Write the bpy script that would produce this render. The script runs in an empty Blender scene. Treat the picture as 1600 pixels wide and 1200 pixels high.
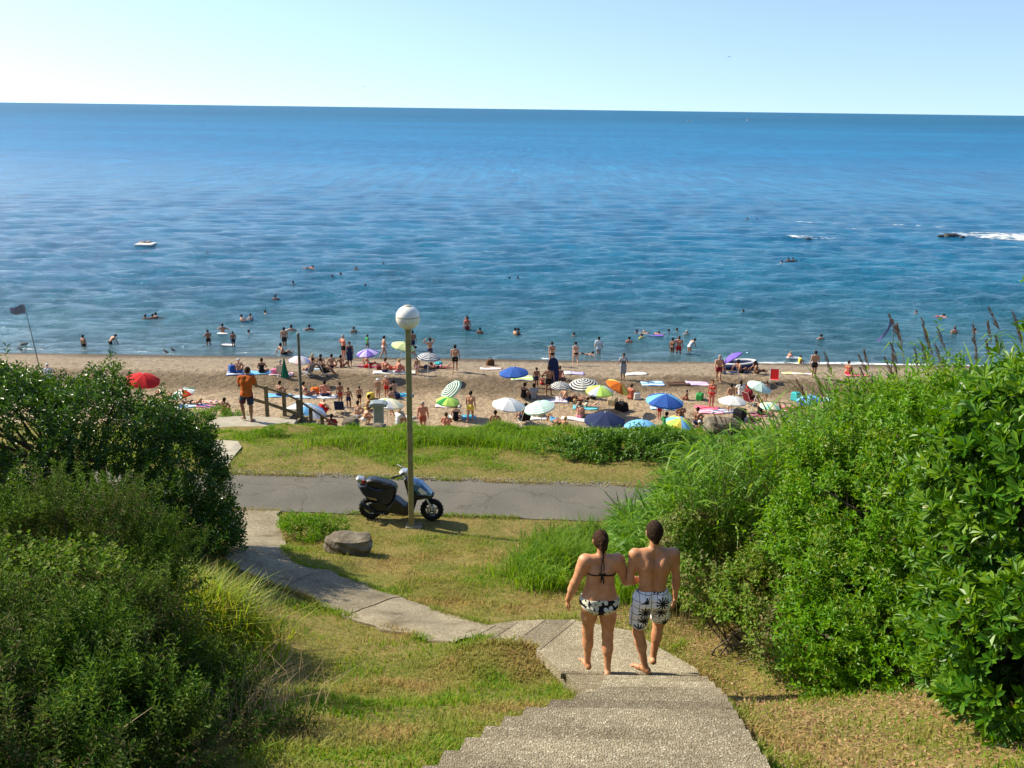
import bpy, math, random
import numpy as np
from mathutils import Vector, Matrix
R = math.radians
S = bpy.context.scene
COL = S.collection
rng = np.random.default_rng(11)
random.seed(11)
PI = math.pi

# ------------------------------------------------------------ camera, sky, sun, exposure
CAM_Z = 18.0
PITCH, ROLL, FPX = R(16.0), R(0.75), 1500.0
cam = bpy.data.cameras.new('camera'); cam_o = bpy.data.objects.new('camera', cam); COL.objects.link(cam_o)
cam.sensor_width = 36.0; cam.lens = FPX / 1600 * 36.0; cam.clip_start = 0.05; cam.clip_end = 90000
CM = Matrix.Rotation(PI / 2 - PITCH, 3, 'X') @ Matrix.Rotation(ROLL, 3, 'Z')
cam_o.matrix_world = Matrix.Translation((0, 0, CAM_Z)) @ CM.to_4x4()
S.camera = cam_o

SUN_AZ, SUN_EL = R(-70), R(40)          # azimuth from +Y, negative = to the left
sun_dir = Vector((math.sin(SUN_AZ) * math.cos(SUN_EL), math.cos(SUN_AZ) * math.cos(SUN_EL), math.sin(SUN_EL)))
sl = bpy.data.lights.new('sun', 'SUN'); sl.energy = 5.0; sl.angle = R(0.55); sl.color = (1.0, 0.91, 0.72)
so = bpy.data.objects.new('sun', sl); COL.objects.link(so)
so.rotation_euler = (-sun_dir).to_track_quat('-Z', 'Y').to_euler(); so.location = (-60, 30, 60)

W = bpy.data.worlds.new('World'); S.world = W; W.use_nodes = True
wn = W.node_tree.nodes; wn.clear()
sky = wn.new('ShaderNodeTexSky'); sky.sky_type = 'NISHITA'; sky.sun_disc = False
sky.sun_elevation = SUN_EL; sky.sun_rotation = SUN_AZ; sky.altitude = 10
sky.air_density = 1.0; sky.dust_density = 0.8; sky.ozone_density = 3.0
tc_ = wn.new('ShaderNodeTexCoord'); va_ = wn.new('ShaderNodeVectorMath'); va_.operation = 'ADD'; va_.inputs[1].default_value = (0, 0, .10)
vn_ = wn.new('ShaderNodeVectorMath'); vn_.operation = 'NORMALIZE'
W.node_tree.links.new(tc_.outputs['Generated'], va_.inputs[0]); W.node_tree.links.new(va_.outputs[0], vn_.inputs[0]); W.node_tree.links.new(vn_.outputs[0], sky.inputs['Vector'])
bg = wn.new('ShaderNodeBackground'); bg.inputs['Strength'].default_value = 0.125
wo = wn.new('ShaderNodeOutputWorld')
W.node_tree.links.new(sky.outputs[0], bg.inputs[0]); W.node_tree.links.new(bg.outputs[0], wo.inputs[0])
S.view_settings.view_transform = 'Standard'; S.view_settings.look = 'None'
S.view_settings.exposure = 0.80; S.view_settings.gamma = 1.0
S.render.resolution_x = 1024; S.render.resolution_y = 768
S.render.engine = 'CYCLES'
S.cycles.max_bounces = 6; S.cycles.transparent_max_bounces = 12

# ------------------------------------------------------------ helpers
def ray(px, py):
    d = CM @ Vector(((px - 800) / FPX, (600 - py) / FPX, -1.0))
    return d
def on_z(px, py, z):
    d = ray(px, py); t = (z - CAM_Z) / d.z
    return Vector((d.x * t, d.y * t, z))
def at_Y(px, py, Y):
    d = ray(px, py); t = Y / d.y
    return Vector((d.x * t, Y, CAM_Z + d.z * t))
def sstep(a, b, x):
    t = np.clip((x - a) / (b - a), 0, 1); return t * t * (3 - 2 * t)
def wob(x, y, s, seed=0.0):
    return (np.sin(x * s + 1.3 * np.sin(y * s * 0.7 + seed) + seed) + np.sin(y * s * 1.17 + 1.7 * np.sin(x * s * 0.6 + seed * 2.0))) * 0.5
GY = [-12, -4, 0, 7.4, 8.3, 9.2, 10.4, 11.2, 12.5, 15, 17.6, 21.3, 25.2, 26.4, 46.0, 49, 60]
GZ = [17.0, 16.9, 16.5, 12.90, 12.38, 11.93, 11.70, 11.38, 10.98, 10.35, 9.8, 9.8, 9.47, 8.95, 0.6, -0.6, -3]
def G(x, y):
    x = np.asarray(x, float); y = np.asarray(y, float)
    z = np.interp(y, GY, GZ)
    f = 1 - sstep(14.0, 17.2, y)
    z = z + f * 0.22 * np.maximum(-2.6 - x, 0) ** 1.05 * (0.55 + 0.45 * sstep(4, 9, y)) + f * 0.20 * np.maximum(x - 2.6, 0)
    z = z + .19 * np.exp(-((x - .0) / .6) ** 2 - ((y - 9.95) / .45) ** 2)
    rough = (sstep(0.8, 2.0, np.abs(x - 0.9)) * (1 - sstep(16.3, 17.3, y)) + sstep(21.8, 23, y))
    z = z + rough * (0.05 * wob(x, y, 1.9, 1.0) + 0.03 * wob(x, y, 4.3, 2.0))
    return z
WATER_Y = on_z(800, 562, 0.0).y
BY = [44, 47, 52, 57, 58.2, 60.6, 61.6, 64.5, WATER_Y, 74, 90, 130]
BZ = [1.15, 1.02, 0.90, 0.84, 0.88, 1.08, 1.14, 0.80, 0.0, -0.5, -1.6, -3.5]
def B(x, y):
    x = np.asarray(x, float); y = np.asarray(y, float)
    yy = y + 0.5 * wob(x, y, 0.12, 3.0)
    near = 1 - sstep(62, 68, y)
    return np.interp(yy * near + y * (1 - near), BY, BZ) + 0.05 * wob(x, y, 0.9, 5.0) * near + 0.03 * wob(x, y, 2.3, 7.0) * near
def hit(px, py, F, t0=1.0, t1=120.0, n=6000):
    d = ray(px, py); t = np.linspace(t0, t1, n) / d.y
    z = CAM_Z + d.z * t; below = z < F(d.x * t, d.y * t)
    i = int(np.argmax(below)) if below.any() else n - 1
    return Vector((d.x * t[i], d.y * t[i], float(F(d.x * t[i], d.y * t[i]))))
def on_ground(px, py): return hit(px, py, G, 1.0, 30.0)
def on_beach(px, py): return hit(px, py, B, 44.0, 90.0)

def tag(o, label=None, cat=None, group=None, kind=None):
    if label: o['label'] = label
    if cat: o['category'] = cat
    if group: o['group'] = group
    if kind: o['kind'] = kind
    return o
def empty(name, loc, label, cat, group=None, rz=0.0):
    o = bpy.data.objects.new(name, None); COL.objects.link(o); o.location = loc; o.rotation_euler = (0, 0, rz)
    o.empty_display_size = 0.2
    return tag(o, label, cat, group)
def obj(name, me, mats=None, parent=None, loc=None):
    o = bpy.data.objects.new(name, me); COL.objects.link(o)
    if mats is not None:
        for m in (mats if isinstance(mats, (list, tuple)) else [mats]): me.materials.append(m)
    if parent: o.parent = parent
    if loc is not None: o.location = loc
    return o
def np_mesh(name, V, F, smooth=False, mi=None):
    """V (n,3); F (m,k) one face size, or list of lists"""
    me = bpy.data.meshes.new(name)
    V = np.asarray(V, np.float32)
    me.vertices.add(len(V)); me.vertices.foreach_set('co', V.ravel())
    if isinstance(F, np.ndarray):
        m, k = F.shape; loops = F.ravel(); tot = np.full(m, k); st = np.arange(m) * k
    else:
        tot = np.array([len(f) for f in F]); st = np.concatenate([[0], np.cumsum(tot)[:-1]]); loops = np.concatenate([np.asarray(f) for f in F])
    me.loops.add(len(loops)); me.loops.foreach_set('vertex_index', loops.astype(np.int32))
    me.polygons.add(len(tot)); me.polygons.foreach_set('loop_start', st.astype(np.int32)); me.polygons.foreach_set('loop_total', tot.astype(np.int32))
    me.polygons.foreach_set('use_smooth', np.full(len(tot), bool(smooth)))
    if mi is not None: me.polygons.foreach_set('material_index', np.asarray(mi, np.int32))
    me.update(calc_edges=True); me.validate()
    return me

class MB:
    """collects shapes and links them as one mesh"""
    def __init__(s): s.v = []; s.f = []; s.m = []; s.sm = []
    def add(s, V, F, mi=0, smooth=False):
        o = len(s.v); s.v += [tuple(v) for v in V]; s.f += [[i + o for i in f] for f in F]; s.m += [mi] * len(F); s.sm += [smooth] * len(F)
    def box(s, c, d, rot=None, mi=0, bev=0.0):
        x, y, z = [q / 2 for q in d]
        if bev <= 0:
            V = [(i * x, j * y, k * z) for i in (-1, 1) for j in (-1, 1) for k in (-1, 1)]
            F = [(0, 1, 3, 2), (4, 6, 7, 5), (0, 4, 5, 1), (2, 3, 7, 6), (0, 2, 6, 4), (1, 5, 7, 3)]
        else:
            prof = [(-x + bev, -y), (x - bev, -y), (x, -y + bev), (x, y - bev), (x - bev, y), (-x + bev, y), (-x, y - bev), (-x, -y + bev)]
            V = []; lv = [(-z, bev), (-z + bev, 0), (z - bev, 0), (z, bev)]
            for zz, ins in lv:
                for a, b in prof: V.append((a * (1 - ins / max(x, 1e-6)), b * (1 - ins / max(y, 1e-6)), zz))
            F = [tuple(range(7, -1, -1)), tuple(range(24, 32))]
            for l in range(3):
                for i in range(8): F.append((l * 8 + i, l * 8 + (i + 1) % 8, l * 8 + 8 + (i + 1) % 8, l * 8 + 8 + i))
        M = rot if rot is not None else Matrix.Identity(3)
        s.add([M @ Vector(v) + Vector(c) for v in V], F, mi)
    def prism(s, poly, z0, z1, mi=0):
        n = len(poly); V = [(p[0], p[1], z0) for p in poly] + [(p[0], p[1], z1) for p in poly]
        F = [tuple(range(n - 1, -1, -1)), tuple(range(n, 2 * n))] + [(i, (i + 1) % n, n + (i + 1) % n, n + i) for i in range(n)]
        s.add(V, F, mi)
    def tube(s, pts, rad, seg=8, mi=0, caps=True, smooth=True):
        pts = [Vector(p) for p in pts]; n = len(pts)
        rad = rad if isinstance(rad, (list, tuple, np.ndarray)) else [rad] * n
        V = []; F = []
        prev = None
        for i, p in enumerate(pts):
            t = (pts[min(i + 1, n - 1)] - pts[max(i - 1, 0)]).normalized()
            if prev is None: a = t.orthogonal().normalized()
            else:
                a = prev - t * prev.dot(t)
                a = a.normalized() if a.length > 1e-6 else t.orthogonal().normalized()
            prev = a; b = t.cross(a)
            for k in range(seg):
                q = 2 * PI * k / seg; V.append(p + (a * math.cos(q) + b * math.sin(q)) * rad[i])
        for i in range(n - 1):
            for k in range(seg): F.append((i * seg + k, i * seg + (k + 1) % seg, i * seg + seg + (k + 1) % seg, i * seg + seg + k))
        s.add(V, F, mi, smooth)
        if caps: s.add([V[k] for k in range(seg)], [tuple(range(seg - 1, -1, -1))], mi); s.add([V[(n - 1) * seg + k] for k in range(seg)], [tuple(range(seg))], mi)
    def lathe(s, prof, c=(0, 0, 0), seg=16, axis='Z', mi=0, smooth=True):
        V = []; F = []; n = len(prof)
        for r, h in prof:
            for k in range(seg):
                q = 2 * PI * k / seg; a, b = r * math.cos(q), r * math.sin(q)
                V.append({'Z': (a, b, h), 'Y': (a, h, -b), 'X': (h, a, b)}[axis])
        V = [Vector(v) + Vector(c) for v in V]
        for i in range(n - 1):
            for k in range(seg): F.append((i * seg + k, i * seg + (k + 1) % seg, i * seg + seg + (k + 1) % seg, i * seg + seg + k))
        s.add(V, F, mi, smooth)
    def extrude(s, poly_xz, y0, y1, mi=0, bev=0.0):
        """outline in the x-z plane given thickness along y, with the edges drawn in by bev"""
        n = len(poly_xz); P = [Vector((p[0], p[1])) for p in poly_xz]
        cx = sum((p.x for p in P)) / n; cz = sum((p.y for p in P)) / n
        def ins(p): d = Vector((cx, cz)) - p; return p + d.normalized() * min(bev, d.length * .5)
        V = []
        lay = [(y0, True), (y0 + bev, False), (y1 - bev, False), (y1, True)] if bev > 0 else [(y0, False), (y1, False)]
        for y, i in lay:
            for p in P: q = ins(p) if i else p; V.append((q.x, y, q.y))
        L = len(lay); F = [tuple(range(n)), tuple(range((L - 1) * n + n - 1, (L - 1) * n - 1, -1))]
        for l in range(L - 1):
            for i in range(n): F.append((l * n + i, l * n + n + i, l * n + n + (i + 1) % n, l * n + (i + 1) % n))
        s.add(V, F, mi)
    def build(s, name, mats, parent=None, loc=None):
        me = bpy.data.meshes.new(name); me.from_pydata([tuple(v) for v in s.v], [], s.f)
        me.polygons.foreach_set('material_index', s.m); me.polygons.foreach_set('use_smooth', s.sm); me.update()
        return obj(name, me, mats, parent, loc)

# ------------------------------------------------------------ materials
def nt(m):
    m.use_nodes = True; t = m.node_tree; t.nodes.clear(); return t, t.nodes, t.links
def ramp(N, stops, interp='LINEAR'):
    r = N.new('ShaderNodeValToRGB'); e = r.color_ramp; e.interpolation = interp
    while len(e.elements) < len(stops): e.elements.new(0.5)
    for el, (p, c) in zip(e.elements, stops): el.position = p; el.color = (*c, 1) if len(c) == 3 else c
    return r
def noise(N, L, scale, detail=4, rough=.55, vec=None):
    n = N.new('ShaderNodeTexNoise'); n.inputs['Scale'].default_value = scale; n.inputs['Detail'].default_value = detail; n.inputs['Roughness'].default_value = rough
    if vec is not None: L.new(vec, n.inputs['Vector'])
    return n
def pm(name, stops, scale=3, detail=5, rough=.7, bump=0, bscale=30, spec=.3, metal=0, coat=0, sss=0):
    """principled with a noise-driven colour; stops may be a single colour"""
    m = bpy.data.materials.new(name); t, N, L = nt(m)
    out = N.new('ShaderNodeOutputMaterial'); p = N.new('ShaderNodeBsdfPrincipled'); L.new(p.outputs[0], out.inputs[0])
    p.inputs['Roughness'].default_value = rough; p.inputs['Specular IOR Level'].default_value = spec; p.inputs['Metallic'].default_value = metal
    p.inputs['Coat Weight'].default_value = coat
    if sss: p.inputs['Subsurface Weight'].default_value = sss; p.inputs['Subsurface Radius'].default_value = (.02, .008, .004); p.inputs['Subsurface Scale'].default_value = .5
    co = N.new('ShaderNodeTexCoord').outputs['Object']
    if isinstance(stops[0], (int, float)):
        c = stops; stops = [(.3, tuple(v * .88 for v in c)), (.7, tuple(min(1, v * 1.1) for v in c))]
    n = noise(N, L, scale, detail, .6, co); r = ramp(N, stops); L.new(n.outputs['Fac'], r.inputs[0]); L.new(r.outputs[0], p.inputs['Base Color'])
    if bump:
        b = N.new('ShaderNodeBump'); b.inputs['Strength'].default_value = bump; b.inputs['Distance'].default_value = .02
        n2 = noise(N, L, bscale, 4, .6, co); L.new(n2.outputs['Fac'], b.inputs['Height']); L.new(b.outputs[0], p.inputs['Normal'])
    return m
def leaf_mat(name, cols, trans=.35, rough=.45, spec=.4, patch=None, pscale=.5):
    """foliage: colour differs leaf by leaf (random per island) and in patches; light passes through"""
    m = bpy.data.materials.new(name); t, N, L = nt(m)
    out = N.new('ShaderNodeOutputMaterial'); p = N.new('ShaderNodeBsdfPrincipled'); tr = N.new('ShaderNodeBsdfTranslucent'); mx = N.new('ShaderNodeMixShader')
    g = N.new('ShaderNodeNewGeometry'); k = len(cols)
    r = ramp(N, [(i / max(1, k - 1), c) for i, c in enumerate(cols)]); L.new(g.outputs['Random Per Island'], r.inputs[0])
    col = r.outputs[0]
    if patch:
        co = N.new('ShaderNodeTexCoord').outputs['Object']; n = noise(N, L, pscale, 4, .6, co)
        f = ramp(N, [(.42, (0, 0, 0)), (.60, (1, 1, 1))]); L.new(n.outputs['Fac'], f.inputs[0])
        r2 = ramp(N, [(i / max(1, len(patch) - 1), c) for i, c in enumerate(patch)]); L.new(g.outputs['Random Per Island'], r2.inputs[0])
        mm = N.new('ShaderNodeMix'); mm.data_type = 'RGBA'; L.new(f.outputs[0], mm.inputs['Factor']); L.new(col, mm.inputs['A']); L.new(r2.outputs[0], mm.inputs['B']); col = mm.outputs['Result']
    L.new(col, p.inputs['Base Color']); p.inputs['Roughness'].default_value = rough; p.inputs['Specular IOR Level'].default_value = spec
    hs = N.new('ShaderNodeHueSaturation'); hs.inputs['Value'].default_value = 1.5; hs.inputs['Saturation'].default_value = 1.05; hs.inputs['Hue'].default_value = .485
    L.new(col, hs.inputs['Color']); L.new(hs.outputs[0], tr.inputs['Color'])
    mx.inputs[0].default_value = trans; L.new(p.outputs[0], mx.inputs[1]); L.new(tr.outputs[0], mx.inputs[2]); L.new(mx.outputs[0], out.inputs[0])
    return m

# ------------------------------------------------------------ setting: ground
def ground_mat():
    m = bpy.data.materials.new('dry_turf'); t, N, L = nt(m)
    out = N.new('ShaderNodeOutputMaterial'); p = N.new('ShaderNodeBsdfPrincipled'); L.new(p.outputs[0], out.inputs[0])
    co = N.new('ShaderNodeTexCoord').outputs['Object']
    n1 = noise(N, L, .8, 6, .65, co); n2 = noise(N, L, 14, 6, .7, co); n3 = noise(N, L, 60, 3, .6, co)
    a = ramp(N, [(.32, (.075, .12, .014)), (.46, (.15, .15, .03)), (.56, (.27, .20, .07)), (.70, (.20, .12, .05))]); L.new(n1.outputs['Fac'], a.inputs[0])
    b = ramp(N, [(.32, (.045, .05, .012)), (.5, (.17, .155, .04)), (.7, (.36, .28, .10))]); L.new(n2.outputs['Fac'], b.inputs[0])
    mm = N.new('ShaderNodeMix'); mm.data_type = 'RGBA'; mm.inputs['Factor'].default_value = .45; L.new(a.outputs[0], mm.inputs['A']); L.new(b.outputs[0], mm.inputs['B'])
    L.new(mm.outputs['Result'], p.inputs['Base Color']); p.inputs['Roughness'].default_value = .95; p.inputs['Specular IOR Level'].default_value = .1
    bp = N.new('ShaderNodeBump'); bp.inputs['Strength'].default_value = .8; bp.inputs['Distance'].default_value = .04; L.new(n3.outputs['Fac'], bp.inputs['Height']); L.new(bp.outputs[0], p.inputs['Normal'])
    return m
def grid(name, xs, ys, F, m):
    X, Y = np.meshgrid(xs, ys); Z = F(X, Y); V = np.stack([X, Y, Z], -1).reshape(-1, 3)
    nx, ny = len(xs), len(ys); i = np.arange(nx - 1)[None, :] + np.arange(ny - 1)[:, None] * nx; i = i.ravel()
    Fc = np.stack([i, i + 1, i + nx + 1, i + nx], -1)
    return tag(obj(name, np_mesh(name, V, Fc, True), m), kind='structure')
xs = np.concatenate([np.linspace(-60, -9, 60), np.linspace(-8.9, 9, 240), np.linspace(9.2, 60, 60)])
ys = np.concatenate([np.linspace(-12, 1.9, 20), np.linspace(2, 27, 300), np.linspace(27.3, 49, 60)])
M_turf = ground_mat()
PATH_L = [(712, 1006), (640, 994), (560, 975), (505, 950), (455, 925), (400, 905), (352, 880), (340, 845), (345, 815), (352, 799)]
PATH_R = [(775, 984), (716, 966), (640, 940), (585, 922), (525, 897), (470, 887), (446, 868), (449, 845), (440, 822), (436, 801)]
pl = [on_ground(*p) for p in PATH_L]; pr = [on_ground(*p) for p in PATH_R]
def dens(P, k):
    o = []
    for a, b in zip(P[:-1], P[1:]): o += [a.lerp(b, i / k) for i in range(k)]
    return o + [P[-1]]
pl, pr = dens(pl, 4), dens(pr, 4)
path_poly = np.array([(p.x, p.y) for p in pl] + [(p.x, p.y) for p in pr[::-1]])
def inside(poly, x, y):
    x = np.asarray(x, float); y = np.asarray(y, float); c = np.zeros(x.shape, bool); n = len(poly)
    for i in range(n):
        x0, y0 = poly[i]; x1, y1 = poly[(i + 1) % n]
        m = ((y0 > y) != (y1 > y)) & (x < (x1 - x0) * (y - y0) / (y1 - y0 + 1e-12) + x0); c ^= m
    return c
grid('ground', xs, ys, lambda x, y: G(x, y) - 0.0, M_turf)

M_conc = bpy.data.materials.new('exposed_aggregate'); t, N, L = nt(M_conc)
out = N.new('ShaderNodeOutputMaterial'); p = N.new('ShaderNodeBsdfPrincipled'); L.new(p.outputs[0], out.inputs[0])
co = N.new('ShaderNodeTexCoord').outputs['Object']
v = N.new('ShaderNodeTexVoronoi'); v.inputs['Scale'].default_value = 75; L.new(co, v.inputs['Vector'])
n1 = noise(N, L, 1.6, 6, .65, co); n2 = noise(N, L, 95, 3, .7, co)
sp = N.new('ShaderNodeSeparateColor'); L.new(v.outputs['Color'], sp.inputs[0])
a = ramp(N, [(.0, (.18, .15, .105)), (.45, (.26, .225, .16)), (.85, (.32, .28, .205)), (1, (.46, .42, .33))]); L.new(sp.outputs[0], a.inputs[0])
b = ramp(N, [(.30, (.50, .46, .41)), (.42, (.82, .79, .74)), (.55, (1.0, .98, .94)), (.70, (1.2, 1.18, 1.12))]); L.new(n1.outputs['Fac'], b.inputs[0])
mm = N.new('ShaderNodeMix'); mm.data_type = 'RGBA'; mm.blend_type = 'MULTIPLY'; mm.inputs['Factor'].default_value = 1; L.new(a.outputs[0], mm.inputs['A']); L.new(b.outputs[0], mm.inputs['B'])
gi_ = N.new('ShaderNodeNewGeometry'); ri_ = ramp(N, [(0, (.70, .69, .67)), (1, (1.18, 1.17, 1.13))]); L.new(gi_.outputs['Random Per Island'], ri_.inputs[0])
m3_ = N.new('ShaderNodeMix'); m3_.data_type = 'RGBA'; m3_.blend_type = 'MULTIPLY'; m3_.inputs['Factor'].default_value = 1; L.new(mm.outputs['Result'], m3_.inputs['A']); L.new(ri_.outputs[0], m3_.inputs['B'])
L.new(m3_.outputs['Result'], p.inputs['Base Color']); p.inputs['Roughness'].default_value = .9; p.inputs['Specular IOR Level'].default_value = .2
bp = N.new('ShaderNodeBump'); bp.inputs['Strength'].default_value = .7; bp.inputs['Distance'].default_value = .012; L.new(v.outputs['Distance'], bp.inputs['Height']); L.new(bp.outputs[0], p.inputs['Normal'])

# concrete path between the stairs and the road: four slabs with open joints
K = 8; V = []; F = []; w = K + 3
for i0, i1 in ((0, 9), (9, 17), (17, 27), (27, len(pl) - 1)):
    o_ = len(V)
    for i in range(i0, i1 + 1):
        l, r = pl[i], pr[i]
        if i == i0 and i0: l, r = l.lerp(pl[i + 1], .07), r.lerp(pr[i + 1], .07)
        row = []
        for k in range(K + 1):
            q = l.lerp(r, k / K); j = 0.05 * math.sin(i * 1.9 + k) + .03 * math.sin(i * 4.7 + k * 2) if k in (0, K) else 0
            row.append((q.x + j, q.y, float(G(q.x, q.y)) + .035 + .008 * (i0 % 2)))
        V += row + [(row[0][0], row[0][1], row[0][2] - .15), (row[K][0], row[K][1], row[K][2] - .15)]
    for i in range(i1 - i0):
        q0 = o_ + i * w
        for k in range(K): F.append([q0 + k, q0 + k + 1, q0 + w + k + 1, q0 + w + k][::-1])
        F.append([q0, q0 + K + 1, q0 + w + K + 1, q0 + w]); F.append([q0 + K, q0 + w + K, q0 + w + K + 2, q0 + K + 2])
tag(obj('path', np_mesh('path', V, F), M_conc), kind='structure')

# stairs: curved upper flight, three long treads, a turned lower flight
st = MB(); stair_polys = []
TL = [(0, -1.0), (3.6, -.58), (4.5, -.38), (5.2, -.18), (5.9, .06), (6.5, .40), (7.0, .74), (7.7, .90)]
TR = [(0, 1.0), (4.0, 1.42), (5.4, 1.62), (6.6, 1.80), (7.7, 1.88)]
y = 0.3
while y < 7.7:
    y1 = y + .36; z = 18 - (1.4 + .49 * y)
    xl0, xl1 = np.interp(y, *zip(*TL)), np.interp(y + .33, *zip(*TL)); xr0 = np.interp(y, *zip(*TR))
    poly = [(xl0, y - .01), (xr0, y - .01), (xr0, y1 + .02), (xl1, y1 + .02)]
    st.prism(poly, z - .45, z); stair_polys.append(poly); y = y1
def tread(pix, z):
    poly = [tuple(on_z(px, py, z)[:2]) for px, py in pix]; st.prism(poly, z - .5, z); stair_polys.append(poly)
def nosing(a, b, z, wd=.045):
    a, b = on_z(*a, z), on_z(*b, z); d = (b - a).normalized(); nrm_ = Vector((d.y, -d.x, 0)); nrm_ = nrm_ if nrm_.y < 0 or nrm_.x > 0 else -nrm_
    st.prism([tuple(v[:2]) for v in (a, b, b + nrm_ * wd, a + nrm_ * wd)], z - .06, z + .005)
tread([(920, 1132), (1136, 1125), (1108, 1070), (914, 1078)], 12.62)
tread([(922, 1094), (1114, 1088), (1092, 1052), (880, 1049)], 12.34)
tread([(890, 1062), (1096, 1060), (1088, 1044), (1030, 1012), (985, 985), (893, 968), (838, 1014)], 12.05)
nearE = [(838, 1014), (785, 1012), (745, 1010), (712, 1006), (684, 1002)]; farE = [(895, 968), (846, 968), (806, 970), (771, 975), (740, 981)]
zz = [12.05, 11.91, 11.77, 11.63, 11.48]
for i in range(4):
    z = zz[i + 1]
    tread([tuple(nearE[i]), farE[i], farE[i + 1], nearE[i + 1]], z); nosing(nearE[i + 1], farE[i + 1], z)
nosing(nearE[0], farE[0], 12.05); nosing((915, 1078), (1108, 1070), 12.62); nosing((876, 1049), (1092, 1052), 12.34)
tag(st.build('stairs', M_conc), kind='structure')

# road
def road_mat():
    return pm('worn_asphalt', [(.30, (.085, .078, .064)), (.5, (.125, .115, .095)), (.70, (.185, .17, .14))], 38, 6, .92, .3, 60, .15)
zr = 9.815
ra = [on_z(-300, 722, zr), on_z(350, 740, zr), on_z(600, 747, zr), on_z(1055, 762, zr), on_z(2000, 790, zr)]
rb = [on_z(-300, 782, zr), on_z(350, 797, zr), on_z(600, 803, zr), on_z(1055, 815, zr), on_z(2000, 848, zr)]
ra[0] += Vector((-30, 1, 0)); rb[0] += Vector((-30, 1, 0)); ra[-1] += Vector((30, -2, 0)); rb[-1] += Vector((30, -2, 0))
ra, rb = dens(ra, 40), dens(rb, 40); V = []; F = []
for i, (a, b) in enumerate(zip(ra, rb)):
    e = [.07 * float(wob(a.x, 3.0, 1.1, 2)) + .03 * float(wob(a.x, 1.0, 4.3, 5)), .07 * float(wob(b.x, 7.0, 1.3, 4)) + .03 * float(wob(b.x, 2.0, 4.9, 1))]
    V += [(a.x, a.y + e[0], zr), (b.x, b.y + e[1], zr), (a.x, a.y + e[0], zr - .2), (b.x, b.y + e[1], zr - .2)]
    if i: o = i * 4; F += [[o - 4, o - 3, o + 1, o], [o - 4, o, o + 2, o - 2], [o - 3, o - 1, o + 3, o + 1]]
road_poly = np.array([(p.x, p.y) for p in ra] + [(p.x, p.y) for p in rb[::-1]])
M_road = road_mat(); N = M_road.node_tree.nodes; L = M_road.node_tree.links; P_ = [n for n in N if n.type == 'BSDF_PRINCIPLED'][0]
src = P_.inputs['Base Color'].links[0].from_socket; co = N.new('ShaderNodeTexCoord').outputs['Object']; wn1 = noise(N, L, .7, 6, .65, co); wr1 = ramp(N, [(.3, (.76, .76, .77)), (.55, (1, 1, 1)), (.75, (1.22, 1.2, 1.15))]); L.new(wn1.outputs['Fac'], wr1.inputs[0])
wv = noise(N, L, 2.5, 4, .6, co); va = N.new('ShaderNodeVectorMath'); va.operation = 'MULTIPLY_ADD'; L.new(wv.outputs['Color'], va.inputs[0]); va.inputs[1].default_value = (.5, .5, .5); L.new(co, va.inputs[2])
vc = N.new('ShaderNodeTexVoronoi'); vc.feature = 'DISTANCE_TO_EDGE'; vc.inputs['Scale'].default_value = .30; L.new(va.outputs[0], vc.inputs['Vector']); cr = ramp(N, [(.002, (.72, .70, .67)), (.006, (1, 1, 1))]); L.new(vc.outputs['Distance'], cr.inputs[0])
for q_ in (wr1, cr):
    mq = N.new('ShaderNodeMix'); mq.data_type = 'RGBA'; mq.blend_type = 'MULTIPLY'; mq.inputs['Factor'].default_value = 1; L.new(src, mq.inputs['A']); L.new(q_.outputs[0], mq.inputs['B']); src = mq.outputs['Result']
L.new(src, P_.inputs['Base Color'])
tag(obj('road', np_mesh('road', V, F), M_road), kind='structure')

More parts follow.
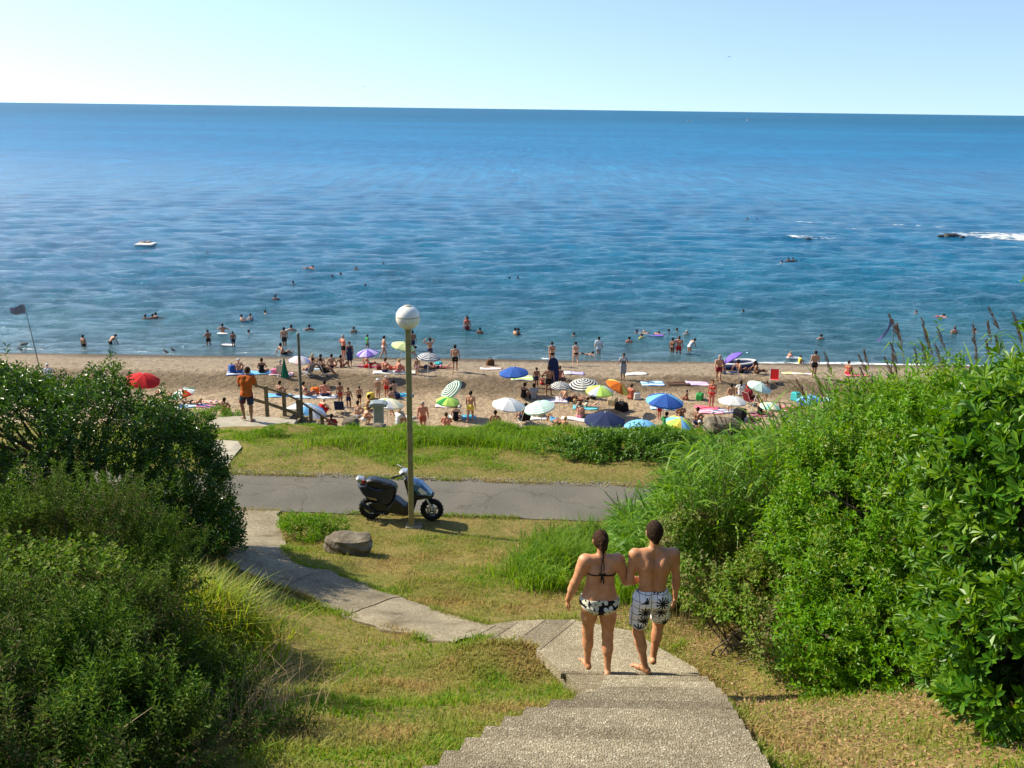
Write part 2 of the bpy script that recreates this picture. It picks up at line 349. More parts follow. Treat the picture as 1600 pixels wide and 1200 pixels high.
# beach
def beach_mat():
    m = bpy.data.materials.new('shingle_sand'); t, N, L = nt(m)
    out = N.new('ShaderNodeOutputMaterial'); p = N.new('ShaderNodeBsdfPrincipled'); L.new(p.outputs[0], out.inputs[0])
    co = N.new('ShaderNodeTexCoord').outputs['Object']; sx = N.new('ShaderNodeSeparateXYZ'); L.new(co, sx.inputs[0])
    n1 = noise(N, L, .35, 6, .65, co); n2 = noise(N, L, 5, 5, .7, co); n0 = noise(N, L, .11, 3, .5, co); n3 = noise(N, L, 1.6, 5, .65, co)
    ad = N.new('ShaderNodeMath'); ad.operation = 'MULTIPLY_ADD'; L.new(n0.outputs['Fac'], ad.inputs[0]); ad.inputs[1].default_value = 5; L.new(sx.outputs['Y'], ad.inputs[2])
    mr = N.new('ShaderNodeMapRange'); L.new(ad.outputs[0], mr.inputs[0]); mr.inputs[1].default_value = 50; mr.inputs[2].default_value = 74
    q = lambda y: (y + 2.5 - 50) / 24
    a = ramp(N, [(q(50), (.35, .265, .172)), (q(56.6), (.335, .25, .158)), (q(58.6), (.15, .108, .064)), (q(60.6), (.16, .117, .072)), (q(61.4), (.285, .222, .152)), (q(66.8), (.265, .21, .148)), (q(67.8), (.16, .125, .085)), (q(69), (.09, .072, .052))])  # dark middle band: seaweed line, with the berm's shadow put into the colour
    L.new(mr.outputs[0], a.inputs[0])
    b = ramp(N, [(.28, (.50, .47, .43)), (.5, (1, 1, 1)), (.72, (1.35, 1.33, 1.3))]); L.new(n2.outputs['Fac'], b.inputs[0])
    c = ramp(N, [(.3, (.68, .64, .60)), (.55, (1.05, 1.05, 1.05))]); L.new(n3.outputs['Fac'], c.inputs[0])
    mm = N.new('ShaderNodeMix'); mm.data_type = 'RGBA'; mm.blend_type = 'MULTIPLY'; mm.inputs['Factor'].default_value = 1; L.new(a.outputs[0], mm.inputs['A']); L.new(b.outputs[0], mm.inputs['B'])
    m2 = N.new('ShaderNodeMix'); m2.data_type = 'RGBA'; m2.blend_type = 'MULTIPLY'; m2.inputs['Factor'].default_value = 1; L.new(mm.outputs['Result'], m2.inputs['A']); L.new(c.outputs[0], m2.inputs['B'])
    L.new(m2.outputs['Result'], p.inputs['Base Color']); p.inputs['Roughness'].default_value = .9; p.inputs['Specular IOR Level'].default_value = .2
    bp = N.new('ShaderNodeBump'); bp.inputs['Strength'].default_value = 1; bp.inputs['Distance'].default_value = .32; L.new(n3.outputs['Fac'], bp.inputs['Height'])
    b2 = N.new('ShaderNodeBump'); b2.inputs['Strength'].default_value = .8; b2.inputs['Distance'].default_value = .08; L.new(n2.outputs['Fac'], b2.inputs['Height']); L.new(bp.outputs[0], b2.inputs['Normal']); L.new(b2.outputs[0], p.inputs['Normal'])
    return m
grid('beach', np.linspace(-110, 110, 330), np.concatenate([np.linspace(44, 72, 150), np.linspace(73, 130, 10)]), B, beach_mat())

# sea
def sea_mat():
    m = bpy.data.materials.new('sea_water'); t, N, L = nt(m)
    out = N.new('ShaderNodeOutputMaterial'); p = N.new('ShaderNodeBsdfPrincipled'); L.new(p.outputs[0], out.inputs[0])
    co = N.new('ShaderNodeTexCoord').outputs['Object']; sx = N.new('ShaderNodeSeparateXYZ'); L.new(co, sx.inputs[0])
    def st(sx_, sy_, scale, detail, rough, rot=0):
        mp = N.new('ShaderNodeMapping'); mp.inputs['Scale'].default_value = (sx_, sy_, 1); mp.inputs['Rotation'].default_value = (0, 0, rot); L.new(co, mp.inputs[0])
        return noise(N, L, scale, detail, rough, mp.outputs[0])
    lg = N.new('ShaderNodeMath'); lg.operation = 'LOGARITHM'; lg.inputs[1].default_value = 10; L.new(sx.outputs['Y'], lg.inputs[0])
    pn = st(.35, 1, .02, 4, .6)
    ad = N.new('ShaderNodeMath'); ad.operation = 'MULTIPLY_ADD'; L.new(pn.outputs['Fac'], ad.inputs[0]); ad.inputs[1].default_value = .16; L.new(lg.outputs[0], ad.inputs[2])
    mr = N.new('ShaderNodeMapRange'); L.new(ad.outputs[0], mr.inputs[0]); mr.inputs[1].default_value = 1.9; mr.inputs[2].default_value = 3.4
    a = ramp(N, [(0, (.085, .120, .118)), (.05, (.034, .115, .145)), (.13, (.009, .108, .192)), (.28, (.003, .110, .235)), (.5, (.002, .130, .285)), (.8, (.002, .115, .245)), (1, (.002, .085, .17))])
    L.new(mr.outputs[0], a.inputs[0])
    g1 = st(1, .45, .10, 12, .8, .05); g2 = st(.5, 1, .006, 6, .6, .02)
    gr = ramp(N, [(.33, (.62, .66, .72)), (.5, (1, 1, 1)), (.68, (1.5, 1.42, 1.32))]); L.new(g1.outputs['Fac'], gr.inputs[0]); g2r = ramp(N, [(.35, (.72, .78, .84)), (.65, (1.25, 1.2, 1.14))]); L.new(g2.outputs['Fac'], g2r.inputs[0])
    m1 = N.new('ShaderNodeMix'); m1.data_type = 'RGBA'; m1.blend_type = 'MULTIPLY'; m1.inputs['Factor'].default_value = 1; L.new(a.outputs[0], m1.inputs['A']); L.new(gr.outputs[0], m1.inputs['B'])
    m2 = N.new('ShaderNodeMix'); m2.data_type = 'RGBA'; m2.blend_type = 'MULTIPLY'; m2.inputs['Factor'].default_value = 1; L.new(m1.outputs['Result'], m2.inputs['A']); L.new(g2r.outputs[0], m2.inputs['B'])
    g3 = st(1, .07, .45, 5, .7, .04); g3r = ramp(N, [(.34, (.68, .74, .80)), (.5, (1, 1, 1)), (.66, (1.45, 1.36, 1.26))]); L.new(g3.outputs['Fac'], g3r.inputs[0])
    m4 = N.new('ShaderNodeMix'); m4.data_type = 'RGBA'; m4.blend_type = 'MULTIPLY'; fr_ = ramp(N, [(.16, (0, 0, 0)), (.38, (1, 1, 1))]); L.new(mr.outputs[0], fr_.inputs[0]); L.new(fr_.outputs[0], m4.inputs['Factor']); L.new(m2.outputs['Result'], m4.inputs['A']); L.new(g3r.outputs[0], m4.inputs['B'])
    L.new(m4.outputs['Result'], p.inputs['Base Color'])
    rr = ramp(N, [(0, (.07,) * 3), (.25, (.10,) * 3), (.55, (.34,) * 3), (1, (.42,) * 3)]); L.new(mr.outputs[0], rr.inputs[0]); L.new(rr.outputs[0], p.inputs['Roughness'])
    p.inputs['IOR'].default_value = 1.33; p.inputs['Specular IOR Level'].default_value = .45; p.inputs['Specular Tint'].default_value = (.30, .76, 1, 1)
    w1 = st(.5, 1, .07, 3, .5, .1); w2 = st(.42, 1, .30, 5, .62, -.12); w3 = st(.55, 1, 1.1, 6, .75, .25)
    s = None
    for wv, k in ((w1, .5), (w2, .9), (w3, .5)):
        q = N.new('ShaderNodeMath'); q.operation = 'MULTIPLY_ADD'; L.new(wv.outputs['Fac'], q.inputs[0]); q.inputs[1].default_value = k
        if s is None: q.inputs[2].default_value = 0
        else: L.new(s, q.inputs[2])
        s = q.outputs[0]
    bp = N.new('ShaderNodeBump'); bp.inputs['Strength'].default_value = 1; bp.inputs['Distance'].default_value = 1.0; L.new(s, bp.inputs['Height']); L.new(bp.outputs[0], p.inputs['Normal'])
    return m
_wr = np.random.default_rng(5); NW = 80
_wl = np.exp(_wr.uniform(math.log(1.0), math.log(9), NW)); _wk = 2 * PI / _wl; _wd = _wr.normal(0, .40, NW) + .10; _wp = _wr.uniform(0, 6.28, NW)
def sea_z(x, y):
    x = np.asarray(x, float); y = np.asarray(y, float); z = np.zeros(np.broadcast(x, y).shape)
    dy = np.maximum(.22, y * y / (CAM_Z * 960) * .7); sc = .35 + .65 * sstep(WATER_Y, WATER_Y + 25, y)
    for k, d, ph in zip(_wk, _wd, _wp):
        z = z + (.052 / k) * min(1.0, (2.4 / (2 * PI / k)) ** .9) * np.exp(-(k * dy * .45) ** 2) * np.sin(k * (x * math.sin(d) + y * math.cos(d)) + ph + .8 * np.sin(x * .031 + ph) + .8 * np.sin(y * .043 + 2 * ph))
    z = z * sc * (1 - sstep(250, 400, y)) * sstep(WATER_Y - 2, WATER_Y + 4, y)
    # swell standing up over the reef at the right
    cx = np.exp(-((x - 42) / 15) ** 2) * (1 + .3 * np.sin(x * .5)); yc = 143 - .10 * (x - 42) + 1.2 * np.sin(x * .16)
    return z + .32 * cx * np.exp(-((y - yc) / .9) ** 2) + .12 * np.exp(-((x - 40) / 10) ** 2) * np.exp(-((y - 131 - np.sin(x * .3)) / 1.2) ** 2)
sx_ = np.concatenate([[-40000, -9000, -2000, -500, -300, -220], np.linspace(-150, 150, 640), [220, 300, 500, 2000, 9000, 40000]])
sy_ = [WATER_Y - 3]
while sy_[-1] < 420: sy_.append(sy_[-1] + max(.22, sy_[-1] ** 2 / (CAM_Z * 960) * .6))
sy_ = np.concatenate([sy_, [600, 1000, 3000, 9000, 30000, 60000]])
M_sea = sea_mat()
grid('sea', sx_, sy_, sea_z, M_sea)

# ============================================================ vegetation
def nrm(v): return v / np.maximum(np.linalg.norm(v, axis=-1, keepdims=True), 1e-9)
def rdir(n): return nrm(rng.normal(size=(n, 3)))
def leaf_arrays(P, D, Nn, L, Wd, fold=.25, mid=.5, droop=.0):
    D = nrm(D); side = nrm(np.cross(D, Nn)); N2 = np.cross(side, D); L = L[:, None]; Wd = Wd[:, None]
    a = P; b = P + D * L * mid + side * Wd * .5 + N2 * fold * Wd; c = P + D * L - N2 * L * droop; d = P + D * L * mid - side * Wd * .5 + N2 * fold * Wd
    V = np.stack([a, b, c, d], 1).reshape(-1, 3); i = np.arange(len(P))[:, None] * 4
    F = np.concatenate([i + np.array([[0, 2, 1]]), i + np.array([[0, 3, 2]])], 1).reshape(-1, 3)
    return V, F
def leaves(name, m, parent, *a, **k):
    V, F = leaf_arrays(*a, **k); return obj(name, np_mesh(name, V, F), m, parent)
def blade_arrays(P, Hd, h, w, bend):
    """grass blades: root P, bending towards the horizontal direction Hd"""
    s = np.stack([-Hd[:, 1], Hd[:, 0], np.zeros(len(P))], -1); s = nrm(s + rng.normal(0, .4, s.shape) * [1, 1, 0]); h = h[:, None]; w = w[:, None]; bend = bend[:, None]; U = np.array([[0, 0, 1.0]])
    m = P + U * h * .55 + Hd * h * bend * .3; t = P + U * h * (1 - .35 * bend) + Hd * h * bend
    V = np.stack([P - s * w * .5, P + s * w * .5, m + s * w * .4, m - s * w * .4, t], 1).reshape(-1, 3); i = np.arange(len(P))[:, None] * 5
    F = np.concatenate([i + np.array([[0, 1, 2]]), i + np.array([[0, 2, 3]]), i + np.array([[3, 2, 4]])], 1).reshape(-1, 3)
    return V, F
def hdir(n, bias=(0, 0), sp=1.0):
    a = rng.uniform(0, 2 * PI, n); d = np.stack([np.cos(a) * sp + bias[0], np.sin(a) * sp + bias[1], np.zeros(n)], -1); return nrm(d)
def blobs_px(rows):
    o = []
    for px, py, Y, r in rows:
        o.append((np.array(at_Y(px, py, Y)), np.array(r if isinstance(r, tuple) else (r, r, r), float)))
    return o
def blob_sample(blobs, n, lo=.68, hi=1.06, lump=.16, keep_in=.78, seed=0.0, gap=.25):
    w = np.array([(r[0] * r[1] + r[1] * r[2] + r[0] * r[2]) for c, r in blobs]); w = w / w.sum()
    k = rng.choice(len(blobs), n, p=w); C = np.array([b[0] for b in blobs])[k]; Rr = np.array([b[1] for b in blobs])[k]
    d = rdir(n); q = lo + (hi - lo) * rng.uniform(0, 1, n) ** .55; q = q * np.where(rng.uniform(0, 1, n) < .05, rng.uniform(1.0, 1.22, n), 1)
    lp = 1 + lump * (np.sin(d[:, 0] * 5 + k * 1.7 + seed) * np.sin(d[:, 1] * 6 + k) + .8 * np.sin(d[:, 2] * 7 + k * 2.3) * np.cos(d[:, 0] * 8 + seed))
    P = C + d * Rr * (q * lp)[:, None]
    ok = P[:, 2] > G(P[:, 0], P[:, 1]) + .03
    for i, (c, r) in enumerate(blobs):
        e = np.linalg.norm((P - c) / r, axis=1); ok &= ~((e < keep_in) & (k != i))
    hole = np.sin(P[:, 0] * 3.1 + seed) * np.sin(P[:, 1] * 2.7 + 1) * np.sin(P[:, 2] * 3.7 + seed * 2)
    ok &= ~((hole > .32) & (rng.uniform(0, 1, n) < gap * 3.4))
    return P[ok], nrm(d[ok] / Rr[ok])
def twigs(P, A, style, k, L, Wd, tl=.12):
    """leaves round each twig: whorl at the tip, or set along it"""
    n = len(P); A = nrm(A); ref = rdir(n); X = nrm(np.cross(A, ref)); Y = np.cross(A, X)
    pp, dd, nn = [], [], []
    ph0 = rng.uniform(0, 6.28, n)
    for j in range(k):
        ph = ph0 + j * 2.4; rad = X * np.cos(ph)[:, None] + Y * np.sin(ph)[:, None]
        if style == 'whorl':
            th = rng.uniform(.55, 1.25, n)[:, None]; pos = P + A * (tl * .2 * rng.uniform(0, 1, n))[:, None]; d = A * np.cos(th) + rad * np.sin(th); up = A
        else:
            f = ((j + rng.uniform(0, 1, n)) / k)[:, None]; pos = P + A * tl * f; th = rng.uniform(.6, 1.3, n)[:, None]; d = A * np.cos(th) + rad * np.sin(th); up = nrm(A + np.array([0, 0, .6]))
        pp.append(pos); dd.append(d + rng.normal(0, .08, d.shape)); nn.append(np.broadcast_to(up, d.shape) + rng.normal(0, .15, d.shape))
    P = np.concatenate(pp); m = len(P)
    return P, np.concatenate(dd), np.concatenate(nn), L * rng.uniform(.65, 1.25, m), Wd * rng.uniform(.7, 1.2, m)
M_bark = pm('bark', [(.3, (.055, .04, .028)), (.7, (.13, .10, .07))], 9, 5, .9, .6, 40)
def branches(parent, base, ends, r0=.035, nm='branches'):
    mb = MB()
    for e in ends:
        b = Vector(base) + Vector((random.uniform(-.3, .3), random.uniform(-.3, .3), 0)); e = Vector(e); L = (e - b).length
        pts = [b.lerp(e, f) + Vector((random.gauss(0, .05) * L * f * (1 - f) * 3, random.gauss(0, .05) * L * f * (1 - f) * 3, .25 * L * f * (1 - f))) for f in (0, .2, .4, .6, .8, 1)]
        mb.tube(pts, [r0, r0 * .85, r0 * .65, r0 * .45, r0 * .3, r0 * .12], 5)
    return mb.build(nm, M_bark, parent)
def bush(name, label, cat, rows, mat, n, style, k, L, Wd, tl=.12, up=.5, lump=.16, seed=0, mid=.55, fold=.25, nb=14, extra=None, hi=1.06, lo=.68, gap=.25, group=None, r0=.035):
    bl = blobs_px(rows)
    cx = np.mean([b[0] for b in bl], 0); gz = float(G(cx[0], cx[1])); base = Vector((cx[0], cx[1], gz))
    root = empty(name, base, label, cat, group)
    P, A = blob_sample(bl, n, lo=lo, hi=hi, lump=lump, seed=seed, gap=gap); A = nrm(A + np.array([0, 0, up]) + rng.normal(0, .35, A.shape))
    a = twigs(P - np.array(base), A, style, k, L, Wd, tl)
    leaves('foliage', mat, root, *a, fold=fold, mid=mid, droop=.08)
    idx = rng.choice(len(P), min(nb, len(P)), replace=False)
    branches(root, (0, 0, -.1), [P[i] - np.array(base) for i in idx], r0)
    if extra: extra(root, base, P, A)
    return root

# ---- left: dark evergreen bush against the light
M_leafL = leaf_mat('dark_evergreen_leaf', [(.014, .045, .003), (.03, .09, .004), (.065, .155, .006), (.022, .065, .003)], .36, .33, .5)
bush('evergreen_bush', 'big dark glossy evergreen bush leaning over the concrete path', 'bush',
     [(-90, 764, 13.2, (2.3, 1.7, 1.65)), (40, 749, 13.6, (1.7, 1.5, 1.5)), (130, 719, 14.0, (1.3, 1.4, 1.15)), (200, 754, 14.4, (1.2, 1.3, 1.35)), (258, 769, 14.6, (.85, 1.1, 1.15)),
      (150, 850, 13.4, (1.5, 1.2, 1.1)), (260, 850, 14.2, (.95, 1.0, .75)), (318, 830, 14.6, (.48, .7, .45)), (295, 784, 14.8, (.58, .8, .95)), (345, 850, 14.4, (.27, .35, .2)), (-60, 664, 14.5, (1.6, 1.2, .75))],
     M_leafL, 24000, 'alt', 9, .085, .034, .17, .55, seed=1.3, nb=40, gap=.2, r0=.05)
# lower growth in front of it
M_sh = leaf_mat('coarse_weed_leaf', [(.03, .07, .02), (.05, .12, .03), (.08, .16, .035)], .35, .45)
# ---- left foreground: gorse and brambles
M_gorse = leaf_mat('gorse_spine', [(.022, .07, .006), (.045, .12, .009), (.085, .175, .014), (.14, .22, .025), (.018, .055, .006)], .28, .65, .12, [(.035, .075, .008), (.13, .09, .045), (.03, .085, .008), (.028, .07, .008)], 1.6)
def gorse(label, rows, n, seed, dead=False):
    def extra(root, base, P, A):
        i = rng.choice(len(P), 26); mb = MB()
        for j in i:
            q = Vector(P[j]) - base; d = Vector(A[j]) * random.uniform(.25, .6) + Vector((random.gauss(0, .2), random.gauss(0, .2), 0))
            mb.tube([q - d * .4, q + d * .2 + Vector((0, 0, .03)), q + d * .6], [.006, .004, .002], 4)
        mb.build('dry_twigs', M_dry, root)['kind'] = 'stuff'
    return bush('gorse_bush', label, 'bush', rows, M_gorse, int(n * .42), 'alt', 30, .050, .0150, .27, .8, lump=.42, seed=seed, nb=20, extra=extra, lo=.6, hi=1.12, gap=.6, r0=.02)
M_dry = pm('dry_stem', [(.3, (.22, .15, .09)), (.7, (.42, .33, .2))], 6, 3, .9)
gorse('upper grey-green gorse bush just below the dark evergreen bush', [(60, 905, 7.6, (.9, .8, .6)), (150, 900, 8.0, (.58, .7, .5)), (-60, 930, 7.0, (.8, .8, .6)), (195, 890, 8.3, (.32, .5, .36))], 9000, 4.0)
gorse('low sprawling gorse with dead brown patches at the bottom left corner', [(60, 1060, 5.6, (.62, .6, .46)), (140, 1040, 6.2, (.48, .7, .36)), (270, 1100, 6.5, (.46, .55, .28)), (-40, 1150, 4.7, (.5, .5, .42)), (150, 1180, 4.9, (.55, .5, .36)), (320, 1140, 5.8, (.40, .45, .26)), (30, 1250, 4.1, (.4, .4, .3))], 12500, 7.7)
M_bram = leaf_mat('bramble_leaf', [(.05, .11, .008), (.08, .16, .010), (.13, .21, .02), (.16, .17, .05)], .3, .7, .08)
bush('bramble_bush', 'pale-leaved bramble scrambling over the gorse at the left edge', 'bush',
     [(40, 960, 6.4, (.75, .6, .45)), (130, 950, 6.9, (.5, .5, .36)), (-40, 1010, 5.9, (.6, .5, .4))], M_bram, 1700, 'alt', 6, .05, .036, .12, .9, seed=3, nb=18, fold=.12, gap=.3, r0=.012)

# ---- right: pittosporum-like evergreen in the corner
M_leafR = leaf_mat('whorled_evergreen_leaf', [(.022, .085, .003), (.04, .135, .004), (.07, .19, .006), (.12, .24, .012)], .34, .40, .35, [(.03, .10, .003), (.06, .16, .005), (.16, .27, .02), (.10, .21, .01)], 2.0)
def blossom(root, base, P, A):
    i = rng.choice(len(P), 60); pp = P[i] - np.array(base); n = 9
    Pn = np.repeat(pp, n, 0) + np.repeat(A[i], n, 0) * .06; D = nrm(np.repeat(A[i], n, 0) + rng.normal(0, .6, (len(Pn), 3)))
    sh = leaves('seed_heads', M_bud, root, Pn, D, rdir(len(Pn)), np.full(len(Pn), .04), np.full(len(Pn), .02), fold=.2); sh['kind'] = 'stuff'
M_bud = leaf_mat('pale_bud', [(.45, .5, .22), (.6, .6, .35), (.35, .45, .15)], .3)
bush('evergreen_bush', 'large bright evergreen bush with whorled paddle leaves filling the right edge', 'bush',
     [(1610, 800, 6.9, (.80, .9, 1.2)), (1710, 770, 6.6, (.95, 1.0, 1.2)), (1540, 820, 7.3, (.5, .7, .62)), (1570, 1000, 6.4, (.52, .6, .55)), (1490, 960, 6.9, (.28, .45, .42)), (1660, 1020, 5.9, (.8, .6, .8)),
      (1605, 650, 7.8, (.40, .6, .38)), (1550, 715, 7.9, (.34, .5, .36)), (1665, 640, 7.4, (.5, .6, .45)), (1480, 1040, 6.7, (.18, .3, .2))],
     M_leafR, 7600, 'whorl', 11, .105, .034, .1, .55, seed=2.2, mid=.72, fold=.12, nb=40, extra=blossom, gap=.2, r0=.04)
M_leafM = leaf_mat('bright_shrub_leaf', [(.06, .18, .004), (.10, .26, .006), (.17, .33, .012), (.08, .21, .005)], .42, .45, .3, [(.04, .12, .004), (.07, .18, .006), (.13, .24, .012), (.22, .26, .03)], 2.2)
def thorn(root, base, P, A):
    i = rng.choice(len(P), 46); mb = MB()
    for j in i:
        q = Vector(P[j]) - base; d = Vector(A[j]) * random.uniform(.2, .4) + Vector((random.gauss(0, .15), random.gauss(0, .15), random.uniform(-.1, .25)))
        mb.tube([q - d * 1.6, q - d * .4 + Vector((0, 0, .02)), q + d * .45], [.014, .009, .004], 5)
    mb.build('bare_stems', M_bark, root)['kind'] = 'stuff'
bush('shrub', 'bright green small-leaved shrub between reeds and big right-hand bush', 'bush',
     [(1385, 770, 10.2, (.95, .9, .92)), (1310, 800, 10.4, (.62, .7, .75)), (1270, 860, 10.2, (.35, .5, .5)), (1430, 700, 10.4, (.75, .8, .55)), (1490, 715, 9.8, (.7, .8, .75)), (1440, 850, 9.0, (.65, .7, .75)), (1330, 930, 9.0, (.50, .6, .55)), (1410, 1000, 8.2, (.45, .5, .42)), (1300, 1010, 8.5, (.34, .4, .35)), (1260, 900, 9.6, (.36, .5, .45))],
     M_leafM, 15000, 'alt', 8, .066, .030, .16, .6, seed=5.1, nb=50, lump=.34, gap=.36, hi=1.14, lo=.55, r0=.03, extra=thorn)
M_bram2 = leaf_mat('light_bramble_leaf', [(.06, .14, .01), (.11, .22, .012), (.17, .28, .02), (.2, .2, .04)], .36, .5, .25, [(.16, .12, .05), (.10, .14, .03), (.22, .13, .07)], 1.3)
bush('bramble_bush', 'yellow-green bramble with brown patches at the foot of the reeds', 'bush',
     [(1120, 890, 10.6, (.50, .6, .50)), (1190, 930, 10.0, (.5, .6, .40)), (1240, 1000, 9.2, (.42, .5, .30)), (1160, 960, 9.8, (.35, .4, .22)), (1080, 860, 11.2, (.4, .6, .45))],
     M_bram2, 2600, 'alt', 7, .055, .034, .16, .7, seed=6.5, nb=9, fold=.12, gap=.4, r0=.012)

# ---- reeds
M_reed = leaf_mat('reed_leaf', [(.05, .14, .006), (.085, .21, .009), (.13, .27, .014), (.17, .27, .03)], .42, .5, .25)
M_stem = pm('reed_stem', [(.3, (.14, .15, .05)), (.7, (.27, .22, .10))], 3, 3, .7)
M_plume = leaf_mat('reed_plume', [(.08, .05, .035), (.13, .085, .055), (.22, .16, .10)], .35, .8, .1)
def ribbon_arrays(P, H, L, w, rise, droop):
    """long arching leaves: 3 segments from P, heading H (horizontal)"""
    U = np.array([[0, 0, 1.0]]); s = nrm(np.stack([-H[:, 1], H[:, 0], rng.normal(0, .5, len(P))], -1)); L = L[:, None]; w = w[:, None]; rise = rise[:, None]; droop = droop[:, None]
    V = []
    for f, wf in ((0, .5), (.35, 1), (.7, .75)):
        c = P + H * L * f * .8 + U * L * (rise * f - droop * f * f); V += [c - s * w * wf * .5, c + s * w * wf * .5]
    V.append(P + H * L * .8 + U * L * (rise - droop))
    V = np.stack(V, 1).reshape(-1, 3); i = np.arange(len(P))[:, None] * 7
    F = np.concatenate([i + np.array([q]) for q in ([0, 1, 3], [0, 3, 2], [2, 3, 5], [2, 5, 4], [4, 5, 6])], 1).reshape(-1, 3)
    return V, F
def reed_leaves(P, lean, H, nl, lmin=.3):
    n = len(P); out_P, out_H, Ls, rs, ds = [], [], [], [], []
    for j in range(nl):
        f = rng.uniform(lmin, 1.0, n)[:, None]; q = P + np.array([[0, 0, 1.0]]) * H[:, None] * f + lean * H[:, None] * (f ** 2)
        out_P.append(q); out_H.append(hdir(n, (-.25, -.1))); Ls.append(rng.uniform(.32, .70, n)); rs.append(rng.uniform(.3, 1.3, n)); ds.append(rng.uniform(.3, 1.0, n))
    P = np.concatenate(out_P); return ribbon_arrays(P, np.concatenate(out_H), np.concatenate(Ls), rng.uniform(.018, .036, len(P)), np.concatenate(rs), np.concatenate(ds))
def stem_arrays(P, lean, H, r=.005):
    n = len(P); V = []; F = []
    for f in (0, .5, 1.0):
        c = P + np.array([[0, 0, 1.0]]) * H[:, None] * f + lean * H[:, None] * f ** 2
        for a in (0, 2.1, 4.2): V.append(c + np.array([[math.cos(a), math.sin(a), 0]]) * r * (1 - .5 * f))
    V = np.stack(V, 1).reshape(-1, 3); i = np.arange(n)[:, None] * 9; q = []
    for l in (0, 3):
        for k in range(3): q.append(i + np.array([[l + k, l + (k + 1) % 3, l + 3 + (k + 1) % 3]])); q.append(i + np.array([[l + k, l + 3 + (k + 1) % 3, l + 3 + k]]))
    return V, np.concatenate(q, 1).reshape(-1, 3)
def join(*A):
    V = []; F = []; o = 0
    for v, f in A: V.append(v); F.append(f + o); o += len(v)
    return np.concatenate(V), np.concatenate(F)
# outline of the top of the reed bed in the photo -> height at each (x, Y)
RT_x = [1040, 1070, 1120, 1180, 1230, 1290, 1340, 1400, 1450, 1500, 1600]
RT_y = [800, 745, 690, 678, 665, 628, 612, 590, 595, 580, 575]
def reed_height(x, y):
    """height that a reed rooted at (x, y) reaches"""
    h = []
    for a, b in zip(np.atleast_1d(x), np.atleast_1d(y)):
        dep = b * math.cos(PITCH) + 4.0 * math.sin(PITCH); px = 800 + a / dep * FPX
        top = np.interp(px, RT_x, RT_y); h.append(at_Y(px, top, b).z - float(G(a, b)))
    return np.array(h)
n = 5200
ry = rng.uniform(11.2, 17.2, n); rx = 1.6 + rng.uniform(0, 1, n) * 6.2 + (ry - 11) * .09
ok = (rx > 1.9 + .25 * np.maximum(0, 13 - ry)) & (rng.uniform(0, 1, n) < .75)
rx, ry = rx[ok], ry[ok]; RH = reed_height(rx, ry); fr = rng.uniform(.72, .97, len(rx)); RHn = np.clip(RH, .5, 3.7) * fr
ok = RH > .5; rx, ry, RHn = rx[ok], ry[ok], RHn[ok]
RP = np.stack([rx, ry, G(rx, ry)], -1); lean = np.stack([rng.normal(-.10, .07, len(rx)), rng.normal(-.03, .06, len(rx)), np.zeros(len(rx))], -1)
rb_ = empty('reed_bed', (4.5, 14.5, float(G(4.5, 14.5))), 'dense bed of tall green reeds right of the couple', 'reeds'); rb_['kind'] = 'stuff'
off = np.array(rb_.location)
V, F = join(reed_leaves(RP - off, lean, RHn, 11, .25)); obj('leaves', np_mesh('leaves', V, F), M_reed, rb_)
V, F = stem_arrays(RP - off, lean, RHn); obj('stems', np_mesh('stems', V, F), M_stem, rb_)
# individual plumed reeds along the skyline of the bed
def plume_arrays(P, D, L):
    n = 48; f = rng.uniform(0, 1, n); q = P + D * L * f[:, None]; sd = nrm(rng.normal(size=(n, 3)))
    d = nrm(D * 1.0 + sd * .30 + np.array([-.06, 0, -.10])); l = L * (.42 - .24 * f)
    return leaf_arrays(q, d, rdir(n), l, np.full(n, .010), fold=.0, mid=.5, droop=.05)
reed_protos = []
for k in range(6):
    L0 = np.array([[-.19 + .05 * rng.normal(), -.03 + .05 * rng.normal(), 0]]); Hh = 3.0
    sv = stem_arrays(np.zeros((1, 3)), L0, np.array([Hh]), .006); lv = reed_leaves(np.zeros((1, 3)), L0, np.array([Hh]), 11, .45)
    tip = np.array([[0, 0, Hh]]) + L0 * Hh; dr = nrm(np.array([[0, 0, 1.0]]) + 2.6 * L0)
    reed_protos.append((np_mesh('stem', *sv), np_mesh('leaves', *lv), np_mesh('plume', *plume_arrays(tip, dr, .36))))
    for me, mm_ in zip(reed_protos[-1], (M_stem, M_reed, M_plume)): me.materials.append(mm_)
PL = [(1394, 520), (1400, 548), (1420, 505), (1440, 520), (1460, 545), (1418, 560), (1345, 560), (1352, 585), (1372, 572), (1392, 575), (1300, 575), (1310, 600), (1330, 590), (1280, 600), (1268, 605), (1250, 622), (1480, 535), (1500, 520), (1530, 515), (1555, 535), (1585, 500), (1590, 525), (1600, 512), (1205, 640), (1215, 660), (1175, 655), (1148, 668), (1130, 672), (1122, 668), (1240, 640), (1290, 620), (1365, 600), (1412, 575), (1440, 560), (1475, 560), (1505, 550), (1535, 545), (1225, 690), (1160, 690), (1120, 705), (1078, 745)]
for i, (px, py) in enumerate(PL):
    yy = 12.4 + (i * 1.37) % 4.2; tp = at_Y(px + 4, py - 13, yy); lx = .17 * 3.0; bx = tp.x + lx; bz = float(G(bx, yy)); sc = max(.25, (tp.z - bz) / 3.3)
    bx = tp.x + lx * sc
    r_ = empty('reed', (bx, yy, bz), 'tall reed with dark feathery plume blown to the left', 'reed', 'plumed reeds along the top of the reed bed', random.uniform(-.15, .15)); r_.scale = (sc,) * 3
    for me, nm in zip(reed_protos[i % 6], ('stem', 'leaves', 'plume')): obj(nm, me, None, r_)

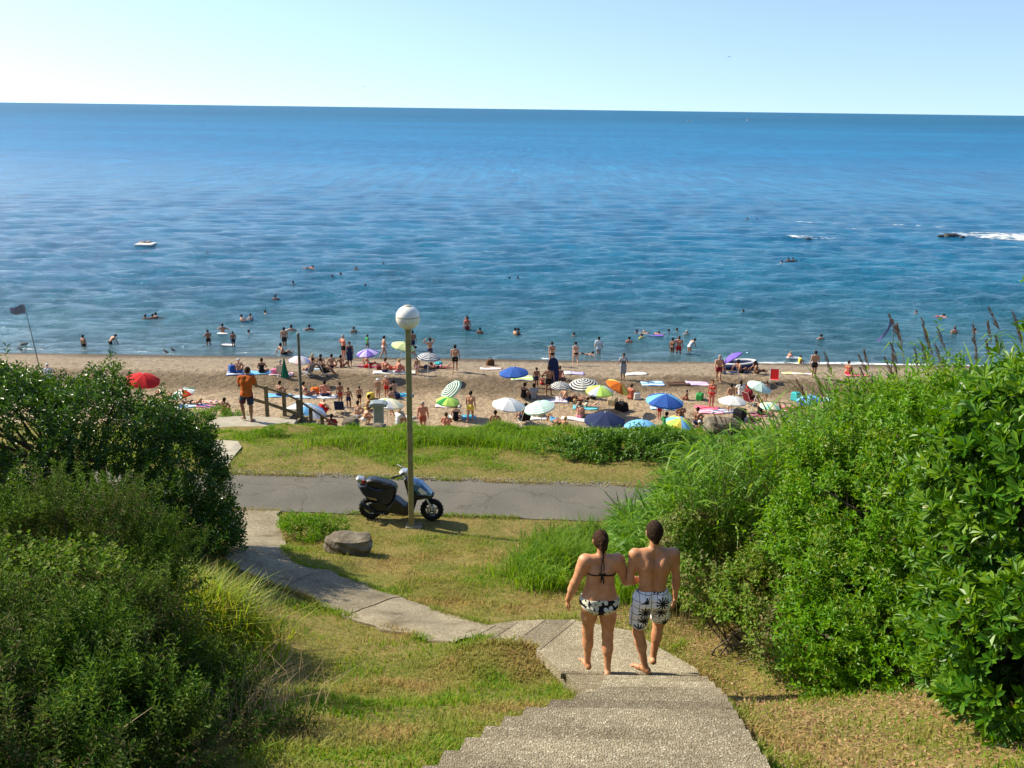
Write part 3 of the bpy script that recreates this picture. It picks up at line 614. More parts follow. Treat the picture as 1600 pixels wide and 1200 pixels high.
# ---- hedge-like bush beyond the road and small weeds on the bank
M_hedge = leaf_mat('hedge_leaf', [(.035, .10, .004), (.065, .165, .006), (.11, .23, .010), (.05, .13, .005)], .36, .45, .3)
bush('hedge_bush', 'dense green bush across the road, below the navy umbrella', 'bush',
     [(880, 720, 22.6, (.75, .6, .46)), (930, 714, 22.7, (.8, .6, .54)), (990, 711, 22.8, (.85, .6, .57)), (1050, 713, 22.9, (.7, .6, .55)), (1090, 716, 23, (.5, .5, .48)), (1020, 728, 22.1, (.8, .4, .38)), (920, 730, 22.1, (.7, .4, .34)), (1075, 734, 22.1, (.6, .4, .36)), (970, 738, 21.9, (.7, .3, .26))],
     M_hedge, 6400, 'alt', 7, .085, .05, .16, .6, seed=8, nb=26, fold=.12, gap=.2, r0=.02)
M_weed = leaf_mat('weed_leaf', [(.06, .15, .006), (.10, .23, .010), (.16, .30, .015)], .4, .55, .2)
for lab, rows, n_ in (('tangle of low green weeds at the end of the wooden rail, below the steps', [(425, 683, 24.2, (.38, .3, .15)), (475, 690, 24.2, (.35, .3, .15)), (395, 690, 24.0, (.3, .3, .12))], 700),
                   ('leafy weeds among the grey rocks left of the lamp post', [(560, 684, 24.8, (.5, .35, .22)), (510, 688, 24.5, (.4, .3, .18)), (625, 684, 24.8, (.42, .3, .2)), (590, 696, 24.2, (.4, .3, .18))], 900),
                   ('leafy weeds on the bank edge just right of the lamp post', [(700, 688, 24.7, (.5, .35, .22)), (760, 690, 24.6, (.5, .35, .22)), (820, 696, 24.2, (.45, .35, .22)), (730, 704, 23.8, (.5, .3, .2))], 1000),
                   ('round clump of bright green weeds beside the path and the boulder', [(480, 828, 16.9, (.36, .3, .13)), (515, 820, 17.2, (.3, .25, .10)), (460, 818, 17.3, (.2, .2, .09))], 520),
                   ('bright green patch of creeping weeds left of the orange-shirted boy', [(340, 650, 27.2, (.35, .3, .2)), (365, 655, 27.0, (.3, .3, .15)), (310, 655, 27.2, (.35, .3, .2))], 520)):
    bush('weed_clump', lab, 'weeds', rows, M_weed, n_, 'alt', 7, .06, .026, .14, .9, seed=n_ * .01, nb=8, hi=1.15, r0=.006)

# ---- grass (uncountable)
SLAB_PX = [(318, 664), (342, 652), (380, 650), (430, 652), (463, 656), (458, 664), (425, 668), (405, 682), (372, 686), (338, 677)]
FOOT_PX = [(338, 684), (372, 690), (378, 700), (366, 716), (352, 742), (330, 742), (330, 700)]
EXTRA_KEEP = [[tuple(on_z(px, py, 9.34)[:2]) for px, py in SLAB_PX], [tuple(on_z(px, py, 9.70)[:2]) for px, py in FOOT_PX]]
def keepout(x, y):
    m = inside(path_poly, x, y) | inside(road_poly, x, y)
    for q in stair_polys + EXTRA_KEEP: m |= inside(q, x, y)
    return ~m
M_turfb = leaf_mat('turf_blade', [(.06, .16, .006), (.11, .23, .010), (.18, .27, .018), (.28, .26, .05)], .36, .65, .15, [(.36, .28, .09), (.44, .32, .12), (.27, .19, .07), (.18, .21, .03)], .75)
def sow(name, label, n, xr, yr, hmin, hmax, w, mat, dens=None, hfun=None, keep=True, bend=(.2, .9), bias=(.1, 0)):
    x = rng.uniform(*xr, n); y = rng.uniform(*yr, n); ok = keepout(x, y) if keep else np.ones(n, bool)
    if dens is not None: ok &= rng.uniform(0, 1, n) < dens(x, y)
    x, y = x[ok], y[ok]; m = len(x); h = rng.uniform(hmin, hmax, m)
    if hfun is not None: h = h * hfun(x, y)
    P = np.stack([x, y, G(x, y) - .01], -1)
    V, F = blade_arrays(P, hdir(m, bias), h, w * rng.uniform(.6, 1.3, m), rng.uniform(*bend, m))
    o = obj(name, np_mesh(name, V, F), mat); return tag(o, label, 'grass', kind='stuff')
def tuft(x, y): return .55 + .9 * np.clip(.5 + .5 * wob(x, y, 5.1, 4) + .3 * wob(x, y, 11, 1), 0, 1.4)
sow('lawn_grass', 'short sunburnt grass on the slope around the stairs and path', 300000, (-4.6, 4.6), (3.6, 17.5), .03, .10, .0115, M_turfb,
    lambda x, y: np.clip(.5 + .5 * wob(x, y, 1.3, 2) + .35 * wob(x, y, 3.1, 6), .18, 1) * np.where(x > 1.9 + .03 * y, .30, 1) * np.where((x < .6 + (12 - y) * .3) & (y > 11), .8, 1), tuft)
M_long = leaf_mat('long_grass_blade', [(.06, .15, .005), (.10, .23, .008), (.16, .29, .012), (.2, .27, .03)], .42, .6, .2, [(.12, .25, .012), (.18, .27, .03), (.09, .2, .008)], .8)
sow('verge_grass', 'mixed green and straw grass on the strip between the road and the bank edge', 130000, (-11, 9), (21.0, 26.0), .05, .12, .017, M_long,
    lambda x, y: np.clip(.5 + .5 * wob(x, y, 1.1, 3) + .2 * sstep(22, 25, y), .15, 1) * sstep(21.0, 21.7, y + .2 * wob(x, y, 2, 1)), lambda x, y: (.7 + .9 * sstep(22.6, 24.6, y) * sstep(-6.0, -2, x)) * tuft(x, y) * (.6 + .8 * np.clip(.5 + wob(x, y, 2.7, 9), 0, 1.3)))
sow('verge_dry_grass', 'straw coloured dry grass fringe along both edges of the road', 42000, (-9, 9), (16.9, 22.4), .03, .08, .009, leaf_mat('straw_blade', [(.36, .28, .13), (.45, .36, .18), (.25, .22, .08), (.16, .18, .05)], .25, .8, .1), None, tuft)
def clump(name, label, cen, n, h, w, mat, sp, bias=(-.1, 0), bend=(.25, .95)):
    """tall grass in several clumps: centres from the photo"""
    Ps, hs = [], []
    for px, py, k in cen:
        c = on_ground(px, py); m = int(n * k); q = rng.normal(0, sp, (m, 2)) * [1, .7]; x = c.x + q[:, 0]; y = c.y + q[:, 1]
        ok = keepout(x, y); x, y = x[ok], y[ok]; Ps.append(np.stack([x, y, G(x, y) - .01], -1)); hs.append(h * rng.uniform(.45, 1.15, len(x)) * (.6 + .4 * min(1.3, k)))
    P = np.concatenate(Ps); hh = np.concatenate(hs); V, F = blade_arrays(P, hdir(len(P), bias), hh, w * rng.uniform(.6, 1.3, len(P)), rng.uniform(*bend, len(P)))
    return tag(obj(name, np_mesh(name, V, F), mat), label, 'grass', kind='stuff')
M_tallL = leaf_mat('yellow_green_blade', [(.12, .22, .01), (.20, .30, .015), (.30, .34, .03), (.32, .25, .05)], .5, .5, .3)
clump('tall_grass', 'tall yellow-green grass catching the sun between the gorse and the path', [(225, 950, .8), (255, 975, 1), (285, 985, 1), (310, 1000, 1.1), (335, 1005, 1.1), (360, 1015, 1), (380, 1030, .8), (300, 960, .8), (340, 985, .9)], 560, .80, .021, M_tallL, .18, bias=(.05, 0), bend=(.1, .9))
clump('long_grass', 'lush long green grass between the road and the walking couple', [(830, 900, .6), (860, 890, 1), (890, 890, 1), (930, 895, 1), (975, 900, 1), (1010, 915, 1.1), (1050, 915, 1.1), (870, 860, .9), (920, 855, .9), (970, 860, 1), (1020, 870, 1), (1000, 940, .7), (1045, 945, .8), (850, 920, .5)], 620, .68, .019, M_long, .25)
clump('seeding_grass', 'dry seeding grass stalks along the edge of the gorse mound', [(380, 960, 1), (330, 960, 1), (410, 1090, 1), (400, 1130, 1), (290, 960, 1), (360, 1150, .8)], 160, .62, .005, leaf_mat('dry_stalk', [(.40, .32, .17), (.3, .2, .1), (.48, .42, .25)], .3, .8, .1), .22)
clump('bank_grass', 'long grass tufts standing along the edge of the bank above the beach', [(650, 692, 1), (680, 690, 1.2), (710, 690, 1.2), (745, 690, 1.2), (780, 696, 1), (560, 690, .8), (510, 694, .8), (600, 700, .7), (820, 700, .8)], 380, .36, .018, M_long, .38)
# grass creeping over the edges of the path, the steps and the road
ex, ey, ez = [], [], []
def edge(P, zf, n, sp=.045):
    for (a, b) in zip(P[:-1], P[1:]):
        L_ = math.hypot(b[0] - a[0], b[1] - a[1]); m = int(n * L_) + 1; f = rng.uniform(0, 1, m); x = a[0] + (b[0] - a[0]) * f + rng.normal(0, sp, m); y = a[1] + (b[1] - a[1]) * f + rng.normal(0, sp, m)
        k = wob(x, y, 2.3, 8) + .5 * wob(x, y, 6, 3) > -.35; ex.append(x[k]); ey.append(y[k]); ez.append(zf(x[k], y[k]))
edge([p[:2] for p in pl], lambda x, y: G(x, y) + .01, 420); edge([p[:2] for p in pr], lambda x, y: G(x, y) + .01, 420)
edge([p[:2] for p in ra if -9 < p.x < 9], lambda x, y: G(x, y), 330, .05); edge([p[:2] for p in rb if -9 < p.x < 9], lambda x, y: G(x, y), 330, .05)
for T_, sg in ((TL, -1), (TR, 1)):
    yy = np.linspace(3.8, 7.7, 60); xx = np.interp(yy, *zip(*T_)) + sg * .05; edge(list(zip(xx, yy)), lambda x, y: G(x, y), 600, .04)
for q in ([(870, 1042), (838, 1016), (785, 1014), (712, 1008)], [(742, 978), (806, 968), (895, 966), (985, 984), (1032, 1010), (1092, 1044), (1112, 1072)]):
    edge([tuple(on_z(px, py, 11.9)[:2]) for px, py in q], lambda x, y: np.maximum(G(x, y), 11.3), 520, .05)
x, y, z = np.concatenate(ex), np.concatenate(ey), np.concatenate(ez); m = len(x); V, F = blade_arrays(np.stack([x, y, z - .01], -1), hdir(m), rng.uniform(.04, .13, m), rng.uniform(.008, .016, m), rng.uniform(.2, .95, m))
tag(obj('edge_grass', np_mesh('edge_grass', V, F), M_turfb), 'ragged grass creeping over the edges of path, steps and road', 'grass', kind='stuff')
# loose gravel along the far edge of the road
n = 5200; f = rng.uniform(-7, 3.5, n); yb = np.interp(f, [p.x for p in ra], [p.y for p in ra]); y = yb + np.abs(rng.normal(0, .14, n)) - .05; P = np.stack([f, y, G(f, y) + .006], -1); d = rdir(n); sz_ = rng.uniform(.008, .03, n)
o = leaves('gravel', leaf_mat('gravel_stone', [(.25, .22, .18), (.36, .33, .28), (.18, .16, .13), (.45, .42, .37)], .02, .9, .1), None, P, d * [1, 1, .3], nrm(rng.normal(0, .3, (n, 3)) + [0, 0, 1]), sz_ * 1.6, sz_ * 1.5, fold=.3); tag(o, 'loose pale gravel along the far edge of the road', 'gravel', kind='stuff')
# dead leaves and twigs lying on the dry ground at the right
n = 26000; x = rng.uniform(1.2, 4.8, n); y = rng.uniform(4.5, 13.0, n); ok = keepout(x, y); x, y = x[ok], y[ok]; n = len(x)
o = leaves('leaf_litter', leaf_mat('dead_leaf', [(.20, .10, .05), (.32, .19, .09), (.42, .30, .16), (.14, .08, .05)], .15, .8, .1), None, np.stack([x, y, G(x, y) + .008], -1), nrm(rng.normal(size=(n, 3)) * [1, 1, .25]), nrm(rng.normal(0, .4, (n, 3)) + [0, 0, 1]), rng.uniform(.02, .06, n), rng.uniform(.006, .024, n), fold=.15)
tag(o, 'brown dead leaves and stalks littering the dry ground below the right-hand bushes', 'leaf litter', kind='stuff')

# ============================================================ objects between the stairs and the sea
M_post = pm('olive_paint', [(.3, (.20, .17, .07)), (.5, (.27, .235, .10)), (.72, (.32, .28, .14))], 8, 4, .5, .1, 60, .35)
M_globe = pm('opal_globe', (.78, .77, .70), 2, 2, .22, spec=.5)
M_globeb = pm('globe_collar', (.35, .33, .25), 2, 2, .4)
lb = on_ground(643, 823)
t = empty('street_lamp', lb, 'olive square-section lamp post with white globe standing beside the scooter', 'street lamp')
top = at_Y(642, 514, lb.y).z - lb.z
m = MB(); m.box((0, 0, top / 2 - .1), (.104, .104, top + .2), bev=.006); m.box((0, 0, .32), (.03, .108, .22), mi=0); m.build('post', M_post, t)
m = MB(); m.box((.05, .02, .0), (.36, .26, .09), bev=.03); m.build('footing', M_conc, t)
m = MB(); pr_ = [(.001, -.232)] + [(.232 * math.sin(a), -.232 * math.cos(a)) for a in np.linspace(.12, PI - .25, 22)] + [(.05, .232), (.001, .233)]
m.lathe(pr_, (0, 0, top + .225), 28); g_ = m.build('globe', M_globe, t)
m = MB(); m.lathe([(.05, -.02), (.075, -.02), (.075, .05), (.06, .06)], (0, 0, top), 16); m.lathe([(.2335, -.008), (.2345, 0), (.2335, .008)], (0, 0, top + .245), 28); m.lathe([(.001, .012), (.075, .006), (.085, -.012)], (0, 0, top + .45), 16); m.build('collar', M_globeb, t)

# ---- scooter
M_blk = pm('black_plastic', (.012, .012, .014), 20, 3, .38, .05, 60, .5)
M_seat = pm('black_vinyl', (.014, .014, .016), 20, 3, .33, .1, 50, .55)
M_tyre = pm('rubber', (.013, .012, .012), 20, 3, .75, .3, 90, .2)
M_rim = pm('dark_alloy', (.03, .03, .032), 10, 2, .35, metal=.6)
M_blue = pm('blue_fairing', [(.35, (.03, .08, .20)), (.55, (.06, .17, .36)), (.68, (.40, .50, .58))], 9, 2, .25, spec=.5, coat=.4)
M_navy = pm('dark_blue_plastic', (.012, .014, .03), 10, 2, .3, spec=.5, coat=.2)
M_silver = pm('silver_paint', (.5, .5, .5), 10, 2, .3, metal=.7)
M_red = pm('red_lens', (.5, .03, .03), 4, 2, .25, spec=.5)
M_white = pm('white_plastic', (.72, .72, .70), 4, 2, .4)
M_gold = pm('gold_decal', (.38, .26, .10), 10, 2, .4)
M_glass = pm('clear_lens', (.55, .6, .62), 4, 2, .1, spec=.6)
sb = on_ground(627, 812)
sc = empty('motor_scooter', (sb.x, sb.y, sb.z + .01), 'black scooter with blue front fairing parked facing right behind the lamp post', 'scooter', rz=R(-2))
def sx(u): return (u - 762) / 600
def sz(v): return (905 - v) / 560
def prof(pts): return [(sx(u), sz(v)) for u, v in pts]
def wheel(u):
    r = .235; w = empty_part('wheel', sc, (sx(u), 0, r))
    m = MB(); pr = [(r - .075, -.05), (r - .06, -.062), (r - .02, -.062), (r - .004, -.035), (r, 0), (r - .004, .035), (r - .02, .062), (r - .06, .062), (r - .075, .05), (r - .075, -.05)]
    m.lathe(pr, seg=32, axis='Y')
    for k in range(20):
        a = 2 * PI * k / 20; m.box((math.cos(a) * (r - .002), 0, math.sin(a) * (r - .002)), (.02, .1, .012), Matrix.Rotation(-a, 3, 'Y'))
    m.build('tyre', M_tyre, w)
    m = MB(); m.lathe([(r - .07, -.045), (r - .095, -.045), (r - .105, -.02), (r - .105, .02), (r - .095, .045), (r - .07, .045)], seg=28, axis='Y'); m.lathe([(.001, -.05), (.04, -.05), (.045, .05), (.001, .05)], seg=14, axis='Y')
    for k in range(5):
        a = 2 * PI * k / 5 + .3; m.box((math.cos(a) * .085, 0, math.sin(a) * .085), (.11, .03, .028), Matrix.Rotation(-a, 3, 'Y'))
    m.build('rim', M_rim, w)
    m = MB(); m.lathe([(.055, -.056), (.10, -.056), (.10, -.05), (.055, -.05)], seg=24, axis='Y'); m.lathe([(.001, -.07), (.018, -.07), (.018, -.05)], seg=10, axis='Y'); m.build('brake_disc', M_silver, w)
def empty_part(name, parent, loc):
    o = bpy.data.objects.new(name, None); COL.objects.link(o); o.parent = parent; o.location = loc; o.empty_display_size = .1; return o
wheel(383); wheel(1145)
m = MB(); m.extrude(prof([(240, 480), (330, 462), (480, 505), (700, 478), (722, 520), (700, 620), (650, 700), (560, 715), (490, 655), (360, 640), (300, 585)]), -.15, .15, bev=.05); bd = m.build('rear_body', M_navy, sc)
m = MB(); m.extrude(prof([(350, 600), (470, 622), (490, 648), (400, 632)]), -.156, -.148); m.build('decal', M_gold, bd)
m = MB(); m.extrude(prof([(330, 472), (345, 415), (400, 399), (470, 400), (560, 424), (640, 442), (700, 474), (722, 520), (690, 560), (600, 520), (480, 512)]), -.135, .135, bev=.045); m.build('seat', M_seat, sc)
m = MB(); m.extrude(prof([(585, 768), (640, 690), (690, 630), (730, 640), (800, 700), (872, 742), (885, 822), (800, 828), (610, 796)]), -.16, .16, bev=.03); fb = m.build('footboard', M_blk, sc)
m = MB()
for k in range(6): m.box((sx(735 + k * 20), 0, sz(660 + k * 15) + .015), (.012, .24, .012))
m.build('tread_ribs', M_rim, fb)
m = MB(); m.extrude(prof([(840, 780), (865, 620), (835, 470), (808, 365), (838, 340), (880, 400), (950, 520), (985, 600), (960, 680), (930, 770), (880, 822)]), -.17, .17, bev=.05); m.build('leg_shield', M_blk, sc)
m = MB(); m.extrude(prof([(895, 395), (955, 410), (1040, 445), (1105, 515), (1150, 560), (1140, 588), (1050, 575), (960, 560), (905, 500)]), -.15, .15, bev=.05); ff = m.build('front_fairing', M_blue, sc)
m = MB(); m.extrude(prof([(985, 500), (1020, 470), (1080, 520), (1100, 550), (1030, 560)]), -.157, -.147, bev=.003); m.build('white_panel', M_white, ff)
m = MB(); m.lathe([(.001, .02), (.05, .015), (.06, -.03)], seg=16, axis='X'); m.build('headlight', M_glass, ff, (sx(1118), -.06, sz(535)))
m = MB(); m.extrude(prof([(950, 585), (1060, 595), (1168, 570), (1176, 590), (1150, 618), (1060, 628), (1000, 640), (960, 640)]), -.11, .11, bev=.03); m.build('front_mudguard', M_blk, sc)
for s_ in (-.09, .09):
    m = MB(); m.tube([(sx(1075), s_, sz(610)), (sx(1130), s_, sz(700)), (sx(1152), s_, sz(765))], [.022, .02, .026], 10); m.build('fork_leg', M_silver, sc)
m = MB(); m.extrude(prof([(755, 312), (790, 290), (850, 285), (880, 320), (860, 370), (830, 360), (790, 340)]), -.1, .1, bev=.03); hc = m.build('handlebar_cover', M_silver, sc)
for s_ in (-1, 1):
    m = MB(); m.tube([(sx(820), s_ * .09, sz(322)), (sx(790), s_ * .2, sz(316)), (sx(735), s_ * .30, sz(312))], .016, 8); m.tube([(sx(765), s_ * .24, sz(316)), (sx(695), s_ * .37, sz(314))], .021, 8); m.tube([(sx(800), s_ * .17, sz(325)), (sx(770), s_ * .3, sz(332))], .007, 6); m.build('grip', M_blk, hc)
m = MB(); m.extrude(prof([(220, 400), (250, 388), (310, 398), (335, 430), (320, 470), (270, 475), (225, 440)]), -.09, .09, bev=.03); rk = m.build('grab_rail', M_silver, sc)
m = MB(); m.extrude(prof([(285, 420), (320, 405), (336, 455), (300, 470)]), -.096, .096, bev=.01); m.build('tail_light', M_red, sc)
m = MB(); m.box((sx(282), 0, sz(560)), (.012, .17, .13), Matrix.Rotation(R(-25), 3, 'Y'), bev=.004); m.build('number_plate', M_white, sc)
m = MB(); m.extrude(prof([(360, 690), (520, 660), (640, 720), (650, 800), (590, 838), (520, 812), (400, 810)]), -.12, .10, bev=.03); m.tube([(sx(600), -.13, sz(800)), (sx(480), -.15, sz(800)), (sx(400), -.16, sz(770))], .02, 8); m.build('engine', M_blk, sc)
m = MB(); m.tube([(sx(440), -.16, sz(775)), (sx(400), -.165, sz(760)), (sx(300), -.17, sz(690)), (sx(280), -.17, sz(676))], [.03, .05, .05, .03], 12); m.build('exhaust', M_rim, sc)
m = MB(); m.tube([(sx(480), .1, sz(660)), (sx(420), .1, sz(770))], .02, 8); m.tube([(sx(520), .12, sz(820)), (sx(500), .2, 0.0)], .012, 6); m.build('side_stand', M_rim, sc)

# ---- rocks
M_rock = pm('weathered_stone', [(.3, (.075, .06, .042)), (.5, (.15, .125, .09)), (.7, (.26, .23, .18))], 4, 7, .9, 1, 18, .15)
M_rockd = pm('wet_dark_rock', (.03, .026, .022), 4, 6, .5, 1, 10, .4)
def rock_mesh(d, seed, boxy=.55, res=14):
    V = []; F = []; n = res
    for i in range(n + 1):
        th = PI * i / n
        for j in range(2 * n):
            ph = PI * j / n; v = Vector((math.sin(th) * math.cos(ph), math.sin(th) * math.sin(ph), math.cos(th)))
            mx = max(abs(v.x), abs(v.y), abs(v.z)); v = v * (1 - boxy) + v / mx * boxy * .82
            f = 1 + .09 * math.sin(v.x * 4 + seed) * math.cos(v.y * 5 + seed * 2) + .05 * math.sin(v.z * 9 + v.x * 7 + seed)
            V.append((v.x * d[0] * f, v.y * d[1] * f, v.z * d[2] * f))
    for i in range(n):
        for j in range(2 * n): F.append([i * 2 * n + j, i * 2 * n + 2 * n + j, i * 2 * n + 2 * n + (j + 1) % (2 * n), i * 2 * n + (j + 1) % (2 * n)])
    return np_mesh('rock', V, F, False)
def rock(name, label, cat, c, d, seed, mat=None, boxy=.55, rz=0, group=None):
    o = obj(name, rock_mesh(d, seed, boxy), mat or M_rock); o.location = c; o.rotation_euler = (0, 0, rz); return tag(o, label, cat, group)
p_ = on_ground(541, 868); rock('boulder', 'flat-topped stone boulder on the grass beside the concrete path', 'boulder', p_ + Vector((0, .30, .07)), (.47, .30, .22), 2.3, boxy=.62, rz=-.12)
for px, py, Y, d, lab in ((605, 684, 24.6, (.38, .3, .14), 'low grey rock in the weeds just left of the lamp post'), (548, 664, 26.0, (.33, .26, .24), 'square grey concrete-like rock at the bank edge beyond the rail'), (1128, 668, 25.2, (.55, .4, .30), 'grey slab rock at the bank edge left of the reeds'), (592, 668, 26, (.24, .2, .12), 'small grey rock at the bank edge below the litter bin'), (800, 672, 25.4, (.35, .3, .18), 'dark rock on the bank edge left of the hedge-like bush'), (478, 682, 25.2, (.25, .2, .15), 'pale stone at the foot of the metal pole')):
    rock('rock', lab, 'rock', at_Y(px, py, Y), d, px * .37, boxy=.5, rz=px)

# ---- viewing slab, wooden steps and handrail
def slab(name, pix, z, th, mat, label=None, cat=None):
    m = MB(); m.prism([tuple(on_z(px, py, z)[:2]) for px, py in pix], z - th, z); return m.build(name, mat)
M_slab = pm('pale_concrete', [(.3, (.26, .23, .175)), (.7, (.40, .36, .28))], 3, 7, .9, .4, 40, .15)
tag(slab('concrete_slab', SLAB_PX[::-1], 9.34, .6, M_slab), 'pale concrete slab at the top of the wooden beach steps', 'slab')
q = FOOT_PX; o = obj('footpath', np_mesh('footpath', [(*on_z(px, py, 9.70)[:2], float(G(*on_z(px, py, 9.70)[:2])) + .03) for px, py in q], [list(range(len(q)))[::-1]]), M_slab); tag(o, kind='structure')
M_wood = pm('weathered_timber', [(.3, (.13, .10, .055)), (.6, (.23, .18, .105)), (.8, (.30, .25, .16))], 7, 6, .85, .5, 60, .15)
def yr(px): return 26.75 + max(0, px - 415) * .012
t = empty('handrail', at_Y(440, 665, yr(440)), 'weathered timber handrail sloping down beside the beach steps', 'handrail'); t0 = t.location.copy()
def rel(v): return Vector(v) - t0
for px, y0, y1, w in ((415, 603, 655, .10), (443, 613, 662, .10), (467, 624, 672, .17), (485, 637, 676, .10), (503, 648, 690, .10)):
    a = at_Y(px, y0, yr(px)); b = at_Y(px, y1, yr(px)); m = MB(); m.box(rel((a.x, a.y, (a.z + b.z) / 2 - .2)), (w, .10, a.z - b.z + .4), bev=.008); m.build('post', M_wood, t)
def beam(pts, w, h, nm):
    m = MB(); P = [rel(at_Y(px, py, yr(px) - .08)) for px, py in pts]
    for a, b in zip(P[:-1], P[1:]):
        d = b - a; m.box((a + b) / 2, (d.length + .03, w, h), d.to_track_quat('X', 'Z').to_matrix(), bev=.008)
    m.build(nm, M_wood, t)
beam([(392, 598), (403, 603), (443, 614)], .09, .06, 'top_rail'); beam([(443, 614), (467, 626), (530, 668)], .09, .06, 'top_rail'); beam([(396, 624), (420, 631), (466, 647)], .05, .09, 'mid_rail'); beam([(466, 647), (500, 672)], .05, .09, 'mid_rail')
t = empty('beach_steps', at_Y(470, 672, 26.6), 'dark timber steps zigzagging down from the slab to the beach', 'steps'); t0 = t.location.copy()
for k in range(8):
    a = rel(at_Y(438 + k * 13, 657 + k * 5.2, 26.7 + k * .1)); m = MB(); m.box(a + Vector((.08, .5, 0)), (.34, 1.1, .045), bev=.006); m.build('step_board', M_wood, t)
m = MB(); a, b = rel(at_Y(430, 664, 26.6)), rel(at_Y(545, 712, 27.3)); d = b - a
for yy in (0, 1.05): m.box((a + b) / 2 + Vector((0, yy, -.10)), (d.length, .05, .2), Matrix.Rotation(-math.atan2(d.z, d.x), 3, 'Y'))
for k in range(8):
    c = rel(at_Y(445 + k * 13, 663 + k * 5.2, 26.64 + k * .1)); m.add([c + Vector(v) for v in ((-.14, 0, -.1), (.14, 0, -.1), (.14, 0, .07), (-.14, .05, -.1), (.14, .05, -.1), (.14, .05, .07))], [(0, 1, 2), (5, 4, 3), (0, 3, 4, 1), (1, 4, 5, 2), (2, 5, 3, 0)])
m.build('stringer', M_wood, t)
M_galv = pm('galvanised_steel', (.13, .135, .12), 6, 3, .5, metal=.4)
a = at_Y(467.5, 527, 26.9); b = at_Y(467.5, 668, 26.9); t = empty('metal_pole', (b.x, 26.9 + .45, b.z - .2), 'tall thin grey metal pole rising beside the timber handrail', 'pole')
m = MB(); m.tube([(0, 0, 0), (0, 0, a.z - b.z + .2)], .042, 10); m.build('tube', M_galv, t); m = MB(); m.lathe([(.001, .03), (.044, .02), (.046, -.02)], (0, 0, a.z - b.z + .2), 10); m.build('cap', M_galv, t)
M_bin = pm('grey_blue_plastic', (.20, .24, .25), 4, 3, .5)
b = on_beach(592, 664); k_ = .9; t = empty('litter_bin', at_Y(592, 664, 40) * 1, 'grey blue-lidded litter bin on a stand at the back of the beach', 'bin'); t.location.z = t.location.z; 
m = MB(); m.box((0, 0, .45), (.42, .35, .9), bev=.03); m.build('body', M_bin, t); m = MB(); m.extrude([(-.38, .9), (.38, .9), (.36, 1.02), (.2, 1.08), (-.2, 1.08), (-.36, 1.02)], -.28, .28, bev=.03); m.build('lid', M_bin, t)
m = MB(); m.box((0, 0, -1.2), (.12, .12, 2.4)); m.build('stand', M_galv, t)

# ---- flags
def cloth_mesh(w, h, nx, ny, f):
    V = [f(i / nx, j / ny) for j in range(ny + 1) for i in range(nx + 1)]; F = [[j * (nx + 1) + i, j * (nx + 1) + i + 1, (j + 1) * (nx + 1) + i + 1, (j + 1) * (nx + 1) + i] for j in range(ny) for i in range(nx)]
    return np_mesh('flag', V, F, True)
M_flag = pm('blue_grey_cloth', (.12, .15, .22), 5, 3, .8); M_flag2 = pm('slate_blue_cloth', (.10, .12, .30), 5, 3, .8)
a = at_Y(62, 566, 60); b = at_Y(38, 476, 60)
t = empty('flag', (a.x, a.y, float(B(a.x, a.y)) - .1), 'blue-grey flag on a thin leaning pole at the far left of the beach', 'flag'); d = b - t.location
m = MB(); m.tube([(0, 0, 0), d], [.035, .02], 6); m.build('pole', M_galv, t)
obj('cloth', cloth_mesh(1, 1, 8, 5, lambda u, v: (d.x - u * .95, d.y + .1 * math.sin(u * 6), d.z - .62 * v * (1 - .35 * u) - .22 * u + .05 * math.sin(u * 7 + v))), M_flag, t)
a = at_Y(1396, 575, 58); b = at_Y(1397, 499, 58); a.z = float(B(a.x, a.y))
t = empty('flag', a, 'narrow slate-blue flag drooping above the reed plumes on the right', 'flag'); d = b - a
m = MB(); m.tube([(0, 0, 0), d], [.035, .02], 6); m.build('pole', M_galv, t)
obj('cloth', cloth_mesh(1, 1, 4, 8, lambda u, v: (d.x - u * .28 * (1 - .6 * v) - .72 * v ** 1.4 + .06 * math.sin(v * 5), d.y + .08 * math.sin(v * 6 + u * 2), d.z - 1.45 * v + .05 * u)), M_flag2, t)

# ---- out at sea
M_pale = pm('raft_white', (.62, .58, .52), 3, 3, .6)
w_ = on_z(228, 383, 0); t = empty('swimming_raft', (w_.x, w_.y, 0), 'flat white swimming raft floating far out on the left', 'raft')
m = MB(); m.box((0, 0, .10), (2.3, 2.0, .28), bev=.05); m.build('deck', M_pale, t); m = MB(); m.box((0, 0, -.10), (2.2, 1.9, .3), bev=.05); m.build('float', M_blk, t)
for px, py, c, lab in ((1076, 189.5, 'small white motor boat near the horizon, the left of two', -1), (1169, 188.5, 'small white cabin boat near the horizon, the right of two', 1)):
    w_ = on_z(px, py, 0); t = empty('motor_boat', (w_.x, w_.y, 0), c, 'boat', rz=.3 * lab)
    m = MB(); m.extrude([(-3.2, .0), (3.0, .0), (4.2, 1.3), (-3.4, 1.1)], -1.2, 1.2, bev=.3); m.build('hull', M_white, t); m = MB(); m.extrude([(-1.6, 1.1), (1.4, 1.2), (.6, 2.8 + lab * .4), (-1.4, 2.8 + lab * .4)], -.9, .9, bev=.15); m.build('cabin', M_bin, t)
    m = MB(); m.tube([(-.4, 0, 2.6), (-.5, 0, 4.6)], .06, 6); m.build('mast', M_galv, t)
M_gull = pm('gull_grey', (.10, .10, .11), 4, 2, .8)
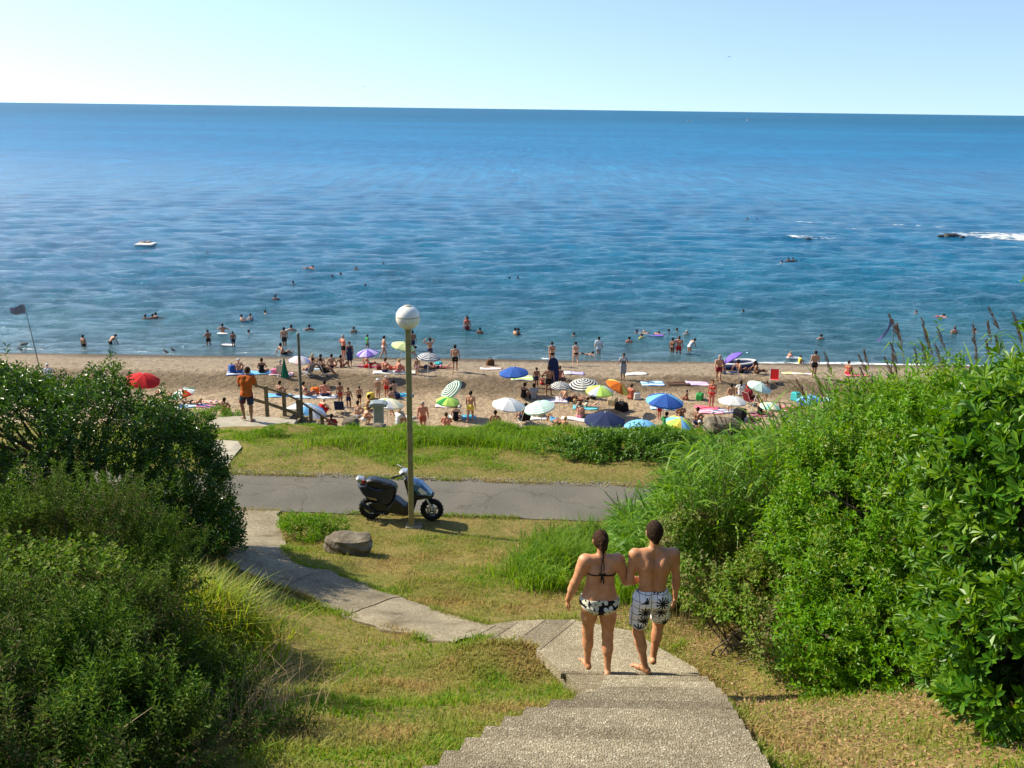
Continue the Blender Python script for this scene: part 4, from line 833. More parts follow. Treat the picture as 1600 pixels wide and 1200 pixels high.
for px, py, Y, c in ((569, 136, 330, 'gull flying above the horizon left of centre'), (1139, 89, 360, 'tiny gull flying high above the sea right of centre')):
    t = empty('gull', at_Y(px, py, Y), c, 'bird', rz=.5)
    m = MB(); m.tube([(0, -.3, 0), (0, -.15, .02), (0, .15, .02), (0, .3, .04), (0, .36, .03)], [.02, .08, .09, .05, .01], 8); m.build('body', M_gull, t)
    for s_ in (-1, 1):
        m = MB(); V = []
        for f, zz_, c0, c1 in ((0, 0, -.12, .14), (.35, .18, -.1, .16), (.7, .12, -.12, .1), (.8, .0, -.16, -.08)): V += [(s_ * f, c0, zz_ + .02), (s_ * f, c1, zz_ + .02), (s_ * f, c0, zz_ - .01), (s_ * f, c1, zz_ - .01)]
        F = []
        for i in range(3): o_ = i * 4; F += [(o_, o_ + 1, o_ + 5, o_ + 4), (o_ + 2, o_ + 6, o_ + 7, o_ + 3), (o_, o_ + 4, o_ + 6, o_ + 2), (o_ + 1, o_ + 3, o_ + 7, o_ + 5)]
        m.add(V, F); m.build('wing', M_gull, t)
for px, py, d, c in ((1486, 369, (1.3, .9, .42), 'dark wet reef rock among the white foam at the right'), (1470, 369.5, (.5, .4, .25), 'small dark reef rock at the left end of the foam-ringed rock'), (1503, 370.5, (.45, .4, .2), 'small dark reef rock at the right end of the foam-ringed rock'), (1263, 374, (.6, .4, .22), 'low dark rock awash in the middle foam streak'), (38, 538, (.35, .25, .12), 'low dark rock in the shallows by the left flag')):
    w_ = on_z(px, py, 0); rock('reef_rock', c, 'rock', (w_.x, w_.y, .02), d, px, M_rockd, .3, px)
def foam_mat():
    m = bpy.data.materials.new('sea_foam'); t, N, L = nt(m); out = N.new('ShaderNodeOutputMaterial'); d = N.new('ShaderNodeBsdfDiffuse'); d.inputs['Color'].default_value = (.80, .82, .82, 1)
    tr = N.new('ShaderNodeBsdfTransparent'); mx = N.new('ShaderNodeMixShader'); tc = N.new('ShaderNodeTexCoord')
    mp = N.new('ShaderNodeMapping'); mp.inputs['Scale'].default_value = (.5, 1, 1); L.new(tc.outputs['Object'], mp.inputs[0]); n = noise(N, L, 1.1, 9, .78, mp.outputs[0])
    at = N.new('ShaderNodeAttribute'); at.attribute_name = 'edge'
    a = N.new('ShaderNodeMath'); a.operation = 'MULTIPLY_ADD'; L.new(at.outputs['Fac'], a.inputs[0]); a.inputs[1].default_value = .21; L.new(n.outputs['Fac'], a.inputs[2])
    r = ramp(N, [(.64, (0, 0, 0)), (.76, (1, 1, 1))]); L.new(a.outputs[0], r.inputs[0]); L.new(r.outputs[0], mx.inputs[0]); L.new(tr.outputs[0], mx.inputs[1]); L.new(d.outputs[0], mx.inputs[2]); L.new(mx.outputs[0], out.inputs[0]); return m
M_foam = foam_mat()
def foam(label, pts, lift=.06, wob_=.0):
    """a streak: list of (px, py, half width in m, strength)"""
    P = []
    for (ax, ay, aw, as_), (bx, by, bw, bs) in zip(pts[:-1], pts[1:]):
        for k in range(10): f = k / 10; P.append((ax + (bx - ax) * f, ay + (by - ay) * f, aw + (bw - aw) * f, as_ + (bs - as_) * f))
    P.append(pts[-1]); V = []; A = []; nw = 9
    for px, py, w, s_ in P:
        c = on_z(px, py, 0)
        for k in range(nw):
            f = k / (nw - 1) * 2 - 1; y_ = c.y + f * w; V.append((c.x, y_, max(float(sea_z(c.x, y_)), .0) + lift)); A.append(s_ * (1 - f * f))
    F = np.array([[i * nw + k, (i + 1) * nw + k, (i + 1) * nw + k + 1, i * nw + k + 1] for i in range(len(P) - 1) for k in range(nw - 1)])
    me = np_mesh('foam', V, F, True); at = me.attributes.new('edge', 'FLOAT', 'POINT'); at.data.foreach_set('value', np.array(A, np.float32))
    return tag(obj('foam', me, M_foam), label, 'foam', kind='stuff')
foam('broad white surf breaking round the reef rock at the right edge', [(1430, 363, 1, 0), (1470, 366, 3, .6), (1510, 368, 5, .85), (1560, 370, 8, 1.0), (1620, 372, 9, 1.0), (1720, 376, 8, .8)])
foam('white streak of breaking wave left of the reef rock', [(1190, 368, .5, 0), (1215, 371, 1.4, .95), (1262, 373, 1.5, 1.0), (1300, 373, 1.2, .8), (1335, 374, .8, .2), (1400, 378, .6, .0)])
foam('thin white crest on the far swell', [(1232, 348, .5, .3), (1250, 349, 1.2, .95), (1272, 350, 1.0, .8), (1330, 352, .8, .3), (1385, 353, 1.2, .6), (1440, 356, 1.5, .6), (1480, 358, 1.6, .5)], .25)
foam('thin white streak between the two swells', [(1310, 356, .4, .2), (1335, 358, 1, .8), (1362, 359, .6, .4)])
foam('white lace of foam where the sea meets the sand', [(1120, 566.5, .3, .4), (1180, 567.5, .5, .9), (1300, 568.5, .7, 1.1), (1420, 571, .8, 1.1), (1600, 575, .8, 1.0), (1750, 579, .8, 1)], .03)
foam('faint broken foam along the left part of the shoreline', [(-60, 543, .5, .6), (60, 546, .6, .55), (160, 549, .3, .3), (420, 553, .4, .45), (640, 557.5, .3, .4), (900, 562, .3, .45), (1120, 566.5, .3, .5)], .03)
foam('splash of white water by the swimmers near the shore', [(372, 512, .2, .4), (378, 511.5, .5, .9), (384, 512, .2, .2)])
foam('white wake of the swimmer in front of the right-hand sea', [(1166, 487, .1, .5), (1178, 488, .3, .8), (1190, 488, .1, .3)])

# ============================================================ people: one continuous surface each, from blended tapered limbs
SKIN = [pm('skin_tan', [(.3, (.40, .20, .115)), (.7, (.47, .25, .15))], 6, 3, .5, spec=.35, sss=.08), pm('skin_fair', [(.3, (.56, .34, .24)), (.7, (.62, .40, .29))], 6, 3, .5, spec=.35, sss=.08),
        pm('skin_brown', [(.3, (.24, .11, .06)), (.7, (.30, .145, .08))], 6, 3, .5, spec=.35, sss=.05), pm('skin_red', [(.3, (.46, .17, .10)), (.7, (.54, .22, .14))], 6, 3, .5, spec=.35, sss=.08)]
CLR = dict(black=(.012, .012, .014), navy=(.02, .03, .08), blue=(.03, .09, .32), sky=(.16, .42, .68), teal=(.05, .40, .44), white=(.62, .61, .58), red=(.50, .02, .02), maroon=(.18, .02, .03), pink=(.72, .22, .36), palepink=(.75, .48, .48),
           orange=(.66, .15, .02), yellow=(.72, .58, .10), lime=(.42, .62, .12), green=(.04, .26, .06), dkgreen=(.01, .13, .07), mint=(.34, .64, .52), purple=(.16, .10, .42), lilac=(.46, .40, .66), grey=(.28, .29, .31), palegrey=(.52, .56, .60), brown=(.12, .06, .03), khaki=(.36, .28, .16),
           darkhair=(.018, .012, .009), brownhair=(.07, .038, .02), blond=(.42, .28, .12), greyhair=(.30, .28, .26), ruddy=(.40, .10, .06), cream=(.72, .68, .48))
_cm = {}
def cm(n):
    if n not in _cm: _cm[n] = pm('cloth_' + n, CLR[n], 8, 4, .85, .15, 60, .15)
    return _cm[n]
def V3(*a): return np.array(a, float)
def un(v): v = np.asarray(v, float); return v / max(np.linalg.norm(v), 1e-9)

class Field:
    def __init__(s, lo, hi, h):
        s.h = h; s.lo = np.asarray(lo) - 3 * h; s.n = np.ceil((np.asarray(hi) + 3 * h - s.lo) / h).astype(int) + 1
        s.f = np.full(s.n, 1.0, np.float32)
        s.ax = [s.lo[i] + h * np.arange(s.n[i]) for i in range(3)]
    def sub(s, lo, hi):
        a = np.clip(np.floor((lo - s.lo) / s.h).astype(int), 0, s.n - 1); b = np.clip(np.ceil((hi - s.lo) / s.h).astype(int) + 1, 1, s.n)
        sl_ = tuple(slice(a[i], b[i]) for i in range(3)); return sl_, [s.ax[0][sl_[0]][:, None, None], s.ax[1][sl_[1]][None, :, None], s.ax[2][sl_[2]][None, None, :]]
    def blend(s, sl_, d, k):
        c = s.f[sl_]
        if k > 0: hh = np.clip(.5 + .5 * (c - d) / k, 0, 1); s.f[sl_] = c * (1 - hh) + d * hh - k * hh * (1 - hh)
        else: s.f[sl_] = np.minimum(c, d)
    def cone(s, a, b, ra, rb, k=0.0, clip=None):
        a, b = np.asarray(a, float), np.asarray(b, float); r = max(ra, rb) + k + 3 * s.h
        sl_, (X, Y, Z) = s.sub(np.minimum(a, b) - r, np.maximum(a, b) + r); d = b - a; L2 = max(float(d @ d), 1e-12)
        px, py, pz = X - a[0], Y - a[1], Z - a[2]; t = np.clip((px * d[0] + py * d[1] + pz * d[2]) / L2, 0, 1)
        dist = np.sqrt((px - t * d[0]) ** 2 + (py - t * d[1]) ** 2 + (pz - t * d[2]) ** 2) - (ra + (rb - ra) * t)
        if clip is not None:
            q, n = clip; dist = np.maximum(dist, (X - q[0]) * n[0] + (Y - q[1]) * n[1] + (Z - q[2]) * n[2])
        s.blend(sl_, dist.astype(np.float32), k)
    def ell(s, c, r, axes, k=0.0, off=0.0, region=None):
        R_ = max(r) + abs(off) + k + 3 * s.h; sl_, (X, Y, Z) = s.sub(c - R_, c + R_); p = [X - c[0], Y - c[1], Z - c[2]]
        q = [sum(p[i] * ax[i] for i in range(3)) / r[j] for j, ax in enumerate(axes)]; l = np.sqrt(q[0] ** 2 + q[1] ** 2 + q[2] ** 2)
        g = np.sqrt((q[0] / r[0]) ** 2 + (q[1] / r[1]) ** 2 + (q[2] / r[2]) ** 2) + 1e-9; dist = l * (l - 1) / g - off
        if region is not None: dist = np.maximum(dist, region(X, Y, Z))
        s.blend(sl_, dist.astype(np.float32), k)
    def coords(s): return s.ax[0][:, None, None], s.ax[1][None, :, None], s.ax[2][None, None, :]
def surface(fld, lo, h, name):
    """surface nets over a scalar field"""
    f = np.asarray(fld, np.float32); ins = f < 0
    n = np.array(f.shape) - 1
    cnt = np.zeros(n, np.int8)
    for i in (0, 1):
        for j in (0, 1):
            for k in (0, 1): cnt += ins[i:n[0] + i, j:n[1] + j, k:n[2] + k]
    act = (cnt > 0) & (cnt < 8); idx = np.full(n, -1, np.int64); m = int(act.sum())
    if m == 0: return None
    idx[act] = np.arange(m); acc = np.zeros((m, 3)); wt = np.zeros(m); faces = []
    for ax in range(3):
        a = [slice(None)] * 3; b = [slice(None)] * 3; a[ax] = slice(0, -1); b[ax] = slice(1, None)
        A, Bv = f[tuple(a)], f[tuple(b)]; cr = np.argwhere((A < 0) != (Bv < 0))
        va, vb = A[tuple(cr.T)], Bv[tuple(cr.T)]; t_ = va / (va - vb); pos = cr.astype(float); pos[:, ax] += t_
        o1, o2 = [q for q in range(3) if q != ax]; quad = []; good = np.ones(len(cr), bool)
        for d1, d2 in ((1, 1), (0, 1), (0, 0), (1, 0)):
            c = cr.copy(); c[:, o1] -= d1; c[:, o2] -= d2; ok = (c >= 0).all(1) & (c < n).all(1); good &= ok
            cc = np.clip(c, 0, n - 1); ii = idx[tuple(cc.T)]; quad.append(ii); k_ = ok & (ii >= 0)
            np.add.at(acc, ii[k_], pos[k_]); np.add.at(wt, ii[k_], 1)
        Q = np.stack(quad, 1); flip = (va < 0) if ax != 1 else ~(va < 0); Q[~flip] = Q[~flip][:, ::-1]; faces.append(Q[good])
    V = acc / np.maximum(wt, 1)[:, None] * h + lo
    return np_mesh(name, V, np.concatenate(faces).astype(np.int64), True)

Z_ = V3(0, 0, 1); X_ = V3(1, 0, 0); Y_ = V3(0, 1, 0)
def joints(po, H, sw=1.0, hw=1.0):
    J = {}; u = un(po.get('tor', Z_)); r = un(po.get('rgt', X_)); hr = un(po.get('hr', r)); J['u'], J['r'], J['hr'] = u, r, hr; J['f'] = un(np.cross(u, r))
    pu = un(po.get('pu', u)); J['pu'] = pu; J['pf'] = un(np.cross(pu, hr))
    p = J['pel'] = np.asarray(po['pel']) * H
    wst = J['wst'] = p + pu * .095 * H; J['chest'] = wst + u * .115 * H; nb = J['neck'] = wst + u * .205 * H
    hd = un(po.get('head', u)); fc = po.get('face', J['f']); fc = un(fc - hd * float(np.dot(fc, hd))); J['hd'], J['fc'] = hd, fc; J['hr_'] = un(np.cross(fc, hd))
    J['hc'] = nb + hd * .112 * H + fc * .012 * H
    for S_, s_ in (('L', -1), ('R', 1)):
        sh = J['sh' + S_] = nb + r * s_ * .112 * H * sw - u * .022 * H; up, fo, ha = po.get('A' + S_, (V3(s_ * .18, 0, -1), V3(s_ * .1, .15, -1), None))
        el = J['el' + S_] = sh + un(up) * .170 * H; wr = J['wr' + S_] = el + un(fo) * .145 * H; J['ha' + S_] = un(fo if ha is None else ha)
        hp = J['hip' + S_] = p + hr * s_ * .052 * H * hw - pu * .015 * H; th, sn, ft = po.get('G' + S_, (V3(0, 0, -1), V3(0, 0, -1), V3(s_ * .15, 1, 0)))
        kn = J['kn' + S_] = hp + un(th) * .245 * H; an = J['an' + S_] = kn + un(sn) * .24 * H; J['ft' + S_] = un(ft); J['sn' + S_] = un(sn)
    return J
def add_torso(F, J, H, g, fat, off=0.0):
    k = .022 * H; r, hr, u, pu, f, pf = J['r'], J['hr'], J['u'], J['pu'], J['f'], J['pf']; p, w, c, nb = J['pel'], J['wst'], J['chest'], J['neck']
    fem = g == 'f'; hw = 1.12 if fem else 1.0; ww = .88 if fem else .98; cw = .92 if fem else 1.08; o = off
    for s_ in (-1, 1):
        F.cone(p + hr * s_ * .040 * hw * H, w + r * s_ * .032 * ww * fat * H, .058 * hw * fat * H + o, .050 * fat * ww * H + o, k)
        F.cone(w + r * s_ * .032 * ww * fat * H, c + r * s_ * .042 * cw * H, .050 * fat * ww * H + o, .058 * cw * H + o, k)
        F.cone(c + r * s_ * .042 * cw * H, nb + r * s_ * .062 * cw * H - u * .045 * H, .058 * cw * H + o, .046 * cw * H + o, k)
        F.cone(p + hr * s_ * .040 * hw * H - pf * .028 * H - pu * .022 * H, p + hr * s_ * .036 * hw * H - pf * .030 * H - pu * .005 * H, .050 * hw * fat * H + o, .042 * H + o, k)
        if fem: F.cone(c + r * s_ * .042 * H + f * .036 * H, c + r * s_ * .044 * H + f * .045 * H - u * .012 * H, .034 * H + o, .034 * H + o, k * .6)
def add_body(F, J, H, g, fat=1.0, fine=False, arm=1.0):
    k = .018 * H; fem = g == 'f'; add_torso(F, J, H, g, fat); u, r, f = J['u'], J['r'], J['f']; nb = J['neck']
    tw = .9 if fem else 1.0
    F.cone(nb - u * .03 * H, J['hc'] - J['hd'] * .05 * H - J['fc'] * .01 * H, .033 * H * tw, .029 * H * tw, k)
    hc, hd, fc, hx = J['hc'], J['hd'], J['fc'], J['hr_']
    F.ell(hc + hd * .006 * H, (.045 * H, .056 * H, .062 * H), (hx, fc, hd), .006 * H)
    F.cone(hc - hd * .022 * H + fc * .016 * H, hc - hd * .048 * H + fc * .030 * H, .034 * H, .019 * H, .02 * H)
    if fine:
        F.cone(hc + fc * .054 * H + hd * .004 * H, hc + fc * .064 * H - hd * .016 * H, .005 * H, .008 * H, .008 * H)
        F.cone(hc + fc * .050 * H - hd * .034 * H - hx * .010 * H, hc + fc * .050 * H - hd * .034 * H + hx * .010 * H, .005 * H, .005 * H, .006 * H)
        for s_ in (-1, 1):
            F.cone(hc + hx * s_ * .008 * H + fc * .050 * H + hd * .016 * H, hc + hx * s_ * .030 * H + fc * .044 * H + hd * .016 * H, .007 * H, .006 * H, .008 * H)
    for s_ in (-1, 1): F.cone(hc + hx * s_ * .046 * H + hd * .008 * H, hc + hx * s_ * .045 * H - hd * .014 * H, .010 * H, .007 * H, .004 * H)
    for S_, s_ in (('L', -1), ('R', 1)):
        sh, el, wr, ha = J['sh' + S_], J['el' + S_], J['wr' + S_], J['ha' + S_]; af = arm * (1.12 if fem and fat > 1.05 else (.92 if fem else 1.0))
        F.cone(nb + r * s_ * .02 * H - u * .006 * H, sh, .032 * H, .033 * H * af, k); F.cone(sh, sh + (el - sh) * .35, .037 * H * af, .032 * H * af, k); F.cone(sh, el, .034 * H * af, .0245 * H * af, k)
        F.cone(el, el + (wr - el) * .4, .0255 * H * af, .0265 * H * af, k * .6); F.cone(el, wr, .0245 * H * af, .0165 * H * af, k * .6)
        # hand: palm, four unequal curled fingers, thumb at the side
        pn = un(J.get('pn' + S_, np.cross(ha, V3(0, 1, 0)) * s_ + V3(0, .2, 0))); pn = un(pn - ha * float(pn @ ha)); sd = un(np.cross(pn, ha)) * (1 if J.get('th' + S_, 1) > 0 else -1)
        for q in (-1, 0, 1): F.cone(wr + sd * q * .006 * H, wr + ha * .048 * H + sd * q * .014 * H, .0105 * H, .0095 * H, .004 * H)
        if fine:
            cu = J.get('cu' + S_, .5)
            for q, ln in ((-1.5, .036), (-.5, .044), (.5, .046), (1.5, .041)):
                b0 = wr + ha * .050 * H + sd * q * .0115 * H; d1 = un(ha * math.cos(cu * .5) + pn * math.sin(cu * .5) + sd * q * .03); d2 = un(ha * math.cos(cu * 1.5) + pn * math.sin(cu * 1.5))
                b1 = b0 + d1 * ln * .52 * H; F.cone(b0, b1, .0062 * H, .0055 * H, .002 * H); F.cone(b1, b1 + d2 * ln * .48 * H, .0055 * H, .0044 * H, .002 * H)
            b0 = wr + ha * .012 * H + sd * .014 * H; b1 = b0 + un(ha * .75 + sd * .6 + pn * .25) * .028 * H; F.cone(b0, b1, .0085 * H, .0066 * H, .004 * H); F.cone(b1, b1 + un(ha * .9 + pn * .35) * .020 * H, .0066 * H, .005 * H, .002 * H)
        else: F.cone(wr + ha * .045 * H, wr + ha * .085 * H, .012 * H, .008 * H, .004 * H)
        hp, kn, an, ft, sn = J['hip' + S_], J['kn' + S_], J['an' + S_], J['ft' + S_], J['sn' + S_]; lf = (1.10 if fem and fat > 1.05 else 1.0)
        th = kn - hp; bk = -un(np.cross(un(th), np.cross(ft, th)) * -1) if np.linalg.norm(np.cross(ft, th)) > 1e-6 else ft
        F.cone(hp, hp + th * .5, .053 * H * lf, .047 * H * lf, k); F.cone(hp + th * .45, kn, .047 * H * lf, .033 * H * lf, k)
        sd_ = an - kn; back = un(-(ft - un(sd_) * float(ft @ un(sd_)))) if abs(float(ft @ un(sd_))) < .95 else -J['pf']
        F.cone(kn, kn + sd_ * .35, .033 * H * lf, .030 * H * lf, k); F.cone(kn + sd_ * .12 + back * .010 * H, kn + sd_ * .42 + back * .012 * H, .026 * H * lf, .026 * H * lf, k); F.cone(kn + sd_ * .3, an, .031 * H * lf, .0185 * H, k)
        dn = un(sd_) * .022 * H; fu = un(np.cross(np.cross(ft, sd_), ft)) if np.linalg.norm(np.cross(ft, sd_)) > 1e-6 else Z_
        hl = an + un(fu) * .014 * H - ft * .018 * H
        F.cone(an, hl, .020 * H, .019 * H, k * .6); F.cone(hl, hl + ft * .075 * H + fu * .004 * H, .018 * H, .016 * H, k * .6); F.cone(hl + ft * .06 * H, hl + ft * .115 * H + fu * .008 * H, .018 * H, .010 * H, k * .5)
        if fine:
            ls = un(np.cross(ft, fu))
            for q in range(5): b0 = hl + ft * (.105 - .004 * q) * H + fu * .006 * H + ls * (q - 2) * .0075 * H * s_; F.cone(b0, b0 + ft * (.020 - .002 * q) * H, .006 * H, .0045 * H, .002 * H)
def hair_field(F, J, H, style, fine=False):
    hc, hd, fc, hx = J['hc'], J['hd'], J['fc'], J['hr_']; q = 1.0 if fine else 1.15
    def reg(a, b): return lambda X, Y, Z: ((X - hc[0]) * (fc - hd * a)[0] + (Y - hc[1]) * (fc - hd * a)[1] + (Z - hc[2]) * (fc - hd * a)[2]) - b * H
    if style in ('cap', 'hat'):
        F.ell(hc + hd * .022 * H, (.052 * H, .064 * H, .056 * H), (hx, fc, hd), 0, .004 * H, lambda X, Y, Z: -((X - hc[0]) * hd[0] + (Y - hc[1]) * hd[1] + (Z - hc[2]) * hd[2]) + .010 * H)
        a = hc + hd * .016 * H
        if style == 'cap': F.cone(a + fc * .05 * H, a + fc * .10 * H, .03 * H, .02 * H, .005 * H, clip=(a + hd * .008 * H, hd))
        else: F.ell(a, (.10 * H, .11 * H, .012 * H), (hx, fc, hd), .008 * H)
        return
    F.ell(hc + hd * .010 * H - fc * .004 * H, (.047 * H * q, .057 * H * q, .062 * H * q), (hx, fc, hd), 0, .005 * H, reg(.75, .012))
    if style == 'long': F.cone(hc - fc * .032 * H, hc - fc * .050 * H - hd * .12 * H, .038 * H, .024 * H, .02 * H)
    if style == 'bun': F.cone(hc - fc * .055 * H + hd * .01 * H, hc - fc * .060 * H - hd * .012 * H, .028 * H, .024 * H, .012 * H)
def clothes_mesh(F0, J, H, g, fat, kind, nm):
    """a garment that follows the body"""
    F = Field.__new__(Field); F.h, F.lo, F.n, F.ax = F0.h, F0.lo, F0.n, F0.ax; F.f = np.full(F0.n, 1.0, np.float32); X, Y, Z = F.coords(); o = max(.008 * H, F.h * .45); p, pu = J['pel'], J['pu']
    def dot(q, n): return (X - q[0]) * n[0] + (Y - q[1]) * n[1] + (Z - q[2]) * n[2]
    if kind in ('trunks', 'shorts'):
        fr = .52 if kind == 'trunks' else .78
        for S_, s_ in (('L', -1), ('R', 1)):
            hp = J['hip' + S_]; th = J['kn' + S_] - hp; e = hp + th * fr; F.cone(hp, hp + th * (fr + .1), .060 * H + o * .6, .050 * H + o, .01 * H, clip=(e, un(th)))
        T = Field.__new__(Field); T.h, T.lo, T.n, T.ax = F0.h, F0.lo, F0.n, F0.ax; T.f = np.full(F0.n, 1.0, np.float32); add_torso(T, J, H, g, fat, o)
        T.f = np.maximum(T.f, dot(p - pu * .045 * H, -pu).astype(np.float32)); F.f = np.minimum(F.f, T.f); F.f = np.maximum(F.f, dot(p + pu * .050 * H, pu).astype(np.float32))
    elif kind == 'bottom':
        b = F0.f - o; hx = np.abs(dot(p, J['hr'])); zc = dot(p, pu); F.f = np.maximum(np.maximum(b, zc - .030 * H), -(zc + .075 * H - .62 * hx)); F.f = np.maximum(F.f, hx - .13 * H)
        for S_ in 'LR':
            pass
    elif kind == 'top':
        c = J['chest'] - J['u'] * .018 * H; zc = dot(c, J['u']); T = Field.__new__(Field); T.h, T.lo, T.n, T.ax = F0.h, F0.lo, F0.n, F0.ax; T.f = np.full(F0.n, 1.0, np.float32); add_torso(T, J, H, g, fat, o)
        F.f = np.maximum(T.f, np.abs(zc) - np.where(dot(c, J['f']) > 0, .034 * H, max(.010 * H, F.h * .6)))
    elif kind == 'suit':
        add_torso(F, J, H, g, fat, o); F.f = np.maximum(F.f, dot(J['chest'] + J['u'] * .028 * H, J['u'])); hx = np.abs(dot(p, J['hr'])); zc = dot(p, pu); F.f = np.maximum(F.f, -(zc + .085 * H - .55 * hx))
    elif kind in ('shirt', 'wrap'):
        add_torso(F, J, H, g, fat, o * 1.5)
        if kind == 'shirt':
            for S_, s_ in (('L', -1), ('R', 1)):
                sh, el = J['sh' + S_], J['el' + S_]; e = sh + (el - sh) * .62; F.cone(J['neck'] + J['r'] * s_ * .03 * H - J['u'] * .012 * H, sh, .036 * H + o, .040 * H + o, .015 * H); F.cone(sh, el, .040 * H + o, .036 * H + o, .012 * H, clip=(e, un(el - sh)))
            F.f = np.maximum(F.f, dot(p - pu * .055 * H, -pu))
        else:
            for S_ in 'LR': F.cone(J['hip' + S_], J['kn' + S_], .064 * H + o, .060 * H + o, .03 * H)
            F.f = np.maximum(F.f, dot(J['chest'] + J['u'] * .045 * H, J['u']))
    return surface(F.f, F.lo, F.h, nm)

